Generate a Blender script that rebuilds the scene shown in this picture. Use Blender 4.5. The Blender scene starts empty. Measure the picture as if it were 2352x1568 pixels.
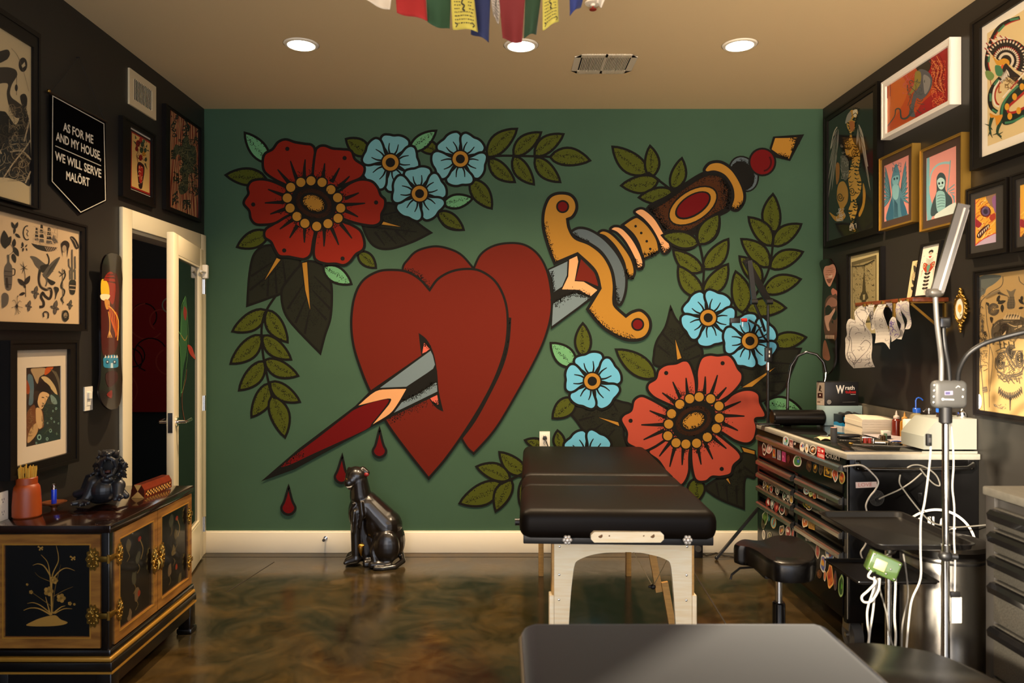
import bpy, bmesh, math, random
from mathutils import Vector, Matrix, Euler
from mathutils.geometry import tessellate_polygon
V = Vector
PI = math.pi
scene = bpy.context.scene
COL = scene.collection
# ---------------------------------------------------------------- camera model (26 mm lens, one-point view)
F, CX, CY, CZ = 1700.0, 1150.0, 777.0, 1.447
XL, XR, YB, H, YF = -2.007, 2.181, 5.01, 3.0, -0.36      # side walls, mural wall, ceiling, window wall
def at(px, py, D): return V(((px - CX) * D / F, D, CZ - (py - CY) * D / F))
def onx(px, py, X):
    D = X * F / (px - CX); return V((X, D, CZ - (py - CY) * D / F))
def onz(px, py, Z):
    D = (CZ - Z) * F / (py - CY); return V(((px - CX) * D / F, D, Z))
def dx(px, X): return X * F / (px - CX)
def zz(py, D): return CZ - (py - CY) * D / F
def xx(px, D): return (px - CX) * D / F

def lin(c):
    return c / 12.92 if c <= 0.04045 else ((c + 0.055) / 1.055) ** 2.4
def hx(h):
    h = h.lstrip('#'); return tuple(lin(int(h[i:i + 2], 16) / 255) for i in (0, 2, 4))

# ---------------------------------------------------------------- materials
MATS = {}
def mat(name, color, rough=0.5, metal=0.0, bump=0.0, bscale=200.0, var=0.0, vscale=6.0, coat=0.0, color2=None, spec=0.5, stretch=(1, 1, 1), coat_rough=0.05, sheen=0.0, trans=0.0):
    if name in MATS: return MATS[name]
    m = bpy.data.materials.new(name); m.use_nodes = True
    nt = m.node_tree; b = nt.nodes['Principled BSDF']
    c = hx(color)
    b.inputs['Base Color'].default_value = (*c, 1)
    b.inputs['Roughness'].default_value = rough
    b.inputs['Metallic'].default_value = metal
    b.inputs['Specular IOR Level'].default_value = spec
    b.inputs['Coat Weight'].default_value = coat
    b.inputs['Coat Roughness'].default_value = coat_rough
    if sheen: b.inputs['Sheen Weight'].default_value = sheen; b.inputs['Sheen Roughness'].default_value = 0.35; b.inputs['Sheen Tint'].default_value = (1, 1, 1, 1)
    if trans: b.inputs['Transmission Weight'].default_value = trans
    if bump or var:
        tc = nt.nodes.new('ShaderNodeTexCoord'); mp = nt.nodes.new('ShaderNodeMapping')
        mp.inputs['Scale'].default_value = stretch
        nt.links.new(tc.outputs['Object'], mp.inputs['Vector'])
    if var:
        n = nt.nodes.new('ShaderNodeTexNoise'); n.inputs['Scale'].default_value = vscale; n.inputs['Detail'].default_value = 6
        r = nt.nodes.new('ShaderNodeValToRGB')
        c2 = hx(color2) if color2 else tuple(max(0, x * (1 - var)) for x in c)
        r.color_ramp.elements[0].position = 0.32; r.color_ramp.elements[1].position = 0.68
        r.color_ramp.elements[0].color = (*c2, 1); r.color_ramp.elements[1].color = (*c, 1)
        nt.links.new(mp.outputs[0], n.inputs['Vector']); nt.links.new(n.outputs['Fac'], r.inputs['Fac'])
        nt.links.new(r.outputs['Color'], b.inputs['Base Color'])
    if bump:
        n2 = nt.nodes.new('ShaderNodeTexNoise'); n2.inputs['Scale'].default_value = bscale; n2.inputs['Detail'].default_value = 3
        bp = nt.nodes.new('ShaderNodeBump'); bp.inputs['Strength'].default_value = bump; bp.inputs['Distance'].default_value = 0.0004
        nt.links.new(mp.outputs[0], n2.inputs['Vector']); nt.links.new(n2.outputs['Fac'], bp.inputs['Height'])
        nt.links.new(bp.outputs['Normal'], b.inputs['Normal'])
    MATS[name] = m
    return m
def paint(name, rough=0.6, coat=0.0, bump=0.0, spec=0.4):
    """pigment: the colours of a drawing sit in the mesh as plain flat colours"""
    if name in MATS: return MATS[name]
    m = bpy.data.materials.new(name); m.use_nodes = True
    nt = m.node_tree; b = nt.nodes['Principled BSDF']
    a = nt.nodes.new('ShaderNodeVertexColor'); a.layer_name = 'Col'
    nt.links.new(a.outputs['Color'], b.inputs['Base Color'])
    b.inputs['Roughness'].default_value = rough; b.inputs['Coat Weight'].default_value = coat; b.inputs['Coat Roughness'].default_value = 0.04
    b.inputs['Specular IOR Level'].default_value = spec
    if bump:
        tc = nt.nodes.new('ShaderNodeTexCoord')
        n2 = nt.nodes.new('ShaderNodeTexNoise'); n2.inputs['Scale'].default_value = 140; n2.inputs['Detail'].default_value = 3
        bp = nt.nodes.new('ShaderNodeBump'); bp.inputs['Strength'].default_value = bump; bp.inputs['Distance'].default_value = 0.0004
        nt.links.new(tc.outputs['Object'], n2.inputs['Vector']); nt.links.new(n2.outputs['Fac'], bp.inputs['Height'])
        nt.links.new(bp.outputs['Normal'], b.inputs['Normal'])
    MATS[name] = m
    return m
def emit(name, color, strength):
    m = bpy.data.materials.new(name); m.use_nodes = True; nt = m.node_tree
    b = nt.nodes['Principled BSDF']; b.inputs['Base Color'].default_value = (0.8, 0.8, 0.8, 1)
    b.inputs['Emission Color'].default_value = (*hx(color), 1); b.inputs['Emission Strength'].default_value = strength
    MATS[name] = m; return m
def glass(name, tint='#ffffff', rough=0.02, refl=0.25):
    """thin pane: clear with a Fresnel reflection"""
    m = bpy.data.materials.new(name); m.use_nodes = True; nt = m.node_tree
    nt.nodes.remove(nt.nodes['Principled BSDF'])
    t = nt.nodes.new('ShaderNodeBsdfTransparent'); t.inputs['Color'].default_value = (*hx(tint), 1)
    g = nt.nodes.new('ShaderNodeBsdfGlossy'); g.inputs['Roughness'].default_value = rough
    fr = nt.nodes.new('ShaderNodeFresnel'); fr.inputs['IOR'].default_value = 1.45 + refl
    mx = nt.nodes.new('ShaderNodeMixShader')
    nt.links.new(fr.outputs[0], mx.inputs[0]); nt.links.new(t.outputs[0], mx.inputs[1]); nt.links.new(g.outputs[0], mx.inputs[2])
    nt.links.new(mx.outputs[0], nt.nodes['Material Output'].inputs['Surface'])
    MATS[name] = m; return m

# ---------------------------------------------------------------- objects
ORG = {}
def tag(o, label, cat, group=None):
    o['label'] = label; o['category'] = cat
    if group: o['group'] = group
    return o
def thing(name, loc, label, cat, group=None):
    o = bpy.data.objects.new(name, None); COL.objects.link(o)
    o.empty_display_size = 0.05
    o.location = loc; ORG[o.name] = V(loc); return tag(o, label, cat, group)
def structure(o): o['kind'] = 'structure'; return o
def org(o):
    return ORG.get(o.name, V((0, 0, 0))) if o else V((0, 0, 0))
def link_mesh(name, me, material, parent):
    o = bpy.data.objects.new(name, me); COL.objects.link(o)
    if material is not None:
        for mm in (material if isinstance(material, (list, tuple)) else [material]): me.materials.append(mm)
    if parent is not None:
        o.parent = parent; ORG[o.name] = org(parent)
    return o

class MB:
    """collects shapes into one mesh (world coordinates)"""
    def __init__(s): s.v = []; s.f = []; s.mi = []; s.cur = 0
    def add(s, vs, fs, M=None):
        k = len(s.v)
        s.v += [(M @ V(p)) if M else V(p) for p in vs]
        s.f += [tuple(k + i for i in f) for f in fs]; s.mi += [s.cur] * len(fs); return s
    def box(s, x0, y0, z0, x1, y1, z1, bev=0, seg=2, M=None):
        x0, x1 = min(x0, x1), max(x0, x1); y0, y1 = min(y0, y1), max(y0, y1); z0, z1 = min(z0, z1), max(z0, z1)
        vs = [(x, y, z) for x in (x0, x1) for y in (y0, y1) for z in (z0, z1)]
        fs = [(0, 1, 3, 2), (4, 6, 7, 5), (0, 4, 5, 1), (2, 3, 7, 6), (0, 2, 6, 4), (1, 5, 7, 3)]
        if bev:
            bm = bmesh.new(); bv = [bm.verts.new(p) for p in vs]
            for f in fs: bm.faces.new([bv[i] for i in f])
            bmesh.ops.bevel(bm, geom=bm.edges[:], offset=min(bev, 0.49 * min(x1 - x0, y1 - y0, z1 - z0)), segments=seg, profile=0.5, affect='EDGES')
            s.addbm(bm, M)
        else: s.add(vs, fs, M)
        return s
    def addbm(s, bm, M=None):
        bm.verts.index_update()
        s.add([v.co.copy() for v in bm.verts], [[v.index for v in f.verts] for f in bm.faces], M); bm.free(); return s
    def tube(s, pts, r, n=8, caps=True, flat=1.0):
        pts = [V(p) for p in pts]; m = len(pts)
        rs = r if isinstance(r, (list, tuple)) else [r] * m
        t0 = (pts[1] - pts[0]).normalized()
        u = t0.orthogonal().normalized(); vs = []; fs = []
        for i, p in enumerate(pts):
            t = (pts[min(i + 1, m - 1)] - pts[max(i - 1, 0)]).normalized()
            u = (u - t * u.dot(t))
            u = u.normalized() if u.length > 1e-6 else t.orthogonal().normalized()
            w = t.cross(u)
            for k in range(n):
                a = 2 * PI * k / n; vs.append(p + (u * math.cos(a) + w * math.sin(a) * flat) * rs[i])
        for i in range(m - 1):
            for k in range(n):
                fs.append((i * n + k, i * n + (k + 1) % n, (i + 1) * n + (k + 1) % n, (i + 1) * n + k))
        if caps:
            fs.append(tuple(reversed(range(n)))); fs.append(tuple((m - 1) * n + k for k in range(n)))
        return s.add(vs, fs)
    def cyl(s, a, b, r, r2=None, n=20): return s.tube([a, b], [r, r if r2 is None else r2], n)
    def bar(s, a, b, w, h, up=(0, 0, 1)):
        a, b = V(a), V(b); t = (b - a).normalized(); u = t.cross(V(up))
        u = (u.normalized() if u.length > 1e-5 else t.orthogonal().normalized()); q = u.cross(t)
        vs = [p + u * i * w / 2 + q * j * h / 2 for p in (a, b) for i, j in ((-1, -1), (1, -1), (1, 1), (-1, 1))]
        return s.add(vs, [(3, 2, 1, 0), (4, 5, 6, 7), (0, 1, 5, 4), (1, 2, 6, 5), (2, 3, 7, 6), (3, 0, 4, 7)])
    def lathe(s, prof, c=(0, 0, 0), n=28, M=None):
        c = V(c); vs = []; fs = []; m = len(prof)
        for r, z in prof:
            for k in range(n):
                a = 2 * PI * k / n; vs.append(c + V((r * math.cos(a), r * math.sin(a), z)))
        for i in range(m - 1):
            for k in range(n):
                fs.append((i * n + k, i * n + (k + 1) % n, (i + 1) * n + (k + 1) % n, (i + 1) * n + k))
        if prof[0][0] > 1e-6: fs.append(tuple(reversed(range(n))))
        if prof[-1][0] > 1e-6: fs.append(tuple((m - 1) * n + k for k in range(n)))
        return s.add(vs, fs, M)
    def ell(s, c, r, M=None, nu=18, nv=12):
        c = V(c); r = (r, r, r) if isinstance(r, (int, float)) else r; vs = [(0, 0, -1)]; fs = []
        for j in range(1, nv):
            p = -PI / 2 + PI * j / nv
            for i in range(nu):
                a = 2 * PI * i / nu; vs.append((math.cos(p) * math.cos(a), math.cos(p) * math.sin(a), math.sin(p)))
        vs.append((0, 0, 1)); L = len(vs) - 1
        for i in range(nu):
            fs.append((0, 1 + (i + 1) % nu, 1 + i)); fs.append((L, 1 + (nv - 2) * nu + i, 1 + (nv - 2) * nu + (i + 1) % nu))
        for j in range(nv - 2):
            for i in range(nu):
                a = 1 + j * nu; fs.append((a + i, a + (i + 1) % nu, a + nu + (i + 1) % nu, a + nu + i))
        out = []
        for p in vs:
            q = V((p[0] * r[0], p[1] * r[1], p[2] * r[2]))
            out.append((M @ q if M else q) + c)
        return s.add(out, fs)
    def cap(s, a, b, ra, rb, n=12):
        a, b = V(a), V(b); s.ell(a, ra); s.ell(b, rb)
        if (b - a).length > 1e-6: s.tube([a, b], [ra, rb], n)
        return s
    def prism(s, poly, fn, w0, w1):
        """2D outline (any shape) between two depths; fn(u, v, w) -> point"""
        n = len(poly); tri = tessellate_polygon([[V((p[0], p[1], 0)) for p in poly]])
        vs = [fn(p[0], p[1], w0) for p in poly] + [fn(p[0], p[1], w1) for p in poly]
        fs = [tuple(t) for t in tri] + [tuple(n + i for i in reversed(t)) for t in tri]
        fs += [(i, (i + 1) % n, n + (i + 1) % n, n + i) for i in range(n)]
        return s.add(vs, fs)
    def grid(s, fn, nu, nv):
        vs = [fn(i / nu, j / nv) for j in range(nv + 1) for i in range(nu + 1)]
        w = nu + 1
        return s.add(vs, [(j * w + i, j * w + i + 1, (j + 1) * w + i + 1, (j + 1) * w + i) for j in range(nv) for i in range(nu)])
    def build(s, name, material, parent=None, sharp=35, remesh=0, smooth=0, solid=0, local=False, fix=True):
        me = bpy.data.meshes.new(name); o0 = V((0, 0, 0)) if local else org(parent)
        me.from_pydata([p - o0 for p in s.v], [], s.f); 
        if fix:
            bm = bmesh.new(); bm.from_mesh(me); bmesh.ops.recalc_face_normals(bm, faces=bm.faces[:]); bm.to_mesh(me); bm.free()
        if isinstance(material, (list, tuple)):
            me.polygons.foreach_set('material_index', s.mi)
        me.polygons.foreach_set('use_smooth', [True] * len(me.polygons))
        me.set_sharp_from_angle(angle=math.radians(sharp)); me.update()
        o = link_mesh(name, me, material, parent)
        if solid:
            md = o.modifiers.new('solid', 'SOLIDIFY'); md.thickness = solid; md.offset = 0
        if remesh:
            md = o.modifiers.new('remesh', 'REMESH'); md.mode = 'VOXEL'; md.voxel_size = remesh; md.use_smooth_shade = True
            md = o.modifiers.new('smooth', 'SMOOTH'); md.factor = 0.5; md.iterations = smooth or 4
        return o
def copy_tree(o, parent=None):
    c = o.copy(); COL.objects.link(c)
    if parent: c.parent = parent
    for ch in list(o.children): copy_tree(ch, c)
    return c

# ---------------------------------------------------------------- drawing on flat surfaces
def sm(pts, n=6, closed=True):
    """smooth curve through points; a third value 1 marks a sharp corner"""
    m = len(pts); out = []
    P = [V((p[0], p[1])) for p in pts]; S = [len(p) > 2 and p[2] for p in pts]
    for i in range(m if closed else m - 1):
        p1, p2 = P[i], P[(i + 1) % m]
        p0 = p1 if (S[i] or (not closed and i == 0)) else P[i - 1]
        j = (i + 1) % m
        p3 = p2 if (S[j] or (not closed and i == m - 2)) else P[(i + 2) % m]
        for k in range(n):
            t = k / n; t2, t3 = t * t, t * t * t
            q = 0.5 * ((2 * p1) + (p2 - p0) * t + (2 * p0 - 5 * p1 + 4 * p2 - p3) * t2 + (3 * p1 - p0 - 3 * p2 + p3) * t3)
            out.append((q.x, q.y))
    if not closed: out.append((P[-1].x, P[-1].y))
    return out
def zm(ox, oy, sc):
    def f(pts): return [(ox + p[0] * sc, oy + p[1] * sc, *p[2:]) for p in pts]
    return f
zA, zB, zC, zD, zE, zF = zm(500, 270, .35714), zm(1000, 270, .27427), zm(1380, 290, .27426), zm(560, 540, .42082), zm(1240, 660, .33155), zm(500, 680, .22968)

class Art:
    """flat coloured shapes laid one over the other on a surface; fn(u, v) -> point, nrm towards the viewer"""
    def __init__(s, fn, nrm, step=0.00012):
        s.fn = fn; s.n = V(nrm); s.v = []; s.f = []; s.c = []; s.k = 0; s.step = min(step, .000015)
    def _tris(s, P, tri, col, lay):
        b = len(s.v); o = s.n * (lay * s.step)
        s.v += [s.fn(p[0], p[1]) + o for p in P]; c = (*hx(col), 1)
        s.c += [c] * len(P)
        for t in tri: s.f.append(tuple(b + i for i in t))
    def poly(s, pts, col, smooth=0):
        P = sm(pts, smooth) if smooth else pts
        s.k += 1; s._tris(P, tessellate_polygon([[V((p[0], p[1], 0)) for p in P]]), col, s.k); return P
    def line(s, pts, w, col, closed=False, taper=None, smooth=0, lay=None):
        P = sm(pts, smooth, closed) if smooth else pts
        P = [V((p[0], p[1])) for p in P]; m = len(P)
        if lay is None: s.k += 1; lay = s.k
        Q = []
        for i, p in enumerate(P):
            a = P[i - 1] if (i or closed) else P[0]; b = P[(i + 1) % m] if (i < m - 1 or closed) else P[-1]
            t1 = (p - a); t2 = (b - p)
            t1 = t1.normalized() if t1.length > 1e-9 else t2.normalized()
            t2 = t2.normalized() if t2.length > 1e-9 else t1
            t = (t1 + t2); t = t.normalized() if t.length > 1e-6 else t1
            nn = V((-t.y, t.x)); cs = max(0.35, abs(t.dot(t1)))
            ww = w / 2 / cs
            if taper:
                f = i / (m - 1); ww = (w * (taper[0] + (taper[1] - taper[0]) * f)) / 2
            Q += [p + nn * ww, p - nn * ww]
        tri = []
        for i in range(m if closed else m - 1):
            a, b = 2 * i, 2 * ((i + 1) % m); tri += [(a, a + 1, b + 1), (a, b + 1, b)]
        s._tris(Q, tri, col, lay)
    def shape(s, pts, col, w, oc='#141210', smooth=6):
        P = s.poly(pts, col, smooth); s.line(P, w, oc, True); return P
    def ell(s, c, rx, ry, rot, col, n=28, lay=None):
        if lay is None: s.k += 1; lay = s.k
        cr, sr = math.cos(math.radians(rot)), math.sin(math.radians(rot))
        P = [(c[0] + rx * math.cos(a) * cr - ry * math.sin(a) * sr, c[1] + rx * math.cos(a) * sr + ry * math.sin(a) * cr) for a in (2 * PI * i / n for i in range(n))]
        s._tris(P, [(0, i, i + 1) for i in range(1, n - 1)], col, lay)
    def dots(s, D, col, n=6):
        s.k += 1
        for x, y, r in D: s.ell((x, y), r, r, 0, col, n, s.k)
    def build(s, name, material, parent=None):
        me = bpy.data.meshes.new(name); o0 = org(parent)
        me.from_pydata([p - o0 for p in s.v], [], s.f); me.update()
        ref = s.n
        flip = [p.index for p in me.polygons if p.normal.dot(ref) < 0]
        if flip:
            bm = bmesh.new(); bm.from_mesh(me); bm.faces.ensure_lookup_table()
            for i in flip: bm.faces[i].normal_flip()
            bm.to_mesh(me); bm.free()
        a = me.color_attributes.new('Col', 'FLOAT_COLOR', 'POINT')
        a.data.foreach_set('color', [x for c in s.c for x in c])
        return link_mesh(name, me, material, parent)
TXT = {}
def text_tris(body, off=0.0):
    """outline of letters as 2D triangles, 1 unit high em"""
    if (body, off) in TXT: return TXT[(body, off)]
    cu = bpy.data.curves.new('lettering', 'FONT'); cu.body = body; cu.size = 1.0; cu.resolution_u = 3; cu.offset = off
    o = bpy.data.objects.new('lettering', cu); COL.objects.link(o)
    bpy.context.view_layer.update()
    me = o.to_mesh(); me.calc_loop_triangles()
    r = ([(v.co.x, v.co.y) for v in me.vertices], [tuple(t.vertices) for t in me.loop_triangles])
    o.to_mesh_clear(); bpy.data.objects.remove(o); bpy.data.curves.remove(cu)
    TXT[(body, off)] = r; return r
def letters(art, body, p0, p1, hgt, col, bold=0.0, off=0.0):
    """body from p0 to p1 (surface points u,v of the base line ends), cap height hgt along +v up given by vec"""
    vs, tr = text_tris(body, off)
    if not vs: return
    x0 = min(v[0] for v in vs); x1 = max(v[0] for v in vs)
    art.k += 1
    P0, P1 = V(p0), V(p1); up = V(hgt)
    P = []
    for x, y in vs:
        t = (x - x0) / (x1 - x0); q = P0.lerp(P1, t) + up * (y / 0.70); P.append((q.x, q.y))
    art._tris(P, tr, col, art.k)
    if bold:
        for d in ((bold, 0), (-bold, 0), (0, bold), (0, -bold)):
            art._tris([(p[0] + d[0], p[1] + d[1]) for p in P], tr, col, art.k)
rng = random.Random(7)
BLK = '#15120f'
# ================================================================ MATERIALS
WALLK = mat('wall_black_paint', '#282521', 0.42, bump=0.25, bscale=260, spec=0.35)
CEILM = mat('ceiling_paint', '#cdb488', 0.9, bump=0.4, bscale=300)
TRIM = mat('trim_cream_paint', '#e6dcc6', 0.45)
DOORW = mat('door_cream_paint', '#dccfae', 0.4)
BLACKW = mat('black_frame_wood', '#100c09', 0.45, spec=0.25, bump=0.1, bscale=120, stretch=(1, 8, 1))
BLACKG = mat('black_gloss', '#0d0c0c', 0.18, coat=0.4)
BLACKP = mat('black_plastic', '#131212', 0.42)
VINYL = mat('black_vinyl', '#0b0909', 0.27, bump=0.25, bscale=420, spec=0.45)
CHROME = mat('chrome', '#e8e6e2', 0.10, 1.0)
STEEL = mat('brushed_steel', '#c4bfb6', 0.27, 1.0, bump=0.15, bscale=60, stretch=(1, 1, 14))
GOLD = mat('gilt_brass', '#a8843e', 0.36, 1.0, bump=0.3, bscale=300)
GOLDF = mat('gold_frame', '#b08a3c', 0.4, 0.7, bump=0.2, bscale=90)
MAPLE = mat('pale_maple', '#fdf0d2', 0.38, var=0.12, vscale=9, stretch=(1, 1, 12), color2='#f6e2b8')
MAPLE2 = mat('maple_edge', '#cf9e57', 0.45, var=0.2, vscale=14, stretch=(1, 1, 8))
WHITEP = mat('white_plastic', '#e6dfcf', 0.4)
RUBBER = mat('grey_rubber', '#3a3836', 0.7)
CABLEW = mat('white_cable', '#b5b0a6', 0.45)
CABLEK = mat('dark_cable', '#262422', 0.5)
CABLEG = mat('grey_cable', '#6b675f', 0.45)
PAINTM = paint('mural_paint', 0.75, bump=0.25, spec=0.15)
PRINTM = paint('print_ink', 0.5, coat=0.35)
PAPERM = paint('paper_ink', 0.75)
STICKM = paint('sticker_vinyl', 0.3)

# floor: polished stained concrete
FLOORM = bpy.data.materials.new('stained_concrete'); FLOORM.use_nodes = True
nt = FLOORM.node_tree; b = nt.nodes['Principled BSDF']; N = nt.nodes.new; L = nt.links.new
tc = N('ShaderNodeTexCoord')
n1 = N('ShaderNodeTexNoise'); n1.inputs['Scale'].default_value = 1.9; n1.inputs['Detail'].default_value = 12; n1.inputs['Roughness'].default_value = .66; n1.inputs['Distortion'].default_value = .7
n2 = N('ShaderNodeTexNoise'); n2.inputs['Scale'].default_value = 4.5; n2.inputs['Detail'].default_value = 12; n2.inputs['Roughness'].default_value = .68; n2.inputs['Distortion'].default_value = 1.2
n3 = N('ShaderNodeTexNoise'); n3.inputs['Scale'].default_value = 60; n3.inputs['Detail'].default_value = 3
r1 = N('ShaderNodeValToRGB'); e = r1.color_ramp.elements
e[0].position = 0.30; e[0].color = (*hx('#24221a'), 1); e[1].position = 0.72; e[1].color = (*hx('#54401d'), 1)
q = e.new(0.45); q.color = (*hx('#383122'), 1); q = e.new(0.58); q.color = (*hx('#473820'), 1)
r2 = N('ShaderNodeValToRGB'); r2.color_ramp.elements[0].position = 0.35; r2.color_ramp.elements[0].color = (.34, .34, .33, 1); r2.color_ramp.elements[1].position = 0.68; r2.color_ramp.elements[1].color = (1.12, 1.06, .95, 1)
mx = N('ShaderNodeMix'); mx.data_type = 'RGBA'; mx.blend_type = 'MULTIPLY'; mx.inputs[0].default_value = 1.0
for n in (n1, n2, n3): L(tc.outputs['Object'], n.inputs['Vector'])
L(n1.outputs['Fac'], r1.inputs['Fac']); L(n2.outputs['Fac'], r2.inputs['Fac']); L(r1.outputs['Color'], mx.inputs[6]); L(r2.outputs['Color'], mx.inputs[7]); L(mx.outputs[2], b.inputs['Base Color'])
rr = N('ShaderNodeMapRange'); rr.inputs[1].default_value = 0.3; rr.inputs[2].default_value = 0.7; rr.inputs[3].default_value = 0.10; rr.inputs[4].default_value = 0.26
L(n2.outputs['Fac'], rr.inputs[0]); L(rr.outputs[0], b.inputs['Roughness'])
bp = N('ShaderNodeBump'); bp.inputs['Strength'].default_value = 0.06; bp.inputs['Distance'].default_value = 0.002; L(n3.outputs['Fac'], bp.inputs['Height']); L(bp.outputs[0], b.inputs['Normal'])

# ================================================================ ROOM
def st(name, mb, m, parent=None, **k): 
    o = mb.build(name, m, parent, **k)
    return structure(o) if parent is None else o
DY0, DY1, DZ = 3.99, 4.91, 2.04          # doorway in the side wall
fl = MB().box(-5.2, YF - .2, -.1, XR + .12, 6.0, 0.0)
st('floor', fl, FLOORM)
# saw-cut joints in the concrete
g = mat('joint_grout', '#241d14', 0.8)
j = MB(); jp = [onz(1592, 1310, 0.0006), onz(1662, 1424, 0.0006)]; d = (jp[1] - jp[0]).normalized()
j.bar(jp[0] - d * .55 , jp[1] + d * 1.6, .008, .0012)
j.bar((-2.0, 4.90, .0006), (2.17, 4.90, .0006), .006, .0012)
j.bar(onz(630, 1290, .0006), onz(520, 1360, .0006), .005, .0012)
st('trim_1', j, g)
c = MB().box(XL - .12, YF - .1, H, XR + .12, YB + .12, H + .1); st('ceiling', c, CEILM)
WALLT = mat('wall_teal_paint', '#3c5742', 0.75, bump=0.3, bscale=150, var=0.10, vscale=2.5, spec=0.2)
w = MB().box(XL - .12, YB, 0, XR + .12, YB + .12, H); WB = st('wall_back', w, WALLT)
w = MB().box(XL - .12, YF - .1, 0, XL, DY0, H).box(XL - .12, DY0, DZ, XL, DY1, H).box(XL - .12, DY1, 0, XL, YB, H); st('wall_left', w, WALLK)
w = MB().box(XR, YF - .1, 0, XR + .12, YB, H); st('wall_right', w, WALLK)
# shop-front window behind the viewpoint
WJ, WT = -1.52, 2.90
w = MB().box(XL, YF - .12, 0, XR, YF, .10).box(XL, YF - .12, WT, XR, YF, H).box(XL, YF - .12, .10, WJ, YF, WT); st('wall_front', w, WALLK)
wf = MB()
for a, bb in ((WJ, WJ + .04), (XR - .05, XR)): wf.box(a, YF - .09, .10, bb, YF - .03, WT)
wf.box(WJ, YF - .09, .10, XR, YF - .03, .15).box(WJ, YF - .09, WT - .05, XR, YF - .03, WT)
st('window_1', wf, mat('window_frame_dark', '#2a2724', 0.4, 0.6))
# hallway behind the door
w = MB().box(-5.2, 5.9, 0, XL - .12, 6.0, 2.7); st('wall_beyond', w, mat('hall_black', '#0c0a0a', 0.7))
w = MB().box(-5.2, 2.6, 2.7, XL - .12, 6.0, 2.8).box(-5.3, 2.6, 0, -5.2, 6.0, 2.7).box(-5.2, 2.5, 0, XL - .12, 2.6, 2.7); st('wall_hall', w, MATS['hall_black'])
# red mural glimpsed in the hall
hm = Art(lambda u, v: V((xx(u, 5.88), 5.88, zz(v, 5.88))), (0, -1, 0), .0002)
hm.poly([(150, 640), (420, 640), (420, 946), (150, 946)], '#7a0f0d')
for k in range(26):
    cx_, cy_, r_ = rng.uniform(170, 400), rng.uniform(660, 930), rng.uniform(12, 42)
    a0 = rng.uniform(0, 6)
    hm.line([(cx_ + r_ * math.cos(a0 + t * .3), cy_ + r_ * math.sin(a0 + t * .3)) for t in range(14)], 3, rng.choice(['#2a0606', '#7d6a55', '#1a0505', '#8a2a1c']))
o = hm.build('hall_wall_painting', PAINTM); tag(o, 'dark red painted wall panel glimpsed in the unlit room beyond the doorway', 'painting')

bb = MB()
bb.box(XL, YB - .018, 0, XR, YB, .140, .003).box(XL, YB - .012, .139, XR, YB, .147)
st('baseboard_back', bb, TRIM)
bb = MB(); bb.box(XR - .016, YF, 0, XR, YB - .02, .12, .003); st('baseboard_right', bb, WALLK)
# door casing
dc = MB(); t = .022
dc.box(XL, DY0 - .10, 0, XL + t, DY0, 2.14, .004).box(XL, DY1, 0, XL + t, YB - .02, 2.14, .004).box(XL, DY0, DZ, XL + t, DY1, 2.14, .004)
dc.box(XL - .12, DY0, 0, XL, DY0 + .018, DZ).box(XL - .12, DY1 - .018, 0, XL, DY1, DZ).box(XL - .12, DY0, DZ - .018, XL, DY1, DZ)
st('trim_2', dc, DOORW)
# door leaf, ajar into the room
hinge = V((-1.985, 4.895, 0)); latch = V((-1.806, 4.045, 0)); dv = (latch - hinge); LW = dv.length; ang = math.atan2(dv.y, dv.x)
DM = Matrix.Translation(hinge) @ Matrix.Rotation(ang, 4, 'Z')      # local x along the leaf, y towards the room (-dir)
door = thing('door', hinge, 'cream glazed door standing ajar beside the mural wall', 'door')
def DMB(): return MB()
lf = MB(); T = .038
for x0, x1, z0, z1 in ((.005, .115, .012, 2.03), (LW - .115, LW, .012, 2.03), (.115, LW - .115, 1.915, 2.03), (.115, LW - .115, .012, .26)):
    lf.box(x0, -T / 2, z0, x1, T / 2, z1, .003, M=DM)
for s_ in (-1, 1):       # glazing beads
    y0 = s_ * .010
    for x0, x1, z0, z1 in ((.115, .128, .26, 1.915), (LW - .128, LW - .115, .26, 1.915), (.128, LW - .128, 1.902, 1.915), (.128, LW - .128, .26, .273)):
        lf.box(x0, y0 - .007, z0, x1, y0 + .007, z1, M=DM)
lf.build('leaf', DOORW, door)
MB().box(.117, -.003, .262, LW - .117, .003, 1.913, M=DM).build('glass_pane', glass('door_glass', '#7d8c82', 0.05, 0.5), door)
hd = MB()
for s_ in (-1, 1):
    hd.tube([DM @ V((LW - .055, s_ * .019, .985)), DM @ V((LW - .055, s_ * .028, .985))], .026, 20)
    hd.tube([DM @ V((LW - .055, s_ * .02, .985)), DM @ V((LW - .055, s_ * .065, .985)), DM @ V((LW - .065, s_ * .072, .985)), DM @ V((LW - .18, s_ * .072, .985))], .0095, 12)
hd.build('lever_handle', CHROME, door)
MB().box(LW - .0005, -.012, .93, LW + .0015, .012, 1.04, M=DM).build('latch_plate', CHROME, door)
for hz in (.22, 1.02, 1.79):
    h_ = MB(); h_.cyl(DM @ V((.0, T / 2 + .006, hz - .05)), DM @ V((.0, T / 2 + .006, hz + .05)), .008, n=12)
    h_.box(.0, T / 2 - .001, hz - .05, .035, T / 2 + .002, hz + .05, M=DM); h_.build('hinge', CHROME, door)
cl = MB(); cl.box(.01, T / 2, 1.84, .06, T / 2 + .035, 1.93, .006, M=DM); cl.cyl(DM @ V((.06, T / 2 + .02, 1.88)), DM @ V((.15, T / 2 + .01, 1.88)), .008); cl.build('closer', WHITEP, door)
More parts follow.
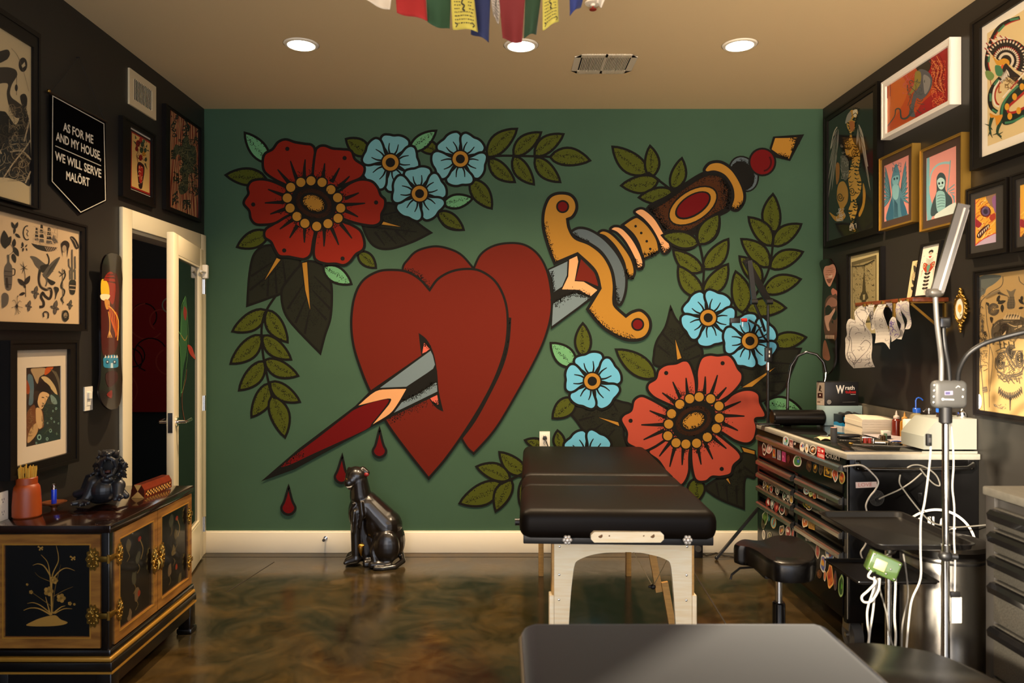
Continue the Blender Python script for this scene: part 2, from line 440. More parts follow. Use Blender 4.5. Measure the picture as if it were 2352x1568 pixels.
# painted chili / leaf suncatcher on the glass
LFf = lambda u, v: DM @ V((u, .0045, v))
nrm = (DM.to_3x3() @ V((0, 1, 0)))
da = Art(LFf, nrm, .0004)
def dpt(px, py):     # pixel -> leaf plane (u, v)
    o_ = V((0, 0, CZ)); dr = V(((px - CX) / F, 1, -(py - CY) / F)); p0 = DM @ V((0, .0045, 0)); tt = (p0 - o_).dot(nrm) / dr.dot(nrm); q_ = DM.inverted() @ (o_ + dr * tt); return (q_.x, q_.z)
DP = lambda pts: [dpt(x * .41451, 450 + y * .41451) for x, y in pts]
da.poly(DP([(1025, 560), (1035, 640), (1040, 760), (1035, 860), (1015, 960), (1005, 1090), (1000, 1100), (1000, 920), (995, 830), (1000, 700), (1010, 620)]), '#2f5a34', 4)
da.line(DP([(1028, 555), (1005, 620), (1003, 760), (985, 750), (1000, 880), (1005, 1090), (1030, 960), (1045, 780), (1030, 560)]), .006, '#5f9a52', smooth=5)
da.line(DP([(1003, 770), (1025, 800), (1040, 770)]), .006, '#a8843a', smooth=4)
da.line(DP([(1035, 960), (1030, 1010), (1010, 1100), (1012, 1180), (1025, 1250)]), .008, '#8a3a24', smooth=4)
da.poly(DP([(1022, 610), (1036, 640), (1028, 690), (1016, 650)]), '#8a2222', 4)
da.poly(DP([(1040, 825), (1062, 835), (1075, 870), (1085, 905), (1065, 890), (1050, 870)]), '#b3261c', 4)
da.build('glass_decal', paint('decal_film', .3), door)

# ================================================================ BACK WALL FITTINGS
def outlet(name, ctr, ux, nr, label, kind='outlet', w=.07, h=.115):
    ctr = V(ctr); ux = V(ux); nr = V(nr); fn = lambda u, v, d: ctr + ux * u + V((0, 0, v)) + nr * d
    root = thing(name, ctr, label, 'outlet' if kind == 'outlet' else 'light switch')
    p = MB(); rr_ = [(-w / 2, -h / 2), (w / 2, -h / 2), (w / 2, h / 2), (-w / 2, h / 2)]
    p.prism(rr_, fn, 0, .006); p.build('cover_plate', WHITEP, root)
    if kind == 'outlet':
        p = MB()
        for v0 in (-.025, .025): p.prism([(x * .017, v0 + y * .014) for x, y in sm([(-1, -1), (1, -1), (1, 1), (-1, 1)], 4)], fn, .006, .0085)
        p.build('socket', WHITEP, root)
        p = MB()
        for v0 in (-.025, .025):
            for u0 in (-.006, .006): p.prism([(u0 - .001, v0), (u0 + .001, v0), (u0 + .001, v0 + .008), (u0 - .001, v0 + .008)], fn, .0085, .009)
            p.prism([(math.cos(a) * .0025, v0 - .007 + math.sin(a) * .0025) for a in (k * PI / 4 for k in range(8))], fn, .0085, .009)
        p.build('slot', BLACKP, root)
    else:
        p = MB(); p.prism([(-.016, -.033), (.016, -.033), (.016, .033), (-.016, .033)], fn, .006, .008); p.build('bezel', WHITEP, root)
        p = MB(); p.prism([(-.013, 0), (.013, 0), (.013, .03), (-.013, .03)], fn, .008, .016); p.build('rocker', WHITEP, root)
    return root
cw = at(1251, 1010, YB)
outlet('wall_outlet', cw, (1, 0, 0), (0, -1, 0), 'white outlet with a black plug on the mural wall above the massage table')
pl = thing('power_plug', cw + V((.0, -.01, -.0)), 'black plug and cord in the white outlet on the mural wall', 'plug')
pb = MB(); q0 = cw + V((.0, -.009, .016)); pb.box(q0.x - .013, q0.y - .028, q0.z - .012, q0.x + .013, q0.y, q0.z + .012, .006); pb.build('plug_body', BLACKP, pl)
cb = MB(); cb.tube([q0 + V((0, -.026, -.004)), q0 + V((.008, -.04, -.02)), q0 + V((.022, -.035, -.06)), q0 + V((.03, -.03, -.2)), q0 + V((.05, -.03, -.85)), (q0.x + .08, YB - .06, .006)], .0035); cb.build('plug_cord', CABLEK, pl)
ds = thing('door_stop', at(748, 1235, YB - .018), 'small metal door stop screwed to the cream baseboard', 'door stop')
m_ = MB(); p_ = at(748, 1235, YB - .018); m_.cyl(p_, p_ + V((0, -.006, 0)), .014); m_.cyl(p_ + V((0, -.006, 0)), p_ + V((0, -.05, 0)), .006); m_.build('rod', CHROME, ds)
m_ = MB(); m_.cyl(p_ + V((0, -.05, 0)), p_ + V((0, -.062, 0)), .009); m_.build('tip', RUBBER, ds)

# ================================================================ CEILING
for px, py, lab in ((692, 102, 'round recessed ceiling light above the red flower of the mural'), (1197, 104, 'round recessed ceiling light just behind the dark red prayer flag'), (1699, 103, 'round recessed ceiling light above the dagger handle of the mural')):
    D = (H - CZ) * F / (CY - py); x = xx(px, D)
    r = thing('ceiling_light', (x, D, H), lab, 'ceiling light', 'recessed ceiling lights')
    MB().lathe([(.070, -.001), (.072, -.008), (.086, -.006), (.092, 0), (.094, 0)], (x, D, H)).build('trim_ring', TRIM, r)
    MB().lathe([(0, -.004), (.070, -.004), (.070, -.001)], (x, D, H)).build('lens', MATS.get('lamp_glow') or emit('lamp_glow', '#fff0d6', 26), r)
    l = bpy.data.lights.new('downlight', 'SPOT'); l.energy = 380; l.color = (1, .74, .46); l.spot_size = math.radians(126); l.spot_blend = 1.0; l.shadow_soft_size = .06
    lo = bpy.data.objects.new('downlight', l); COL.objects.link(lo); lo.location = (0, 0, -.015); lo.parent = r
cv = [at(1310, 158, 1), at(1457, 128, 1)]
Dn, Dfv = (H - CZ) * F / (CY - 160), (H - CZ) * F / (CY - 129)
x0, x1 = xx(1312, Dn), xx(1450, Dn)
cv = thing('ceiling_vent', ((x0 + x1) / 2, Dn, H), 'flat metal air register set in the ceiling near the mural wall', 'air vent')
fr = MB()
def ring(mb, fn, o, i, w0, w1, wi):
    """picture-frame ring: outer and inner rectangles (u0,v0,u1,v1), from depth w0 to w1, inner lip to wi"""
    O = [(o[0], o[1]), (o[2], o[1]), (o[2], o[3]), (o[0], o[3])]; I = [(i[0], i[1]), (i[2], i[1]), (i[2], i[3]), (i[0], i[3])]
    vs = [fn(*p, w0) for p in O] + [fn(*p, w1) for p in O] + [fn(*p, w1) for p in I] + [fn(*p, wi) for p in I]
    fs = []
    for k in range(4):
        n_ = (k + 1) % 4
        fs += [(k, n_, 4 + n_, 4 + k), (4 + k, 4 + n_, 8 + n_, 8 + k), (8 + k, 8 + n_, 12 + n_, 12 + k), (12 + k, 12 + n_, n_, k)]
    mb.add(vs, fs)
cfn = lambda u, v, w: V((u, v, H - w))
ring(fr, cfn, (x0, Dn, x1, Dfv), (x0 + .035, Dn + .04, x1 - .035, Dfv - .035), 0, .008, .003)
fr.build('frame', mat('vent_beige', '#d6cab2', .5, .2), cv)
MB().box(x0 + .03, Dn + .035, H - .002, x1 - .03, Dfv - .03, H - .0005).build('duct', mat('duct_black', '#0a0908', .9), cv)
lv = MB(); xm = (x0 + x1) / 2
for half in (0, 1):
    a, b_ = (x0 + .042, xm - .006) if half == 0 else (xm + .006, x1 - .042)
    for k in range(14):
        u = a + (b_ - a) * (k + .5) / 14; lv.box(u - .0022, Dn + .045, H - .010, u + .0022, Dfv - .04, H - .002)
lv.box(xm - .006, Dn + .04, H - .008, xm + .006, Dfv - .035, H - .002)
lv.build('louver', MATS['vent_beige'], cv)
D = (H - CZ) * F / (CY - 6); sx = xx(1362, D)
sp = thing('fire_sprinkler', (sx, D, H), 'small fire sprinkler head on the ceiling beside the blue flag', 'sprinkler')
MB().lathe([(.038, 0), (.036, -.006), (.012, -.008), (.010, -.016), (.004, -.018)], (sx, D, H)).build('cover', TRIM, sp)
MB().lathe([(0, -.034), (.016, -.034), (.016, -.031), (.004, -.028), (.004, -.016)], (sx, D, H)).build('deflector', mat('sprinkler_red', '#8a2018', .4), sp)

# prayer flags
def flag(name, pts, D, col, label, txt=False, yaw=0.0, seed=0):
    """pts: bottom-left, bottom-right, top-right, top-left in the string's plane; gentle ripple"""
    P = [at(px, py, D) for px, py in pts]; R = random.Random(seed); ph = R.uniform(0, 6)
    c0 = (P[2] + P[3]) / 2
    root = thing(name, c0, label, 'flag', 'prayer flags on a string')
    def fn(u, v):
        p = (P[3].lerp(P[2], u)).lerp(P[0].lerp(P[1], u), v)
        p = p + V((0, (u - .5) * yaw + .012 * v * math.sin(ph + u * 5) + .01 * math.sin(v * 4 + ph), 0)); return p
    m = MB(); m.grid(fn, 12, 12); o = m.build('cloth', mat('flag_' + col[1:], col, .85, bump=.3, bscale=500, sheen=.2), root, solid=.0012, fix=False)
    if txt:
        for sgn in (-1,):
            def fu(u, v): return fn(u, v) + V((0, -.0016, 0))
            a = Art(fu, (0, -1, 0), .0002)
            for r_ in range(11):
                v0 = .08 + r_ * .08; u = .12
                while u < .86:
                    w_ = R.uniform(.03, .10)
                    if not (3 < r_ < 7 and .36 < u < .66): a.line([(u, v0), (u + w_, v0 + R.uniform(-.005, .005))], .022, '#2c2a1c')
                    u += w_ + R.uniform(.02, .04)
            a.line([(.5, .36), (.44, .44), (.55, .5), (.47, .58), (.56, .62)], .05, '#2c2a1c', smooth=4)
            for cu in (.16, .84): a.line([(cu - .05, .86), (cu + .05, .9), (cu - .03, .95)], .03, '#2c2a1c', smooth=3)
            a.build('printed_text', PAPERM, root)
    hem = MB(); hem.tube([fn(t / 10, 0) for t in range(11)], .003, 6); hem.build('hem', MATS['flag_' + col[1:]], root)
FD = 2.4
zf = lambda x, y: (800 + x * .29762, y * .29762)
FL = [('#b5a996', [(140, 5), (322, 78), (345, -190), (150, -250)], 'white prayer flag hanging at the end next to the red one', 0),
      ('#860c09', [(375, 100), (615, 180), (585, -160), (350, -190)], 'bright red prayer flag hanging between the white and green ones', 0),
      ('#15361a', [(615, 180), (785, 235), (790, -140), (590, -160)], 'green prayer flag hanging between the red and the large yellow one', 0),
      ('#a0943a', [(805, 225), (1000, 255), (960, -125), (785, -140)], 'large yellow prayer flag printed with dark script beside the navy one', 1),
      ('#101b42', [(945, 262), (1085, 335), (1100, -120), (965, -125)], 'navy blue prayer flag with a turned corner beside the large yellow one', 0),
      ('#8d8275', [(1120, 120), (1160, 170), (1195, -115), (1080, -120)], 'thin grey printed prayer flag folded edge on beside the dark red one', 1),
      ('#580505', [(1190, 300), (1340, 325), (1370, -115), (1155, -115)], 'dark red prayer flag hanging in front of a ceiling light', 0),
      ('#112f17', [(1355, 290), (1450, 265), (1500, -120), (1370, -115)], 'dark green prayer flag hanging between the dark red and small yellow one', 0),
      ('#9c923c', [(1500, 235), (1625, 180), (1615, -130), (1500, -120)], 'small yellow prayer flag printed with dark script beside the dark green one', 1),
      ('#13225a', [(1712, 115), (1800, 40), (1850, -150), (1700, -140)], 'royal blue prayer flag hanging alone near the fire sprinkler', 0),
      ('#aba292', [(1915, 20), (1960, 40), (2050, -170), (1860, -150)], 'white prayer flag at the end of the string past the royal blue one', 0)]
for k, (c_, pts, lab, tx) in enumerate(FL):
    flag('prayer_flag', [zf(*p) for p in pts], FD - (.05 if k in (3, 8) else 0), c_, lab, tx, seed=k)
sp_ = [zf(x, y - 4) for x, y in ((-900, -700), (-300, -410), (150, -250), (350, -190), (590, -160), (785, -140), (965, -125), (1195, -115), (1500, -120), (1860, -150), (2050, -170), (2500, -330), (3000, -600))]
fs_ = MB(); pp = [at(px, py, FD) for px, py in sp_]
pp[0] = V((pp[0].x, FD, H)); pp[-1] = V((pp[-1].x, FD, H)); fs_.tube(pp, .0025, 6)
tag(fs_.build('flag_string', mat('white_string', '#d8d0c0', .8)), 'white string strung under the ceiling that carries the prayer flags', 'string')
# ================================================================ MURAL
mural = thing('mural', (0.1, YB, 0.2), 'huge tattoo style mural of two hearts pierced by a dagger among flowers', 'mural')
MN = (0, -1, 0)
mural_fn = lambda u, v: V((xx(u, YB), YB - .0008, zz(v, YB)))
OUT = '#12100c'; OLIVE = '#444a10'; OLIVE_D = '#1c1d13'; MINT = '#5f9468'; ORANGE = '#7c1c0b'; CORAL = '#a04230'; GOLDC = '#9c6f26'; CREAM = '#cf9563'; BLUE = '#65999d'; BLUE2 = '#5fa6c4'
HRED = '#601809'; DRED = '#5e0505'; STEELC = '#66757a'; PINK = '#c05a48'; BROWN = '#3f2008'
LAYER = [0]
def mart():
    a = Art(mural_fn, MN, .00016); a.k = LAYER[0]; return a
def mdone(a, name, label=None):
    LAYER[0] = a.k; o = a.build(name, PAINTM, mural)
    if label: o['label'] = label
    return o
def inside(p, P):
    r = False; j_ = len(P) - 1
    for i in range(len(P)):
        if (P[i][1] > p[1]) != (P[j_][1] > p[1]) and p[0] < (P[j_][0] - P[i][0]) * (p[1] - P[i][1]) / (P[j_][1] - P[i][1]) + P[i][0]: r = not r
        j_ = i
    return r
def stipple(a, path, spread, n, poly=None, r=(.7, 1.25), col=OUT, side=0):
    D = []
    segs = [(V(path[i][:2]), V(path[i + 1][:2])) for i in range(len(path) - 1)]
    Ls = [(q - p).length for p, q in segs]; tot = sum(Ls)
    for _ in range(n):
        t = rng.uniform(0, tot); i = 0
        while i < len(Ls) - 1 and t > Ls[i]: t -= Ls[i]; i += 1
        p, q = segs[i]; d_ = (q - p).normalized(); nn = V((-d_.y, d_.x))
        off = min(abs(rng.gauss(0, .55)), 1.6) * spread * (side if side else rng.choice((-1, 1)))
        x = p.lerp(q, t / max(Ls[i], 1e-6)) + nn * off
        if poly is None or inside(x, poly): D.append((x.x, x.y, rng.uniform(*r)))
    a.dots(D, col)
def leaf(a, base, tip, col=OLIVE, w=.40, bend=0.0, n=None, lw=5.5, st=True):
    B, T_ = V(base[:2]), V(tip[:2]); d_ = T_ - B; L_ = d_.length; d_ = d_ / L_; nn = V((-d_.y, d_.x))
    def mid(t): return B + d_ * (L_ * t) + nn * (bend * L_ * math.sin(PI * t))
    def hw(t): return w * L_ / 2 * (math.sin(PI * t ** .85)) ** .8
    ts = [k / 10 for k in range(11)]
    up = [mid(t) + nn * hw(t) for t in ts]; dn = [mid(t) - nn * hw(t) for t in reversed(ts[1:-1])]
    P = [(p.x, p.y) for p in up + dn]
    a.poly(P, col); 
    if st:
        stipple(a, [tuple(mid(t / 8) + nn * (-.02 * L_)) for t in range(0, 8)], L_ * .055, n or int(L_ * 1.1), P, (.6, 1.1))
        stipple(a, [tuple(mid(t / 8) + nn * hw(t / 8) * .95) for t in range(1, 8)], L_ * .06, int(L_ * .7), P, (.6, 1.1))
    a.line(P, lw, OUT, True)
def stem(a, pts, w=5.5, taper=None): a.line(pts, w, OUT, smooth=5, taper=taper)
def sprig(Z, stem_pts, leaves, label=None, w=.40):
    a = mart(); S_ = Z(stem_pts)
    for i, (b_, t_) in enumerate(leaves):
        b_, t_ = Z([b_])[0], Z([t_])[0]
        leaf(a, b_, t_, w=w, bend=.05 * (1 if i % 2 else -1))
    stem(a, S_); mdone(a, 'painted_leaf_sprig', label)
def bigleaf(Z, pts, veins=(), thorn=None, name='painted_dark_leaf'):
    a = mart(); P = a.poly(Z(pts), OLIVE_D, 6)
    for v in veins: a.line(Z(v), 5, OUT, taper=(1.1, .5))
    c = V((sum(p[0] for p in P) / len(P), sum(p[1] for p in P) / len(P)))
    Q = P + P[:1]; stipple(a, [tuple(V(p).lerp(c, .55)) for p in Q], 16, 420, P, (.6, 1.15))
    a.line(P, 5.5, OUT, True)
    for th in (thorn or []):
        a.poly([tuple(V(p).lerp(c, -.0)) for p in Z(th)], GOLDC); a.line(Z(th), 2.6, OUT, True)
    mdone(a, name)
def oneleaf(Z, base, tip, col=OLIVE, w=.42, bend=0.0):
    a = mart(); leaf(a, Z([base])[0], Z([tip])[0], col, w, bend); mdone(a, 'painted_leaf', 'mint green painted leaf' if col == MINT else None)

# --- leaves behind the upper flower
bigleaf(zA, [(940, 640), (1080, 550), (1200, 590), (1290, 680), (1372, 740, 1), (1250, 800), (1100, 845), (1000, 820), (940, 720)],
        [[(1010, 735), (1075, 822)], [(1070, 725), (1150, 812)], [(1140, 725), (1215, 795)], [(1000, 640), (1180, 600)], [(960, 700), (1280, 735)]], [[(1065, 665), (1188, 704), (1048, 690)]])
bigleaf(zA, [(330, 820), (240, 870), (205, 1000), (190, 1210, 1), (330, 1160), (420, 1120), (500, 1000), (530, 920), (450, 860)],
        [[(215, 1020), (350, 930)], [(205, 1110), (400, 960)], [(320, 1150), (330, 1000)], [(380, 1130), (370, 960)], [(440, 1090), (420, 920)]], [[(378, 898), (410, 912), (298, 1052)]])
bigleaf(zA, [(560, 930), (440, 1060), (410, 1130), (430, 1250), (500, 1350), (660, 1515, 1), (690, 1400), (725, 1290), (735, 1150), (725, 1050), (670, 950)],
        [[(450, 1230), (560, 1060)], [(500, 1320), (575, 1150)], [(560, 1390), (590, 1240)], [(700, 1300), (610, 1200)], [(725, 1230), (610, 1110)], [(730, 1130), (620, 1020)]], [[(540, 932), (578, 925), (596, 1245), (560, 1110)]])
for a_, b_, w_ in (((310, 390), (52, 370), .42), ((330, 740), (125, 832), .48), ((905, 865), (1018, 966), .55), ((975, 235), (825, 138), .6), ((1425, 215), (1265, 155), .5), ((1425, 620), (1580, 720), .5)): oneleaf(zA, a_, b_, w=w_)
for a_, b_, w_ in (((330, 290), (175, 98), .42), ((680, 960), (860, 1070), .48), ((1235, 215), (1405, 85), .42), ((1450, 555), (1640, 520), .46)): oneleaf(zA, a_, b_, MINT, w_)
oneleaf(zB, (300, 520), (472, 762), w=.5); oneleaf(zB, (20, 790), (237, 940), w=.45)
# --- sprigs
sprig(zF, [(590, -15), (500, 120), (450, 250), (440, 400), (460, 620), (510, 860), (545, 1010)], [((485, 140), (148, 352)), ((495, 140), (700, 460)), ((435, 390), (130, 675)), ((450, 395), (735, 632)), ((465, 650), (215, 940)), ((470, 640), (805, 795)), ((520, 870), (340, 1208)), ((525, 860), (822, 1055)), ((540, 1000), (675, 1410))], 'long painted leaf sprig hanging below the orange flower', .44)
sprig(zB, [(430, 335), (560, 320), (830, 325), (975, 330)], [((435, 330), (683, 95)), ((450, 345), (665, 540)), ((655, 320), (885, 125)), ((655, 325), (825, 560)), ((830, 320), (1072, 140)), ((835, 335), (1045, 540)), ((960, 330), (1295, 360))], 'painted leaf sprig reaching from the blue flowers along the top', .44)
sprig(zC, [(395, 385), (480, 450), (600, 540)], [((395, 395), (97, 172)), ((420, 430), (412, 165)), ((485, 450), (170, 497)), ((600, 530), (678, 268)), ((600, 545), (318, 597))], 'painted leaf sprig beside the top of the dagger handle', .46)
sprig(zC, [(1447, 870), (1435, 1030), (1410, 1180), (1350, 1320), (1225, 1520)], [((1445, 900), (1440, 568)), ((1430, 1000), (1237, 762)), ((1440, 1000), (1677, 820)), ((1410, 1180), (1175, 945)), ((1415, 1185), (1690, 1052)), ((1340, 1320), (1160, 1090)), ((1360, 1385), (1672, 1280)), ((1185, 1560), (1128, 1215)), ((1215, 1540), (1548, 1520))], 'tall painted leaf sprig beside the black framed wall', .46)
# --- leaves around the lower flower
bigleaf(zE, [(905, 140, 1), (950, 230), (1040, 300), (1110, 400), (1125, 480), (1080, 580), (960, 560), (800, 540), (790, 460), (810, 370), (870, 270)],
        [[(815, 400), (900, 470)], [(850, 320), (930, 400)], [(1020, 300), (960, 360)], [(1090, 390), (990, 440)], [(1110, 470), (1010, 510)]], [[(935, 350), (985, 490), (948, 505)]])
bigleaf(zE, [(165, 820, 1), (300, 770), (450, 765), (560, 790), (640, 830), (580, 1000), (600, 1110), (470, 1110), (320, 1010), (250, 920)],
        [[(300, 775), (320, 850)], [(400, 770), (430, 860)], [(490, 780), (540, 860)], [(270, 920), (380, 890)], [(340, 1010), (440, 940)], [(430, 1080), (520, 980)]], [[(395, 895), (545, 930), (555, 965)]])
bigleaf(zE, [(1380, 640), (1420, 520), (1640, 430), (1805, 425, 1), (1740, 580), (1690, 700), (1600, 760), (1500, 790), (1440, 720)],
        [[(1600, 520), (1760, 530)], [(1590, 600), (1730, 590)], [(1560, 660), (1700, 650)], [(1540, 710), (1650, 720)]], [[(1390, 695), (1640, 545), (1470, 690)]])
bigleaf(zE, [(1150, 1380), (1250, 1310), (1340, 1230), (1400, 1150), (1490, 1160), (1490, 1310), (1420, 1320), (1412, 1530, 1), (1280, 1480), (1190, 1430)],
        [[(1220, 1350), (1240, 1450)], [(1290, 1370), (1300, 1480)], [(1360, 1370), (1365, 1500)], [(1410, 1240), (1480, 1290)]], [[(1282, 1325), (1305, 1315), (1325, 1372)], [(1390, 1100), (1490, 1130), (1490, 1160), (1410, 1140)]])
for a_, b_, w_ in (((800, 625), (527, 430), .42), ((1600, 385), (1842, 345), .46), ((300, 480), (297, 248), .48), ((245, 770), (88, 905), .6), ((140, 1120), (122, 990), .6), ((1075, 1320), (1090, 1480), .75)): oneleaf(zE, a_, b_, w=w_)
oneleaf(zE, (245, 545), (75, 385), MINT, .55); oneleaf(zE, (1560, 800), (1812, 850), MINT, .5)
sprig(zD, [(1560, 1280), (1460, 1330), (1390, 1362)], [((1545, 1305), (1395, 1183)), ((1455, 1330), (1270, 1262)), ((1405, 1350), (1178, 1462)), ((1460, 1335), (1375, 1505)), ((1550, 1310), (1510, 1475)), ((1650, 1165), (1535, 1118))], 'painted leaf sprig peeking out beside the massage table', .46)
sprig(zC, [(785, 880), (830, 1010), (860, 1180), (855, 1330), (860, 1440)], [((815, 985), (510, 915)), ((820, 990), (985, 735)), ((850, 1215), (605, 1037)), ((860, 1195), (1065, 945)), ((850, 1430), (648, 1170)), ((862, 1410), (1063, 1155))], 'painted leaf sprig rising from the blue flower to the dagger handle', .46)

# --- flowers
def flower5(c, R_, th0, col, label):
    a = mart(); cx_, cy_ = c
    loc = [(.12, -.04), (.36, -.24), (.58, -.46), (.76, -.52), (.90, -.44), (.945, -.26), (.95, -.10), (1.0, .08), (.985, .28), (.89, .46), (.72, .50), (.54, .40), (.34, .21), (.12, .04)]
    for k in range(5):
        t = math.radians(th0 + 72 * k); s1 = 1 + rng.uniform(-.04, .04); ct, st_ = math.cos(t), math.sin(t)
        tr = lambda x, y: (cx_ + R_ * s1 * (x * ct - y * st_), cy_ + R_ * s1 * (x * st_ + y * ct))
        a.shape([tr(x, y) for x, y in loc], col, 5.8, OUT, 5)
        for y0, x1, y1 in ((-.13, .72, -.17), (.10, .74, .12)):
            a.line([tr(.26, y0 * .55), tr(.45, y0 * 1.25), tr(x1 - .06, y1 * 1.1)], 4.0, OUT, smooth=4, taper=(1.25, .5))
    a.ell(c, R_ * .34, R_ * .34, 0, OUT); a.ell(c, R_ * .285, R_ * .285, 0, GOLDC); a.ell(c, R_ * .165, R_ * .165, 0, OUT)
    mdone(a, 'painted_blue_flower', label)
flower5((897, 373.5), 66, -77, BLUE, 'small blue painted flower nearest the big orange flower')
flower5((1057.5, 365.5), 63, -124, BLUE, 'small blue painted flower beside the long leaf sprig')
flower5((964, 445), 63, -95, BLUE, 'small blue painted flower lowest of the upper three')
flower5((1626, 729.6), 64, -134, BLUE2, 'small blue painted flower above the coral flower')
flower5((1721.7, 782.7), 64, -106, BLUE2, 'small blue painted flower behind the black tripod pole')
flower5((1360, 875), 65, -99, BLUE2, 'small blue painted flower beside the coral flower')
flower5((1348, 1047), 62, -126, BLUE2, 'small blue painted flower half hidden behind the massage table')

def bigflower(Z, petals, dots, lines, beads, cc, rot, col, label):
    a = mart(); c0 = V(Z([cc])[0])
    a.ell(tuple(c0), 62, 58, rot, OUT)
    for p in petals:
        a.shape(Z(p), col, 6.0, OUT, 6)
    for d_ in dots: a.ell(Z([d_])[0][:2], 4.8, 4.8, 0, OUT)
    for t_, b_ in lines:
        P = Z([t_, b_]); m_ = (V(P[0][:2]) + V(P[1][:2])) / 2; e_ = V(P[1][:2]).lerp(c0, .05)
        a.line([P[0][:2], tuple(m_), tuple(e_)], 8, OUT, taper=(.34, 1.2), smooth=3)
    # shading dots that creep up the petals from the middle
    D = []
    for _ in range(1500):
        t = rng.uniform(0, 2 * PI); r_ = 58 + abs(rng.gauss(0, 9)) + 7 * math.sin(t * 18)
        D.append((c0.x + r_ * math.cos(t), c0.y + r_ * math.sin(t) * .97, rng.uniform(.7, 1.25)))
    a.dots(D, OUT)
    a.ell(tuple(c0), 54, 50, rot, OUT)
    for q in beads: a.ell(Z([q])[0][:2], 13.6, 13.6, 0, OUT)
    for q in beads: a.ell(Z([q])[0][:2], 10.4, 10.4, 0, GOLDC)
    c1 = tuple(c0)
    a.ell(c1, 43, 32, rot, '#2a1406'); stipple(a, [(c0.x + 42 * math.cos(t / 5), c0.y + 34 * math.sin(t / 5)) for t in range(33)], 5, 300)
    a.ell(c1, 33, 23, rot, OUT); a.ell(c1, 26, 17.5, rot, GOLDC)
    sgn = math.radians(rot); stipple(a, [(c0.x + 25 * math.cos(t / 5) * math.cos(sgn) - 16 * math.sin(t / 5) * math.sin(sgn), c0.y + 25 * math.cos(t / 5) * math.sin(sgn) + 16 * math.sin(t / 5) * math.cos(sgn)) for t in range(33)], 4.5, 260)
    mdone(a, 'painted_large_flower', label)
bigflower(zA, [
    [(615, 540), (612, 400), (628, 230), (610, 180), (560, 170), (500, 160), (440, 142), (390, 160), (355, 205), (305, 235), (292, 290), (305, 350), (370, 400), (450, 440)],
    [(620, 540), (612, 390), (628, 230), (650, 190), (690, 182), (740, 200), (800, 205), (860, 215), (885, 270), (940, 310), (945, 350), (920, 390), (850, 420), (760, 460)],
    [(620, 540), (770, 480), (850, 425), (920, 400), (990, 410), (1030, 450), (1050, 500), (1078, 530), (1075, 580), (1055, 620), (1050, 670), (1010, 695), (940, 690), (860, 670), (790, 640)],
    [(620, 540), (790, 660), (860, 690), (920, 730), (945, 800), (935, 850), (890, 880), (850, 930), (810, 950), (760, 940), (700, 940), (640, 920), (620, 880), (625, 800), (640, 700)],
    [(610, 540), (630, 700), (615, 800), (600, 880), (560, 910), (510, 905), (460, 895), (400, 890), (370, 850), (345, 800), (305, 770), (310, 720), (370, 680), (450, 620)],
    [(610, 540), (440, 640), (370, 680), (300, 690), (245, 685), (215, 650), (205, 600), (172, 560), (175, 530), (200, 490), (195, 450), (220, 410), (280, 398), (350, 410), (440, 450)]],
    [(450, 203), (818, 262), (1020, 547), (805, 907), (430, 855), (231, 560)],
    [((388, 335), (450, 410)), ((470, 280), (505, 390)), ((565, 270), (555, 380)), ((690, 295), (680, 390)), ((785, 325), (740, 410)), ((850, 378), (790, 440)), ((910, 485), (830, 520)), ((950, 552), (830, 562)), ((905, 640), (830, 600)), ((865, 778), (800, 690)), ((780, 820), (740, 720)), ((685, 830), (690, 720)), ((560, 805), (560, 700)), ((465, 775), (510, 700)), ((402, 718), (480, 660)), ((325, 462), (420, 500)), ((305, 550), (420, 545)), ((340, 622), (430, 590))],
    [(472, 450), (537, 418), (602, 408), (673, 418), (730, 465), (773, 516), (793, 583), (776, 648), (711, 683), (639, 700), (563, 681), (512, 637), (468, 583), (450, 518)], (620, 552), 24, ORANGE, 'large orange red painted flower near the ceiling')
